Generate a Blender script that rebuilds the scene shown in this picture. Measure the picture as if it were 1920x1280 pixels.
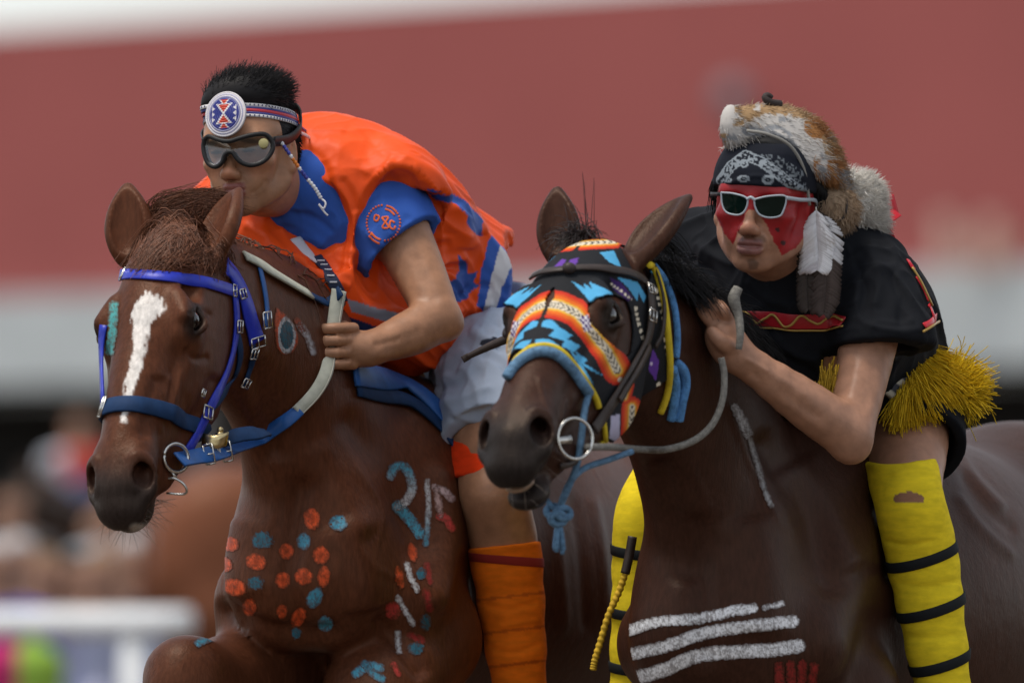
import bpy, math, random
import numpy as np
from mathutils import Vector, Matrix
from mathutils.bvhtree import BVHTree

# ------------------------------------------------------------------ scene, camera, sky, sun, exposure
SC = bpy.context.scene
for _o in list(bpy.data.objects):
    bpy.data.objects.remove(_o, do_unlink=True)
COL = SC.collection

CAM = np.array([0.0, -20.0, 1.20])
TGT = np.array([0.0, 0.0, 1.56])
DIST = float(np.linalg.norm(TGT - CAM))
cd = bpy.data.cameras.new('camera')
cd.sensor_width = 36.0
cd.lens = 36.0 * DIST * 1050.0 / 1920.0
cd.clip_start = 0.5
cd.clip_end = 3000.0
cd.dof.use_dof = True
cd.dof.focus_distance = 19.45
cd.dof.aperture_fstop = 3.7
cd.dof.aperture_blades = 9
cam = bpy.data.objects.new('camera', cd)
COL.objects.link(cam)
cam.location = CAM
cam.rotation_euler = Vector(TGT - CAM).to_track_quat('-Z', 'Y').to_euler()
SC.camera = cam

SUN_EL, SUN_AZ = math.radians(72), math.radians(-118)      # azimuth measured from +Y towards +X
wd = bpy.data.worlds.new('World')
SC.world = wd
wd.use_nodes = True
wn, wl = wd.node_tree.nodes, wd.node_tree.links
wn.clear()
_sky = wn.new('ShaderNodeTexSky'); _sky.sky_type = 'NISHITA'; _sky.sun_disc = False
_sky.sun_elevation = SUN_EL; _sky.sun_rotation = SUN_AZ
_sky.air_density = 1.0; _sky.dust_density = 1.0; _sky.ozone_density = 1.0
_hs = wn.new('ShaderNodeHueSaturation'); _hs.inputs['Saturation'].default_value = 0.30
_bg = wn.new('ShaderNodeBackground'); _bg.inputs['Strength'].default_value = 0.105
_wo = wn.new('ShaderNodeOutputWorld')
wl.new(_sky.outputs[0], _hs.inputs['Color']); wl.new(_hs.outputs[0], _bg.inputs['Color']); wl.new(_bg.outputs[0], _wo.inputs['Surface'])

sd = bpy.data.lights.new('sun', 'SUN')
sd.energy = 1.5
sd.angle = math.radians(24)
sd.color = (1.0, 0.92, 0.80)
sun = bpy.data.objects.new('sun', sd)
COL.objects.link(sun)
sun.location = (0, 0, 30)
_sv = Vector((math.sin(SUN_AZ) * math.cos(SUN_EL), math.cos(SUN_AZ) * math.cos(SUN_EL), math.sin(SUN_EL)))
sun.rotation_euler = _sv.to_track_quat('Z', 'Y').to_euler()

SC.view_settings.view_transform = 'Standard'
SC.view_settings.look = 'None'
SC.view_settings.gamma = 1.0
SC.view_settings.use_curve_mapping = False
SC.view_settings.exposure = 0.80
SC.cycles.use_denoising = True
SC.cycles.max_bounces = 4
SC.cycles.sample_clamp_indirect = 4.0

# ------------------------------------------------------------------ maths helpers
FWD = (TGT - CAM) / DIST
RGT = np.array([1.0, 0, 0])
UPV = np.cross(RGT, FWD)
FPX = 1050.0 * DIST

def P(px, py, y):
    """The point of the vertical plane Y = y that stands at photo position (px, py)."""
    d = FWD + RGT * ((px - 960) / FPX) + UPV * ((640 - py) / FPX)
    return CAM + d * ((y - CAM[1]) / d[1])

def proj(v):
    d = np.asarray(v) - CAM
    w = d @ FWD
    return 960 + FPX * (d @ RGT) / w, 640 - FPX * (d @ UPV) / w

def nrm(v):
    v = np.asarray(v, float)
    return v / (np.linalg.norm(v) + 1e-12)

def lin(r, g, b):
    c = np.array([r, g, b], float) / 255.0
    return np.where(c <= 0.04045, c / 12.92, ((c + 0.055) / 1.055) ** 2.4)

def sstep(a, b, x):
    t = np.clip((x - a) / (b - a), 0, 1)
    return t * t * (3 - 2 * t)

def _hash(i, j, k):
    h = (i.astype(np.int64) * 374761393 + j.astype(np.int64) * 668265263 + k.astype(np.int64) * 2147483647) & 0xffffffff
    h = ((h ^ (h >> 13)) * 1274126177) & 0xffffffff
    return ((h ^ (h >> 16)) & 0xffff) / 65535.0

def vnoise(p):
    """Value noise in -1..1 at the points p (N,3)."""
    p = np.asarray(p, float)
    i = np.floor(p).astype(np.int64); f = p - i; f = f * f * (3 - 2 * f)
    r = 0
    for a in (0, 1):
        for b in (0, 1):
            for c in (0, 1):
                w = (f[:, 0] if a else 1 - f[:, 0]) * (f[:, 1] if b else 1 - f[:, 1]) * (f[:, 2] if c else 1 - f[:, 2])
                r = r + w * _hash(i[:, 0] + a, i[:, 1] + b, i[:, 2] + c)
    return r * 2 - 1

def inpoly(x, y, poly):
    r = np.zeros(x.shape, bool)
    n = len(poly)
    for i in range(n):
        x0, y0 = poly[i]; x1, y1 = poly[(i + 1) % n]
        if y0 == y1:
            continue
        c = ((y0 > y) != (y1 > y)) & (x < (x1 - x0) * (y - y0) / (y1 - y0) + x0)
        r ^= c
    return r

def dline(x, y, pts):
    """Distance (and 0..1 position) to an open polyline in the plane."""
    best = np.full(x.shape, 1e9); par = np.zeros(x.shape)
    n = len(pts) - 1
    for i in range(n):
        ax, ay = pts[i]; bx, by = pts[i + 1]
        dx, dy = bx - ax, by - ay
        t = np.clip(((x - ax) * dx + (y - ay) * dy) / (dx * dx + dy * dy + 1e-9), 0, 1)
        d = np.hypot(x - ax - t * dx, y - ay - t * dy)
        m = d < best
        best = np.where(m, d, best); par = np.where(m, (i + t) / n, par)
    return best, par

def spline(pts, n):
    """Catmull-Rom through rows of any width; n samples."""
    p = np.asarray(pts, float)
    if len(p) == 2:
        t = np.linspace(0, 1, n)[:, None]
        return p[0] * (1 - t) + p[1] * t
    q = np.vstack([2 * p[0] - p[1], p, 2 * p[-1] - p[-2]])
    s = np.linspace(0, len(p) - 1 - 1e-9, n)
    i = np.floor(s).astype(int); t = (s - i)[:, None]
    a, b, c, d = q[i], q[i + 1], q[i + 2], q[i + 3]
    return 0.5 * (2 * b + (c - a) * t + (2 * a - 5 * b + 4 * c - d) * t ** 2 + (3 * b - a - 3 * c + d) * t ** 3)

# ------------------------------------------------------------------ mesh helpers
def mesh_from(name, v, quads=None, tris=None):
    me = bpy.data.meshes.new(name)
    v = np.asarray(v, np.float32)
    parts = []
    if quads is not None and len(quads): parts.append(np.asarray(quads, np.int32))
    if tris is not None and len(tris): parts.append(np.asarray(tris, np.int32))
    nl = sum(p.size for p in parts); npoly = sum(len(p) for p in parts)
    me.vertices.add(len(v)); me.vertices.foreach_set('co', v.ravel())
    me.loops.add(nl); me.polygons.add(npoly)
    me.loops.foreach_set('vertex_index', np.concatenate([p.ravel() for p in parts]))
    st = []; o = 0
    for p in parts:
        st.append(o + np.arange(len(p)) * p.shape[1]); o += p.size
    me.polygons.foreach_set('loop_start', np.concatenate(st).astype(np.int32))
    me.update(calc_edges=True)
    me.validate()
    return me

def put(name, me, mat, parent=None, smooth=True, col=None, **props):
    me.polygons.foreach_set('use_smooth', np.full(len(me.polygons), bool(smooth)))
    if col is not None and len(col) == len(me.vertices):
        a = me.attributes.new('Col', 'FLOAT_COLOR', 'POINT')
        c = np.ones((len(col), 4), np.float32); c[:, :3] = col
        a.data.foreach_set('color', c.ravel())
    o = bpy.data.objects.new(name, me)
    COL.objects.link(o)
    if mat is not None:
        me.materials.append(mat)
    if parent is not None:
        o.parent = parent
    for k, val in props.items():
        o[k] = val
    return o

def empty(name, **props):
    o = bpy.data.objects.new(name, None)
    COL.objects.link(o)
    o.empty_display_size = 0.1
    for k, val in props.items():
        o[k] = val
    return o

class MB:
    """Collects plain pieces (boxes, tubes, sheets) into one mesh."""
    def __init__(s):
        s.v = []; s.q = []; s.t = []; s.n = 0; s.c = []
    def _add(s, v, q=None, t=None, c=None):
        v = np.asarray(v, float)
        s.v.append(v)
        if q is not None and len(q): s.q.append(np.asarray(q) + s.n)
        if t is not None and len(t): s.t.append(np.asarray(t) + s.n)
        s.n += len(v)
        s.c.append(np.tile(np.asarray((1, 1, 1) if c is None else c, float), (len(v), 1)) if c is None or np.ndim(c) == 1 else np.asarray(c, float))
        return s
    def box(s, c, half, R=None, col=None):
        c = np.asarray(c, float); hx, hy, hz = half
        v = np.array([[x, y, z] for x in (-hx, hx) for y in (-hy, hy) for z in (-hz, hz)])
        if R is not None: v = v @ np.asarray(R).T
        return s._add(v + c, [[0, 1, 3, 2], [4, 6, 7, 5], [0, 4, 5, 1], [2, 3, 7, 6], [0, 2, 6, 4], [1, 5, 7, 3]], c=col)
    def tube(s, pts, r, seg=8, cap=True, col=None, flat=None):
        """Tube along pts; r a number or list. flat=(normal rows, ratio) squashes it along a normal."""
        p = np.asarray(pts, float); n = len(p)
        r = np.broadcast_to(np.asarray(r, float), (n,)) if np.ndim(r) == 0 or len(np.atleast_1d(r)) == n else np.interp(np.linspace(0, 1, n), np.linspace(0, 1, len(r)), r)
        t = np.gradient(p, axis=0); t /= np.linalg.norm(t, axis=1)[:, None] + 1e-12
        a = np.zeros((n, 3)); u = nrm(np.cross(t[0], [0.31, 0.52, 0.79]))
        for i in range(n):
            u = nrm(u - t[i] * (u @ t[i])); a[i] = u
        b = np.cross(t, a)
        ra = rb = 1.0
        if flat is not None:
            nn = np.asarray(flat[0], float); nn = np.broadcast_to(nn, (n, 3))
            a = nn - t * np.sum(nn * t, 1)[:, None]; a /= np.linalg.norm(a, axis=1)[:, None] + 1e-12
            b = np.cross(t, a); ra = flat[1]
        th = np.linspace(0, 2 * np.pi, seg, endpoint=False)
        v = p[:, None] + r[:, None, None] * (np.cos(th)[None, :, None] * a[:, None] * ra + np.sin(th)[None, :, None] * b[:, None])
        i, j = np.meshgrid(np.arange(n - 1), np.arange(seg), indexing='ij')
        q = np.stack([i * seg + j, i * seg + (j + 1) % seg, (i + 1) * seg + (j + 1) % seg, (i + 1) * seg + j], -1).reshape(-1, 4)
        v = v.reshape(-1, 3); tr = []
        if cap:
            v = np.vstack([v, p[0], p[-1]]); k = n * seg
            tr = [[k, (j + 1) % seg, j] for j in range(seg)] + [[k + 1, (n - 1) * seg + j, (n - 1) * seg + (j + 1) % seg] for j in range(seg)]
        cc = None
        if col is not None:
            col = np.asarray(col, float)
            cc = col if col.ndim == 1 else np.vstack([np.repeat(col, seg, 0), col[:1], col[-1:]]) if cap else np.repeat(col, seg, 0)
        return s._add(v, q, tr, cc)
    def hairs(s, P_, r, col):
        """Many three-sided tapering hairs at once: P_ (n,k,3), r (k,) or (n,k), col (n,3)."""
        P_ = np.asarray(P_, float); n, k = P_.shape[:2]
        if n == 0: return s
        r = np.broadcast_to(np.asarray(r, float), (n, k))
        t = np.gradient(P_, axis=1); t /= np.linalg.norm(t, axis=2)[..., None] + 1e-12
        a = np.cross(t, np.array([0.36, 0.48, 0.8])); a /= np.linalg.norm(a, axis=2)[..., None] + 1e-12
        b = np.cross(t, a)
        th = np.arange(3) * 2 * np.pi / 3
        v = P_[:, :, None] + r[:, :, None, None] * (np.cos(th)[None, None, :, None] * a[:, :, None] + np.sin(th)[None, None, :, None] * b[:, :, None])
        h, i, j = np.meshgrid(np.arange(n), np.arange(k - 1), np.arange(3), indexing='ij')
        o = h * k * 3; j2 = (j + 1) % 3
        q = np.stack([o + i * 3 + j, o + i * 3 + j2, o + (i + 1) * 3 + j2, o + (i + 1) * 3 + j], -1).reshape(-1, 4)
        return s._add(v.reshape(-1, 3), q, None, np.repeat(np.asarray(col, float), k * 3, 0))
    def strap(s, pts, nor, w, th, col=None, closed=False):
        """Flat strap: centre line, surface normals, width, thickness (lies from 0 to th above the line)."""
        p = np.asarray(pts, float); n = len(p)
        nor = np.broadcast_to(np.asarray(nor, float), p.shape)
        w = np.interp(np.linspace(0, 1, n), np.linspace(0, 1, len(np.atleast_1d(w))), np.atleast_1d(w)) if np.ndim(w) else np.full(n, w)
        if closed:
            t = np.roll(p, -1, 0) - np.roll(p, 1, 0)
        else:
            t = np.gradient(p, axis=0)
        t /= np.linalg.norm(t, axis=1)[:, None] + 1e-12
        b = np.cross(t, nor); b /= np.linalg.norm(b, axis=1)[:, None] + 1e-12
        m = np.cross(b, t)
        W = w[:, None] / 2
        prof = [(-1, 0), (-1, .7), (-.9, 1), (.9, 1), (1, .7), (1, 0)]
        v = np.stack([p + b * W * x + m * th * z for x, z in prof], 1)
        k = len(prof); N = n if closed else n - 1
        i, j = np.meshgrid(np.arange(N), np.arange(k), indexing='ij')
        i2 = (i + 1) % n; j2 = (j + 1) % k
        q = np.stack([i * k + j, i2 * k + j, i2 * k + j2, i * k + j2], -1).reshape(-1, 4)
        v = v.reshape(-1, 3)
        tr = []
        if not closed:
            e = (n - 1) * k
            tr = [[0, a, a + 1] for a in range(1, k - 1)] + [[e, e + a + 1, e + a] for a in range(1, k - 1)]
        return s._add(v, q, tr, col)
    def sheet(s, G, th, col=None):
        """Thick sheet from a grid G (m,n,3) of points."""
        G = np.asarray(G, float); m, n = G.shape[:2]
        du = np.gradient(G, axis=0); dv = np.gradient(G, axis=1)
        N = np.cross(du, dv); N /= np.linalg.norm(N, axis=2)[..., None] + 1e-12
        A = (G + N * th / 2).reshape(-1, 3); B = (G - N * th / 2).reshape(-1, 3); k = m * n
        i, j = np.meshgrid(np.arange(m - 1), np.arange(n - 1), indexing='ij')
        f = np.stack([i * n + j, (i + 1) * n + j, (i + 1) * n + j + 1, i * n + j + 1], -1).reshape(-1, 4)
        q = [f, f[:, ::-1] + k]
        rim = [(a, b) for a, b in zip(range(n - 1), range(1, n))]
        rim += [(a * n + n - 1, (a + 1) * n + n - 1) for a in range(m - 1)]
        rim += [((m - 1) * n + b, (m - 1) * n + a) for a, b in zip(range(n - 1), range(1, n))]
        rim += [((a + 1) * n, a * n) for a in range(m - 1)]
        q.append(np.array([[a, b, b + k, a + k] for a, b in rim]))
        c = None if col is None else (np.asarray(col, float) if np.ndim(col) == 1 else np.vstack([np.asarray(col).reshape(-1, 3)] * 2))
        return s._add(np.vstack([A, B]), np.vstack(q), None, c)
    def ball(s, c, r, R=None, seg=12, ring=8, col=None):
        r = np.broadcast_to(np.asarray(r, float), (3,))
        th = np.linspace(0, np.pi, ring + 1); ph = np.linspace(0, 2 * np.pi, seg, endpoint=False)
        v = np.stack([np.outer(np.sin(th), np.cos(ph)), np.outer(np.sin(th), np.sin(ph)), np.outer(np.cos(th), np.ones(seg))], -1).reshape(-1, 3) * r
        if R is not None: v = v @ np.asarray(R).T
        i, j = np.meshgrid(np.arange(ring), np.arange(seg), indexing='ij')
        q = np.stack([i * seg + j, (i + 1) * seg + j, (i + 1) * seg + (j + 1) % seg, i * seg + (j + 1) % seg], -1).reshape(-1, 4)
        return s._add(v + np.asarray(c, float), q, None, col)
    def done(s, name, mat, parent=None, smooth=True, **props):
        v = np.vstack(s.v)
        me = mesh_from(name, v, np.vstack(s.q) if s.q else None, np.vstack(s.t) if s.t else None)
        return put(name, me, mat, parent, smooth, col=np.vstack(s.c), **props)

# ------------------------------------------------------------------ blended-volume modeller (distance field -> one continuous mesh)
class Field:
    def __init__(s):
        s.pr = []
    def _p(s, fn, lo, hi, k, sub):
        s.pr.append((fn, np.asarray(lo), np.asarray(hi), k, sub)); return s
    def cone(s, a, b, ra, rb=None, k=0.03, flat=None, sub=False):
        """Tapered round limb from a to b; flat=(direction, ratio) squashes the section along a direction."""
        a = np.asarray(a, float); b = np.asarray(b, float); rb = ra if rb is None else rb
        ba = b - a; L2 = float(ba @ ba) + 1e-12
        w = q = None
        if flat is not None: w, q = nrm(flat[0]), float(flat[1])
        def fn(X, Y, Z):
            dx, dy, dz = X - a[0], Y - a[1], Z - a[2]
            t = np.clip((dx * ba[0] + dy * ba[1] + dz * ba[2]) / L2, 0, 1)
            dx = dx - t * ba[0]; dy = dy - t * ba[1]; dz = dz - t * ba[2]
            r = ra + (rb - ra) * t
            if w is None:
                return np.sqrt(dx * dx + dy * dy + dz * dz) - r
            e = (dx * w[0] + dy * w[1] + dz * w[2]) * (1 / q - 1)
            dx = dx + w[0] * e; dy = dy + w[1] * e; dz = dz + w[2] * e
            return (np.sqrt(dx * dx + dy * dy + dz * dz) - r) * min(1.0, 0.5 + 0.5 * q)
        R = max(ra, rb) * max(1, q or 1)
        return s._p(fn, np.minimum(a, b) - R, np.maximum(a, b) + R, k, sub)
    def chain(s, pts, rad, k=0.03, n=None, flat=None, sub=False, kk=0.012):
        """Smooth limb through points with radii."""
        A = np.hstack([np.asarray(pts, float), np.asarray(rad, float)[:, None]])
        S = spline(A, n or (len(pts) - 1) * 4 + 1)
        for i in range(len(S) - 1):
            s.cone(S[i, :3], S[i + 1, :3], S[i, 3], S[i + 1, 3], k if i == 0 else kk, flat, sub)
        return s
    def ell(s, c, r, R=None, k=0.03, sub=False):
        c = np.asarray(c, float); r = np.asarray(r, float)
        R = np.eye(3) if R is None else np.asarray(R, float)       # columns = local axes in world
        M = R.T
        def fn(X, Y, Z):
            dx, dy, dz = X - c[0], Y - c[1], Z - c[2]
            k0 = 0; k1 = 0
            for i in range(3):
                l = M[i, 0] * dx + M[i, 1] * dy + M[i, 2] * dz
                k0 = k0 + (l / r[i]) ** 2; k1 = k1 + (l / r[i] ** 2) ** 2
            k0 = np.sqrt(k0)
            return k0 * (k0 - 1) / (np.sqrt(k1) + 1e-9)
        ext = np.sqrt((R ** 2) @ (r ** 2))
        return s._p(fn, c - ext, c + ext, k, sub)
    def half(s, p, n, lo, hi, k=0.01):
        """Cut away everything on the +n side of a plane, inside the box lo..hi."""
        p = np.asarray(p, float); n = nrm(n)
        def fn(X, Y, Z):
            return -((X - p[0]) * n[0] + (Y - p[1]) * n[1] + (Z - p[2]) * n[2])
        return s._p(fn, lo, hi, k, True)
    def bounds(s):
        lo = np.min([p[1] for p in s.pr if not p[4]], 0); hi = np.max([p[2] for p in s.pr if not p[4]], 0)
        return lo, hi
    def grid(s, lo, hi, h):
        lo = np.asarray(lo, float); n = np.ceil((np.asarray(hi) - lo) / h).astype(int) + 1
        ax = [(lo[i] + np.arange(n[i]) * h).astype(np.float32) for i in range(3)]
        F = np.full(n, 0.3, np.float32)
        for fn, plo, phi, k, sub in s.pr:
            m = k + 4 * h
            i0 = np.maximum(np.floor((plo - m - lo) / h).astype(int), 0)
            i1 = np.minimum(np.ceil((phi + m - lo) / h).astype(int) + 1, n)
            if np.any(i1 <= i0): continue
            d = fn(ax[0][i0[0]:i1[0], None, None], ax[1][None, i0[1]:i1[1], None], ax[2][None, None, i0[2]:i1[2]])
            S = F[i0[0]:i1[0], i0[1]:i1[1], i0[2]:i1[2]]
            d = np.broadcast_to(d, S.shape).astype(np.float32)
            if sub:
                d = -d; hh = np.maximum(k - np.abs(S - d), 0) / k
                S[...] = np.maximum(S, d) + hh * hh * (k / 4)
            else:
                hh = np.maximum(k - np.abs(S - d), 0) / k
                S[...] = np.minimum(S, d) - hh * hh * (k / 4)
        return F, lo, h
    def mesh(s, h, boxes=None, smooth=2):
        """Vertices and quads. boxes = [(lo, hi, voxel), ...] for regions with their own fineness."""
        if boxes is None:
            lo, hi = s.bounds(); boxes = [(lo - 4 * h, hi + 4 * h, h)]
        V = []; Q = []; n = 0
        for lo, hi, hh in boxes:
            v, q = nets(*s.grid(lo, hi, hh))
            v = relax(v, q, smooth)
            V.append(v); Q.append(q + n); n += len(v)
        return np.vstack(V), np.vstack(Q)

def nets(F, lo, h):
    S = F < 0
    c = [S[a:S.shape[0] - 1 + a, b:S.shape[1] - 1 + b, d:S.shape[2] - 1 + d] for a in (0, 1) for b in (0, 1) for d in (0, 1)]
    anyv = c[0].copy(); allv = c[0].copy()
    for x in c[1:]:
        anyv |= x; allv &= x
    mix = anyv & ~allv
    I = np.argwhere(mix)
    idx = np.full(mix.shape, -1, np.int32); idx[mix] = np.arange(len(I))
    acc = np.zeros((len(I), 3)); cnt = np.zeros(len(I))
    cor = [(a, b, d) for a in (0, 1) for b in (0, 1) for d in (0, 1)]
    val = {o: F[I[:, 0] + o[0], I[:, 1] + o[1], I[:, 2] + o[2]].astype(float) for o in cor}
    for a in cor:
        for ax in range(3):
            if a[ax]: continue
            b = list(a); b[ax] = 1; b = tuple(b)
            va, vb = val[a], val[b]
            m = (va < 0) != (vb < 0)
            t = np.where(m, va / np.where(m, va - vb, 1), 0)
            p = np.tile(np.array(a, float), (len(I), 1)); p[:, ax] += t
            acc += p * m[:, None]; cnt += m
    v = (I + acc / cnt[:, None]) * h + lo
    quads = []
    for ax in range(3):
        sl0 = [slice(None)] * 3; sl1 = [slice(None)] * 3
        sl0[ax] = slice(0, -1); sl1[ax] = slice(1, None)
        A, B = S[tuple(sl0)], S[tuple(sl1)]
        o1, o2 = (ax + 1) % 3, (ax + 2) % 3
        e = np.argwhere(A != B)
        ok = (e[:, o1] > 0) & (e[:, o2] > 0) & (e[:, o1] < mix.shape[o1]) & (e[:, o2] < mix.shape[o2])
        e = e[ok]
        if not len(e): continue
        flip = A[e[:, 0], e[:, 1], e[:, 2]]
        def g(d1, d2):
            f = e.copy(); f[:, o1] -= d1; f[:, o2] -= d2
            return idx[f[:, 0], f[:, 1], f[:, 2]]
        q = np.stack([g(1, 1), g(0, 1), g(0, 0), g(1, 0)], -1)
        q[~flip] = q[~flip][:, ::-1]
        quads.append(q)
    return v, np.vstack(quads)

def relax(v, q, it, lam=0.5):
    if not it: return v
    e = np.vstack([q[:, [0, 1]], q[:, [1, 2]], q[:, [2, 3]], q[:, [3, 0]]])
    a, b = e[:, 0], e[:, 1]; n = len(v)
    deg = np.bincount(a, minlength=n) + np.bincount(b, minlength=n) + 1e-9
    for k in range(it * 2):
        s = np.stack([np.bincount(a, v[b, i], n) + np.bincount(b, v[a, i], n) for i in range(3)], -1) / deg[:, None]
        v = v + (s - v) * (lam if k % 2 == 0 else -lam * 0.94)
    return v

def vnormals(v, q):
    n = np.cross(v[q[:, 2]] - v[q[:, 0]], v[q[:, 3]] - v[q[:, 1]])
    N = np.zeros_like(v)
    for c in range(q.shape[1]):
        for i in range(3):
            N[:, i] += np.bincount(q[:, c], n[:, i], len(v))
    return N / (np.linalg.norm(N, axis=1)[:, None] + 1e-12)

def facing(v, N):
    d = v - CAM; d /= np.linalg.norm(d, axis=1)[:, None]
    return -np.sum(d * N, 1)

def press(v, q, strokes):
    """Sculpt folds, veins and muscles: strokes = (photo polyline, width px, height m[, yrange])."""
    N = vnormals(v, q); f = sstep(0.0, 0.35, facing(v, N)); x, y = proj(v)
    out = np.zeros(len(v))
    for st in strokes:
        pts, w, a = st[0], st[1], st[2]
        pa = np.array(pts, float)
        m = (x > pa[:, 0].min() - 3 * w) & (x < pa[:, 0].max() + 3 * w) & (y > pa[:, 1].min() - 3 * w) & (y < pa[:, 1].max() + 3 * w)
        if len(st) > 3: m &= (v[:, 1] > st[3][0]) & (v[:, 1] < st[3][1])
        if not m.any(): continue
        sp = spline(pa, max(6, len(pa) * 4)) if len(pa) > 2 else pa
        d, t = dline(x[m], y[m], sp)
        out[m] += a * np.exp(-(d / w) ** 2) * sstep(0, .12, t) * sstep(1, .88, t) if len(pa) > 1 else a * np.exp(-(d / w) ** 2)
    return v + N * (out * f)[:, None]

def grow(p, N, flow, L, k, rg, jitter=.2, lift=.5, sag=.1, curl=None):
    """Paths of hairs growing from points p with normals N along flow; returns (n,k+1,3)."""
    n = len(p); d = N * lift + np.asarray(flow) + rg.normal(0, jitter, (n, 3)); d /= np.linalg.norm(d, axis=1)[:, None]
    L = np.broadcast_to(np.asarray(L, float), (n,))[:, None]; out = [p]
    for _ in range(k):
        d = d + np.array([0, 0, -sag]) + (0 if curl is None else curl); d /= np.linalg.norm(d, axis=1)[:, None]
        out.append(out[-1] + d * L / k)
    return np.stack(out, 1)

def rot(yaw=0, pitch=0, roll=0):
    """Local axes for a head-like thing: columns right-hand (left side, forward, up); yaw turns towards camera-left from facing the camera."""
    f = np.array([-math.sin(yaw), -math.cos(yaw), 0.0])
    l = np.array([math.cos(yaw), -math.sin(yaw), 0.0])
    u = np.array([0, 0, 1.0])
    f, u = f * math.cos(pitch) + u * math.sin(pitch), u * math.cos(pitch) - f * math.sin(pitch)
    l, u = l * math.cos(roll) - u * math.sin(roll), u * math.cos(roll) + l * math.sin(roll)
    return np.stack([l, f, u], 1)

def bvh_of(v, q):
    return BVHTree.FromPolygons(np.asarray(v).tolist(), np.asarray(q).tolist())

def hit(bvh, px, py, default=None):
    d = FWD + RGT * ((px - 960) / FPX) + UPV * ((640 - py) / FPX)
    d = Vector(d).normalized()
    r = bvh.ray_cast(Vector(CAM), d)
    if r[0] is None:
        return default
    return np.array(r[0]), np.array(r[1])

def lay(bvh, pts, n=24, off=0.002, smooth=2):
    """A photo polyline laid onto a surface: points and normals (misses are bridged)."""
    s = spline(pts, n)
    got = [hit(bvh, a, b) for a, b in s[:, :2]]
    idx = [i for i, g in enumerate(got) if g is not None]
    if not idx: return None
    p = np.array([got[i][0] for i in idx]); m = np.array([got[i][1] for i in idx])
    for _ in range(smooth):
        if len(p) > 2:
            p[1:-1] = (p[:-2] + 2 * p[1:-1] + p[2:]) / 4
            m[1:-1] = (m[:-2] + 2 * m[1:-1] + m[2:]) / 4
    m /= np.linalg.norm(m, axis=1)[:, None]
    return p + m * off, m

def ringon(bvh, c, axis, ref, n=64, off=0.002, R=0.4, a0=0, a1=2 * math.pi, smooth=2):
    """The loop where a plane through c (normal axis) meets a surface, walking round from ref."""
    axis = nrm(axis); u = nrm(np.asarray(ref) - axis * (np.asarray(ref) @ axis)); w = np.cross(axis, u)
    P_, N_ = [], []
    full = abs(a1 - a0 - 2 * math.pi) < 1e-6
    for th in np.linspace(a0, a1, n, endpoint=not full):
        d = u * math.cos(th) + w * math.sin(th)
        r = bvh.ray_cast(Vector(c + d * R), Vector(-d), R)
        if r[0] is None: continue
        P_.append(np.array(r[0])); N_.append(np.array(r[1]))
    p = np.array(P_); m = np.array(N_)
    for _ in range(smooth):
        if full:
            p = (np.roll(p, 1, 0) + 2 * p + np.roll(p, -1, 0)) / 4; m = (np.roll(m, 1, 0) + 2 * m + np.roll(m, -1, 0)) / 4
        else:
            p[1:-1] = (p[:-2] + 2 * p[1:-1] + p[2:]) / 4; m[1:-1] = (m[:-2] + 2 * m[1:-1] + m[2:]) / 4
    m /= np.linalg.norm(m, axis=1)[:, None]
    return p + m * off, m

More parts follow.
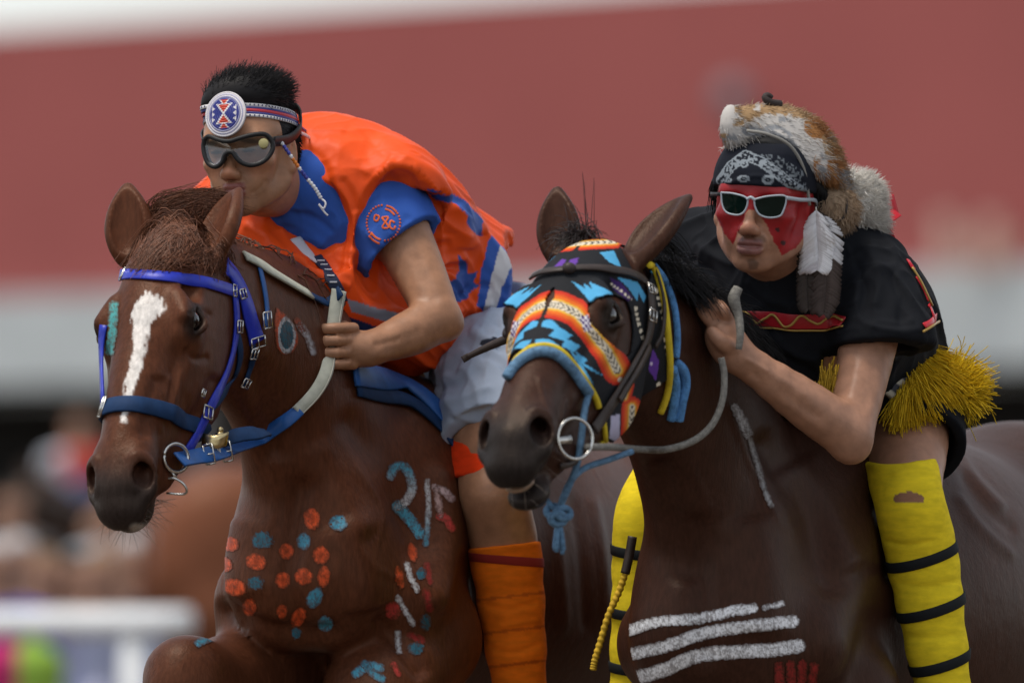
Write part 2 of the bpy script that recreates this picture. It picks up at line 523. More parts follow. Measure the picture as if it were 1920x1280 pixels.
def daub(name, bvh, mat, parent, shape, col, step=1.6, off=0.0009, rough=0.5, soft=5.0, seed=0, ground=None, **props):
    """A dab of chalky paint lying on a surface. shape(x, y) -> >0 inside (px); ragged by noise. col: colour or f(x,y)."""
    x0, y0, x1, y1, fn = shape
    xs = np.arange(x0, x1 + step, step); ys = np.arange(y0, y1 + step, step)
    X, Y = np.meshgrid(xs, ys, indexing='ij')
    pts = np.stack([X.ravel() / 5.0, Y.ravel() / 5.0, np.full(X.size, seed * 7.7)], -1)
    pts2 = np.stack([X.ravel() / 2.2, Y.ravel() / 2.2, np.full(X.size, seed * 3.1 + 5)], -1)
    nz = (vnoise(pts) * 0.6 + vnoise(pts2) * 0.6).reshape(X.shape)
    f = fn(X, Y) + nz * soft * rough * .42
    cov = sstep(-3.5, 5.5, f) * (0.45 + 0.55 * sstep(-.55, .25, nz + .5 * vnoise(np.stack([X.ravel() / 1.1, Y.ravel() / 3.0, np.full(X.size, seed)], -1)).reshape(X.shape)))
    keep = cov > 0.02
    idx = {}; v = []; c = []; q = []
    def vert(i, j):
        if (i, j) in idx: return idx[(i, j)]
        h = hit(bvh, X[i, j], Y[i, j])
        if h is None: idx[(i, j)] = -1; return -1
        idx[(i, j)] = len(v); v.append(h[0] + h[1] * off)
        cc = np.asarray(col(X[i, j], Y[i, j]) if callable(col) else col, float)
        c.append(cc * cov[i, j] + (ground if ground is not None else cc) * (1 - cov[i, j]))
        return idx[(i, j)]
    for i in range(len(xs) - 1):
        for j in range(len(ys) - 1):
            if keep[i, j] and keep[i + 1, j] and keep[i, j + 1] and keep[i + 1, j + 1]:
                r = [vert(i, j), vert(i, j + 1), vert(i + 1, j + 1), vert(i + 1, j)]
                if min(r) < 0: continue
                if max(np.linalg.norm(v[r[0]] - v[r[2]]), np.linalg.norm(v[r[1]] - v[r[3]])) > 0.02: continue
                q.append(r)
    if not q: return None
    par = list(range(len(v)))                                   # keep the largest connected dab
    def root(a):
        while par[a] != a: par[a] = par[par[a]]; a = par[a]
        return a
    for f_ in q:
        for b_ in f_[1:]: par[root(b_)] = root(f_[0])
    rt = [root(f_[0]) for f_ in q]; big = max(set(rt), key=rt.count)
    q = [f_ for f_, r_ in zip(q, rt) if r_ == big]
    us = sorted({i_ for f_ in q for i_ in f_}); mp = {a_: b_ for b_, a_ in enumerate(us)}
    v = [v[i_] for i_ in us]; c = [c[i_] for i_ in us]; q = [[mp[i_] for i_ in f_] for f_ in q]
    return put(name, mesh_from(name, np.array(v), q), mat, parent, col=np.array(c), **props)

def dot(x, y, rx, ry=None, a=0):
    ry = rx if ry is None else ry; R = max(rx, ry) + 4; ca, sa = math.cos(a), math.sin(a)
    def fn(X, Y):
        u = (X - x) * ca + (Y - y) * sa; w = -(X - x) * sa + (Y - y) * ca
        return (1 - np.sqrt((u / rx) ** 2 + (w / ry) ** 2)) * min(rx, ry)
    return (x - R, y - R, x + R, y + R, fn)

def stroke(pts, w):
    p = np.asarray(pts, float); sp = spline(p, max(2, len(p) * 5)) if len(p) > 2 else p
    m = w + 4
    w0, w1 = (w, w)
    return (p[:, 0].min() - m, p[:, 1].min() - m, p[:, 0].max() + m, p[:, 1].max() + m, lambda X, Y: w - dline(X, Y, sp)[0])

def area(poly):
    p = np.asarray(poly, float)
    def fn(X, Y):
        d = dline(X, Y, list(map(tuple, p)) + [tuple(p[0])])[0]
        return np.where(inpoly(X, Y, poly), d, -d)
    return (p[:, 0].min() - 3, p[:, 1].min() - 3, p[:, 0].max() + 3, p[:, 1].max() + 3, fn)

# ------------------------------------------------------------------ materials
def mat(name, col=None, rough=0.6, spec=0.4, sheen=0.0, bump=None, vary=0.0, vscale=20.0, metal=0.0, coat=0.0, trans=0.0, sub=0.0, aniso=None, sheen_rough=0.4, stretch=(1, 1, 1), bump2=None, alpha=None):
    """Procedural material. col None -> the vertex colour attribute. bump=(scale, strength, distance)."""
    m = bpy.data.materials.new(name); m.use_nodes = True
    nt = m.node_tree; nd, lk = nt.nodes, nt.links
    b = nd['Principled BSDF']
    b.inputs['Roughness'].default_value = rough
    b.inputs['Specular IOR Level'].default_value = spec
    b.inputs['Metallic'].default_value = metal
    b.inputs['Sheen Weight'].default_value = sheen
    b.inputs['Sheen Roughness'].default_value = sheen_rough
    b.inputs['Coat Weight'].default_value = coat
    b.inputs['Transmission Weight'].default_value = trans
    if sub:
        b.inputs['Subsurface Weight'].default_value = sub
        b.inputs['Subsurface Radius'].default_value = (1.0, 0.35, 0.2)
        b.inputs['Subsurface Scale'].default_value = 0.006
    if alpha is not None: b.inputs['Alpha'].default_value = alpha
    tc = nd.new('ShaderNodeTexCoord'); mp = nd.new('ShaderNodeMapping'); mp.inputs['Scale'].default_value = stretch
    lk.new(tc.outputs['Object'], mp.inputs['Vector'])
    if col is None:
        at = nd.new('ShaderNodeAttribute'); at.attribute_name = 'Col'; src = at.outputs['Color']
    else:
        rg = nd.new('ShaderNodeRGB'); rg.outputs[0].default_value = (*[float(c) for c in col], 1); src = rg.outputs[0]
    if vary:
        nz = nd.new('ShaderNodeTexNoise'); nz.inputs['Scale'].default_value = vscale; nz.inputs['Detail'].default_value = 5
        lk.new(mp.outputs[0], nz.inputs['Vector'])
        mr = nd.new('ShaderNodeMapRange'); mr.inputs['From Min'].default_value = 0.3; mr.inputs['From Max'].default_value = 0.7
        mr.inputs['To Min'].default_value = 1 - vary; mr.inputs['To Max'].default_value = 1 + vary
        lk.new(nz.outputs['Fac'], mr.inputs['Value'])
        mx = nd.new('ShaderNodeVectorMath'); mx.operation = 'SCALE'
        lk.new(src, mx.inputs[0]); lk.new(mr.outputs[0], mx.inputs['Scale']); src = mx.outputs[0]
    lk.new(src, b.inputs['Base Color'])
    last = None
    for bp in (bump, bump2):
        if not bp: continue
        nz = nd.new('ShaderNodeTexNoise'); nz.inputs['Scale'].default_value = bp[0]; nz.inputs['Detail'].default_value = 4
        lk.new(mp.outputs[0] if bp is bump else tc.outputs['Object'], nz.inputs['Vector'])
        bn = nd.new('ShaderNodeBump'); bn.inputs['Strength'].default_value = bp[1]; bn.inputs['Distance'].default_value = bp[2]
        lk.new(nz.outputs['Fac'], bn.inputs['Height'])
        if last is not None: lk.new(last, bn.inputs['Normal'])
        last = bn.outputs[0]
    if last is not None: lk.new(last, b.inputs['Normal'])
    return m
# ------------------------------------------------------------------ horses
def head_frame(yaw, pitch, roll):
    """Columns: lateral (horse's left), along the face (poll to muzzle), dorsal."""
    h = np.array([-math.sin(yaw), -math.cos(yaw), 0]); X = np.array([math.cos(yaw), -math.sin(yaw), 0]); z = np.array([0, 0, 1.])
    Y = h * math.cos(pitch) - z * math.sin(pitch); Z = np.cross(Y, X)
    c, s = math.cos(roll), math.sin(roll)
    rr = lambda v: v * c + np.cross(h, v) * s + h * (h @ v) * (1 - c)
    return np.stack([rr(X), rr(Y), rr(Z)], 1)

def horse_head(F, o, M, s=1.0, gape=0.0):
    T = lambda x, y, z: o + M @ (np.array([x, y, z], float) * s)
    r3 = lambda *r: np.array(r) * s
    X = M[:, 0]
    F.ell(T(0, .08, .0), r3(.078, .12, .085), M, .04)                       # skull
    F.ell(T(0, .17, .035), r3(.078, .13, .058), M, .04)                     # forehead
    F.chain([T(0, .16, .03), T(0, .3, .03), T(0, .42, .024), T(0, .53, .012)], [s * .064, s * .056, s * .049, s * .044], .03, flat=(X, .95))   # nasal bridge
    F.chain([T(0, .2, -.03), T(0, .32, -.02), T(0, .45, -.012)], [s * .082, s * .072, s * .05], .04, flat=(X, .86))
    for e in (-1, 1):
        F.ell(T(e * .047, .18, -.074), r3(.037, .14, .1), M, .04)         # cheek
        F.cone(T(e * .04, .27, -.108), T(e * .025, .46, -.068), s * .036, s * .024, .03)   # lower jaw bar
        F.cone(T(e * .074, .23, .01), T(e * .046, .38, .002), s * .013, s * .008, .02)    # facial crest
        F.ell(T(e * .067, .205, .042), r3(.024, .048, .034), M, .03)        # orbit
        F.cone(T(e * .06, .172, .074), T(e * .082, .212, .074), s * .012, s * .010, .018) # brow
        F.ell(T(e * .072, .14, .055), r3(.016, .03, .014), M, .02, sub=True)              # hollow above the eye
        F.ell(T(e * .091, .207, .05), r3(.014, .023, .018), M, .008, sub=True)          # eye opening
        for up in (1, -1):                                                  # lids
            pts = [T(e * .084, .178, .046 - .002 * up), T(e * (.0945 - .006 * up), .197, .048 + up * .0165), T(e * (.0945 - .005 * up), .216, .047 + up * .0155), T(e * .084, .236, .04)]
            F.chain(pts, np.array([.004, .0062 if up > 0 else .005, .006 if up > 0 else .005, .004]) * s, .008, n=9, kk=.004)
        F.ell(T(e * .034, .5, .02), r3(.024, .05, .034), M, .02)            # nostril wing
        F.chain([T(e * .02, .545, .028), T(e * .034, .505, .05), T(e * .053, .505, .03), T(e * .053, .54, .004), T(e * .036, .562, .0)],
                np.array([.009, .0095, .0105, .0105, .009]) * s, .009, n=15, kk=.005)           # rim
        F.ell(T(e * .046, .532, .026), r3(.018, .026, .024), M, .007, sub=True)
        F.ell(T(e * .036, .508, .026), r3(.014, .036, .019), M, .008, sub=True)
    F.ell(T(0, .535, -.004), r3(.043, .052, .04), M, .03)                   # muzzle
    F.ell(T(0, .578, -.012), r3(.041, .028, .034), M, .02)                  # upper lip
    F.ell(T(0, .5, -.03), r3(.036, .06, .026), M, .02)
    g = gape
    F.ell(T(0, .55 - g * .3, -.052 - g), r3(.033, .036, .02), M, .016)       # lower lip
    F.cone(T(0, .43, -.05 - g * .2), T(0, .53 - g * .3, -.062 - g), s * .028, s * .024, .025)    # chin groove
    if g > 0:
        F.ell(T(0, .575, -.036 - g * .5), r3(.036, .045, .004 + g * .42), M, .006, sub=True)
    for e in (-1, 1):
        F.chain([T(0, .602, -.036), T(e * .03, .575, -.036 - g * .3), T(e * .046, .51, -.034 - g * .2), T(e * .046, .468, -.03)], np.array([.004, .0045, .004, .002]) * s, .005, sub=True, n=12, kk=.003)

def ear(F, base, tip, side, w, open_dir):
    """A leaf-shaped, cupped ear."""
    base, tip, side = np.asarray(base), np.asarray(tip), nrm(side)
    d = tip - base; L = np.linalg.norm(d); ax = d / L
    f = nrm(np.asarray(open_dir) - ax * (np.asarray(open_dir) @ ax)); sd = np.cross(ax, f)
    prof = [(0, .62, .0), (.18, .86, .004), (.38, 1.0, .006), (.6, .84, .004), (.8, .5, 0.), (.94, .2, -.004), (1, .06, -.006)]
    pts = [base + ax * L * t + f * z for t, _, z in prof]
    F.chain(pts, [w * r for _, r, _ in prof], .02, n=22, flat=(f, .5), kk=.01)
    ip = [base + ax * L * t + f * (z + w * .42) for t, _, z in prof[1:-1]]
    F.chain(ip, [w * r * .72 for _, r, _ in prof[1:-1]], .006, n=16, flat=(f, .5), sub=True, kk=.006)
    return sd

def horse_body(F, W, yaw, legs, lift=0.0):
    """Trunk and legs; W = point on the back at the withers. Local x left, y back, z height."""
    h = np.array([-math.sin(yaw), -math.cos(yaw), 0]); Lf = np.array([math.cos(yaw), -math.sin(yaw), 0]); up = np.array([0, 0, 1.])
    M = np.stack([Lf, -h, up], 1)
    z0 = W[2] - 1.52
    T = lambda x, y, z: np.array([W[0], W[1], z0]) + M @ np.array([x, y, z], float)
    F.ell(T(0, .55, 1.14), (.275, .62, .33), M, .1)
    F.ell(T(0, .02, 1.14 + lift), (.18, .36, .31 - lift * .5), M, .1)
    F.cone(T(0, -.12, 1.41), T(0, .35, 1.38), .085, .1, .1)
    F.ell(T(0, 1.12, 1.26), (.24, .36, .24), M, .1)
    for e in (-1, 1):
        F.cone(T(e * .08, .0, 1.36), T(e * .11, -.29, 1.1), .09, .1, .08)
        F.ell(T(e * .064, -.36, 1.11 + lift), (.082, .1, .155 - lift * .6), M, .035)
        F.cone(T(0, -.33, 1.29), T(0, -.4, 1.14), .11, .09, .09)
        F.ell(T(e * .15, 1.2, 1.08), (.14, .28, .34), M, .1)
        F.chain([T(e * .17, 1.22, .9), T(e * .16, 1.2, .68), T(e * .14, 1.36, .5), T(e * .14, 1.34, .12)], [.15, .085, .05, .036], .08)
        F.cone(T(e * .14, 1.32, .12), T(e * .14, 1.27, .035), .045, .06, .03)
    if lift: F.ell(T(0, -.3, .86), (.05, .22, .14), M, .05, sub=True)
    for pts, rr in legs:
        F.chain([T(*p) for p in pts], rr, .05)
    return T, M

def neck(F, pts, hh, hw, lat):
    """Neck: centre points, half-heights, half-widths."""
    A = np.hstack([np.asarray(pts, float), np.asarray(hh, float)[:, None], np.asarray(hw, float)[:, None]])
    S = spline(A, 17)
    for i in range(len(S) - 1):
        F.cone(S[i, :3], S[i + 1, :3], S[i, 3], S[i + 1, 3], .05 if i == 0 else .03, flat=(lat, float(S[i, 4] / S[i, 3])))

def coat(v, N, head_o, M, s, base, dark, muzzle):
    """Coat colour of the animal: even base, darker points at muzzle, ears and lower legs, with soft mottling."""
    l = ((v - head_o) @ M) / s
    c = np.tile(base, (len(v), 1))
    n1 = vnoise(v * 6)[:, None]; n2 = vnoise(v * 28)[:, None]
    c *= 1 + .14 * n1 + .07 * n2
    k = sstep(.46, .555, l[:, 1] + .02 * n1[:, 0]) * (np.abs(l[:, 0]) < .12) * (np.abs(l[:, 2]) < .16)
    c = c * (1 - k[:, None]) + muzzle * k[:, None]
    d = np.linalg.norm((l - np.array([.091, .207, .05])) / np.array([.02, .045, .032]), axis=1)
    d = np.minimum(d, np.linalg.norm((l - np.array([-.091, .207, .05])) / np.array([.02, .045, .032]), axis=1))
    k = sstep(1.3, .55, d)[:, None]
    c = c * (1 - k) + dark * k
    k = sstep(.75, .5, v[:, 2])[:, None]
    return c * (1 - k) + dark * k

# chestnut horse -----------------------------------------------------
YAW1 = math.radians(20)
H1M = head_frame(math.radians(22.5), math.radians(53), math.radians(5)); H1S = .98
H1O = P(338, 468, -.62)
W1 = P(725, 690, 0.0)
F1 = Field()
legs1 = [
    ([(.115, -.15, 1.04), (.115, -.34, .94), (.115, -.42, .76), (.12, -.38, .52), (.125, -.34, .28), (.125, -.33, .1)], [.115, .1, .075, .05, .04, .04]),
    ([(-.115, -.2, .98), (-.135, -.5, .955), (-.135, -.64, .955), (-.13, -.5, .68), (-.13, -.36, .5)], [.11, .08, .068, .04, .04]),
]
T1, B1 = horse_body(F1, W1, YAW1, legs1, .04)
neck(F1, [T1(0, .0, 1.22), T1(0, -.18, 1.24), P(550, 710, -.32), P(450, 610, -.48), H1O + H1M @ np.array([0, .06, -.04])], [.28, .24, .18, .13, .1], [.17, .13, .095, .075, .07], T1(1, 0, 0) - T1(0, 0, 0))
horse_head(F1, H1O, H1M, H1S)
ear(F1, P(246, 480, -.60), P(238, 350, -.57), (1, 0, 0), .037, (-.15, -1, 0))
ear(F1, P(400, 480, -.66), P(442, 357, -.60), (1, 0, 0), .042, (-.75, -.62, 0))

# dark bay horse -----------------------------------------------------
YAW2 = math.radians(23)
H2M = head_frame(math.radians(20.5), math.radians(33), math.radians(4)); H2S = 1.02
H2O = P(1124, 520, -1.02)
W2 = P(1490, 755, -.35)
F2 = Field()
legs2 = [
    ([(.12, -.12, 1.0), (.125, -.25, .82), (.125, -.3, .56), (.13, -.32, .3), (.13, -.32, .1)], [.12, .095, .055, .04, .04]),
    ([(-.12, -.12, 1.0), (-.125, -.2, .82), (-.125, -.1, .56), (-.13, .02, .3), (-.13, .05, .1)], [.12, .095, .055, .04, .04]),
]
T2, B2 = horse_body(F2, W2, YAW2, legs2)
neck(F2, [T2(0, .0, 1.22), T2(0, -.18, 1.2), P(1305, 790, -.7), P(1220, 665, -.87), H2O + H2M @ np.array([0, .05, -.04])], [.28, .24, .18, .135, .105], [.17, .13, .095, .08, .072], T2(1, 0, 0) - T2(0, 0, 0))
horse_head(F2, H2O, H2M, H2S, gape=.03)
ear(F2, P(1052, 480, -1.0), P(1043, 357, -.97), (1, 0, 0), .032, (-.2, -1, 0))
ear(F2, P(1192, 490, -1.04), P(1287, 367, -.98), (1, 0, 0), .04, (-.8, -.6, 0))

def region(F, T):
    lo, hi = F.bounds()
    return lo, hi

def build_horse(name, F, o, M, s, ears, base, dark, muzzle, hvox=.0035, bvox=.009, **props):
    lo, hi = F.bounds()
    hc = [o + M @ (np.array(p) * s) for p in [(-.13, -.02, -.16), (.13, .62, .12), (.13, -.02, .12), (-.13, .62, -.16), (-.13, .62, .12), (.13, .62, -.16)]] + ears
    hlo = np.min(hc, 0) - .02; hhi = np.max(hc, 0) + .02
    f = Field(); f.pr = F.pr
    v1, q1 = f.mesh(0, [(hlo, hhi, hvox)], 2)
    v2, q2 = f.mesh(0, [(lo - .05, hi + .05, bvox)], 2)
    inside = np.all((v2 > hlo + .012) & (v2 < hhi - .012), 1)
    keep = ~np.all(inside[q2], 1)
    q2 = q2[keep]
    used = np.zeros(len(v2), bool); used[q2.ravel()] = True
    mp = np.cumsum(used) - 1
    v2 = v2[used]; q2 = mp[q2]
    v = np.vstack([v1, v2]); q = np.vstack([q1, q2 + len(v1)])
    return v, q

EARS1 = [P(238, 345, -.6), P(450, 345, -.6)]
EARS2 = [P(1035, 350, -1.), P(1295, 355, -1.)]
v1, q1 = build_horse('horse', F1, H1O, H1M, H1S, EARS1, 0, 0, 0)
v2, q2 = build_horse('horse', F2, H2O, H2M, H2S, EARS2, 0, 0, 0)
v1 = press(v1, q1, [([(575, 880), (552, 980), (540, 1090), (565, 1200)], 24, -0.0204), ([(640, 760), (700, 850), (755, 950), (800, 1060)], 26, -0.0136), ([(470, 660), (505, 770), (520, 870)], 22, -0.0136), ([(405, 1130), (480, 1172), (560, 1192), (650, 1180)], 16, -0.0170),
    ([(700, 1150), (760, 1220), (800, 1270)], 16, -0.0136), ([(620, 980), (670, 1070), (690, 1150)], 45, 0.0170), ([(450, 960), (440, 1060), (455, 1130)], 40, 0.0102), ([(820, 860), (840, 960), (835, 1060), (815, 1160)], 22, 0.0170), ([(590, 820), (640, 930), (690, 1010)], 30, 0.0102),
    ([(318, 700), (306, 760), (300, 815)], 5, 0.0028), ([(340, 690), (330, 740), (312, 790)], 4, 0.0022), ([(345, 650), (365, 672), (395, 670)], 6, -0.0037), ([(350, 590), (375, 580), (400, 595)], 5, -0.0031), ([(410, 700), (380, 760), (345, 800)], 14, -0.0063), ([(300, 700), (280, 760), (270, 830)], 14, -0.0050),
    ([(470, 560), (490, 620), (480, 700)], 12, 0.0050), ([(450, 800), (500, 840), (520, 900)], 6, 0.0037), ([(650, 1000), (690, 1060), (760, 1090)], 4, 0.0028), ([(690, 900), (720, 960), (700, 1030)], 4, 0.0025), ([(1030, 930), (1050, 1050), (1060, 1200)], 12, 0.0050), ([(1070, 920), (1090, 1040), (1100, 1200)], 12, -0.0050), ([(1110, 920), (1130, 1040), (1140, 1200)], 12, 0.0050)])
v2 = press(v2, q2, [([(1235, 850), (1262, 980), (1290, 1100)], 24, -0.0153), ([(1420, 800), (1475, 900), (1530, 1010), (1570, 1130)], 26, -0.0153), ([(1310, 950), (1318, 1100), (1322, 1270)], 24, -0.0170), ([(1480, 860), (1540, 960), (1600, 1080)], 40, 0.0136), ([(1400, 960), (1430, 1080), (1420, 1200)], 45, 0.0136),
    ([(1790, 830), (1830, 900), (1890, 960)], 10, 0.0050), ([(1800, 880), (1850, 950), (1910, 1000)], 10, -0.0050), ([(1790, 920), (1840, 990), (1910, 1050)], 10, 0.0050), ([(1640, 900), (1660, 1000), (1670, 1100)], 16, -0.0102), ([(1010, 700), (1020, 750), (1040, 790)], 5, 0.0025), ([(1060, 740), (1050, 790), (1035, 830)], 5, 0.0031), ([(1085, 770), (1065, 810), (1050, 850)], 12, -0.0050),
    ([(1340, 700), (1380, 800), (1420, 900), (1470, 1000)], 5, 0.0035), ([(1290, 860), (1330, 960), (1340, 1060)], 5, 0.0031)])
HB1 = bvh_of(v1, q1)
HB2 = bvh_of(v2, q2)
CH_BASE, CH_DARK, CH_MUZ = np.array([.088, .0285, .0132]), np.array([.02, .012, .010]), np.array([.026, .019, .017])
BY_BASE, BY_DARK, BY_MUZ = np.array([.041, .0165, .0105]), np.array([.010, .008, .007]), np.array([.015, .0125, .012])
M_COAT = mat('horse_coat', None, rough=.42, spec=.2, bump=(330, .4, .002), vary=.22, vscale=150, stretch=(1, 1, .22), bump2=(26, .22, .008))
M_COAT.node_tree.nodes['Principled BSDF'].inputs['Specular Tint'].default_value = (1.0, .74, .58, 1)
c1 = coat(v1, None, H1O, H1M, H1S, CH_BASE, CH_DARK, CH_MUZ)
c2 = coat(v2, None, H2O, H2M, H2S, BY_BASE, BY_DARK, BY_MUZ)
_x, _y = proj(v1)
_bl = area([(272, 546), (292, 550), (305, 562), (311, 580), (296, 596), (282, 610), (273, 650), (266, 692), (256, 725), (246, 760), (236, 792), (226, 790), (229, 765), (236, 720), (245, 672), (249, 640), (246, 604), (245, 588), (256, 568)])
_k = _bl[4](_x, _y) + 4.5 * vnoise(np.stack([_x / 4, _y / 14, v1[:, 1] * 0], -1)) + 2 * vnoise(np.stack([_x / 2, _y / 6, v1[:, 1] * 0], -1))
_k = (sstep(-1.5, 3.5, _k) * (v1[:, 1] < -.5))[:, None]
c1 = c1 * (1 - _k) + np.array([.66, .63, .60]) * _k
_k = (sstep(14, 4, np.hypot((_x - 262) / 2.2, _y - 990) + 4 * vnoise(v1 * 90)) * (v1[:, 1] < -.5))[:, None] * .7      # pale chin
c1 = c1 * (1 - _k) + np.array([.5, .45, .4]) * _k
h1 = empty('horse', label='chestnut horse with white blaze and painted number, wearing the royal blue bridle', category='horse', group='racing horses')
h2 = empty('horse', label='dark bay horse wearing the patterned face mask, nearest the camera', category='horse', group='racing horses')
h1.location = (T1(0, .4, 0)); h2.location = (T2(0, .4, 0))
bpy.context.view_layer.update()
def child_of(o, e):
    o.parent = e; o.matrix_parent_inverse = Matrix.Translation(e.location).inverted()
    return o
child_of(put('body', mesh_from('horse_body', v1, q1), M_COAT, col=c1), h1)
child_of(put('body', mesh_from('horse_body', v2, q2), M_COAT, col=c2), h2)
# ------------------------------------------------------------------ people
def man_head(F, o, M, s=1.0, chin=-.108, pout=0.0, ears=True):
    T = lambda x, y, z: o + M @ (np.array([x, y, z], float) * s)
    r3 = lambda *r: np.array(r) * s
    F.ell(T(0, -.015, .03), r3(.076, .096, .085), M, .02)
    F.ell(T(0, .035, .035), r3(.066, .055, .055), M, .03)
    F.ell(T(0, .035, -.03), r3(.054, .052, .07), M, .03)
    F.cone(T(-.046, .074, .022), T(.046, .074, .022), s * .013, s * .013, .02)
    for e in (-1, 1):
        F.chain([T(e * .06, -.01, -.03), T(e * .056, .008, -.066), T(e * .022, .058, chin + .012)], np.array([.018, .016, .015]) * s, .025)
        F.ell(T(e * .045, .055, -.02), r3(.024, .024, .017), M, .02)
        F.ell(T(e * .036, .048, -.055), r3(.016, .026, .024), M, .025)
        F.ell(T(e * .032, .092, .004), r3(.017, .012, .011), M, .012, sub=True)
        F.ell(T(e * .032, .074, .003), r3(.0135, .0135, .0125), M, .004)
        F.ell(T(e * .0115, .1, -.042), r3(.0082, .0115, .0085), M, .006)
        F.ell(T(e * .0065, .104, -.05), r3(.004, .006, .004), M, .003, sub=True)
        if ears:
            F.ell(T(e * .078, -.012, -.008), r3(.009, .02, .032), M, .012)
            F.ell(T(e * .087, -.008, -.006), r3(.006, .011, .02), M, .006, sub=True)
            F.ell(T(e * .08, -.004, -.036), r3(.007, .009, .009), M, .008)
    F.ell(T(0, .062, chin + .008), r3(.022, .021, .019), M, .02)
    F.cone(T(0, .085, .014), T(0, .108, -.034), s * .0078, s * .0100, .014)
    F.ell(T(0, .1095, -.037), r3(.0108, .0115, .0105), M, .008)
    F.ell(T(0, .064, -.066), r3(.030, .026, .028), M, .02)
    p = pout
    for z, dy, r in ((-.063, .0, .0062), (-.0765, -.002, .0075)):
        w = .023 - p * .6
        F.chain([T(-w, .08, -.07), T(-w * .5, .09 + p * .6, z), T(0, .0925 + p * .7 + dy, z), T(w * .5, .09 + p * .6, z), T(w, .08, -.07)], np.array([.003, r, r, r, .003]) * s, .006, n=13, kk=.004)
    F.chain([T(-.022 + p * .4, .088, -.07), T(0, .1 + p, -.0695), T(.022 - p * .4, .088, -.07)], np.array([.0015, .0028, .0015]) * s, .004, n=9, sub=True, kk=.003)
    return T

def finger(F, pts, r):
    F.chain(pts, r, .006, n=len(pts) * 3, kk=.003)

M_SKIN = mat('skin', None, rough=.45, spec=.4, bump=(420, .3, .0012), vary=.16, vscale=45, bump2=(60, .2, .003))
SKIN1, SKIN2 = np.array([.36, .178, .098]), np.array([.37, .19, .118])
LIP1 = np.array([.26, .085, .07])

# rider in orange ----------------------------------------------------
R1M = rot(math.radians(21), math.radians(-3), math.radians(-3)); R1O = P(468, 284, -.33)
B = Field()
pel = P(815, 640, .24); mid = P(745, 500, .1); che = P(600, 400, -.1); c7 = P(565, 330, -.14)
lat1 = np.array([math.cos(YAW1), -math.sin(YAW1), 0])
shL = P(728, 395, -.17); shR = P(440, 390, .06)
elL = P(820, 598, -.27); wrL = P(690, 655, -.37)
elR = P(470, 560, .02); wrR = P(575, 610, -.12)
hipL = P(915, 640, .14); knL = P(925, 925, -.2); anL = P(985, 1395, -.08)
hipR = P(760, 640, .3); knR = P(560, 900, .12); anR = P(560, 1350, .16)
B.chain([pel, mid, che], [.13, .12, .135], .05, flat=(lat1, 1.15))
B.cone(che, c7, .12, .07, .05)
B.cone(shL, shR, .055, .055, .06)
B.chain([c7, P(530, 345, -.2), R1O + R1M @ np.array([0, -.02, -.06])], [.06, .055, .052], .04)
man_head(B, R1O, R1M, .95, pout=.008)
B.chain([shL, (shL + elL) / 2 + (0.005, 0, 0), elL + (0, 0, .01)], [.055, .045, .036], .03)
B.chain([elL, elL * .6 + wrL * .4 + (0, 0, -.004), wrL], [.036, .0365, .024], .02, flat=None)
B.chain([shR, (shR + elR) / 2, elR], [.055, .047, .04], .03)
B.chain([elR, elR * .6 + wrR * .4, wrR], [.04, .038, .027], .02)
# fist of the rein hand: fingers wrapped round the strap, knuckles to the right
hx = nrm(P(600, 655, -.40) - P(690, 655, -.37)); hz = np.array([0, 0, 1.0]); hy = np.cross(hx, hz); hy = hy if hy[1] < 0 else -hy
hc = P(645, 652, -.375)
B.ell(hc, (.028, .024, .038), np.stack([hx, hy, hz], 1), .02)
B.cone(wrL, hc, .028, .03, .02)
for i, (zz, ln, rr) in enumerate([(.034, .066, .0098), (.0125, .072, .0102), (-.009, .07, .0100), (-.0295, .062, .009)]):
    k0 = hc - hx * .012 + hy * .016 + hz * zz
    B.chain([k0, k0 + hx * ln * .45 + hy * .014, k0 + hx * ln * .85 + hy * .004 - hz * .001, k0 + hx * ln * .92 - hy * .018, k0 + hx * ln * .55 - hy * .03], np.array([rr * 1.06, rr * .95, rr * .95, rr * .9, rr * .8]), .003, n=16, kk=.0015)
B.chain([hc + hx * .0 - hy * .0 + hz * .035, P(608, 628, -.36), P(598, 606, -.375), P(583, 600, -.385)], [.013, .012, .011, .0095], .008, n=12, kk=.004)   # thumb
# far fist
hc2 = P(580, 620, -.14)
B.ell(hc2, (.038, .03, .035), None, .02)
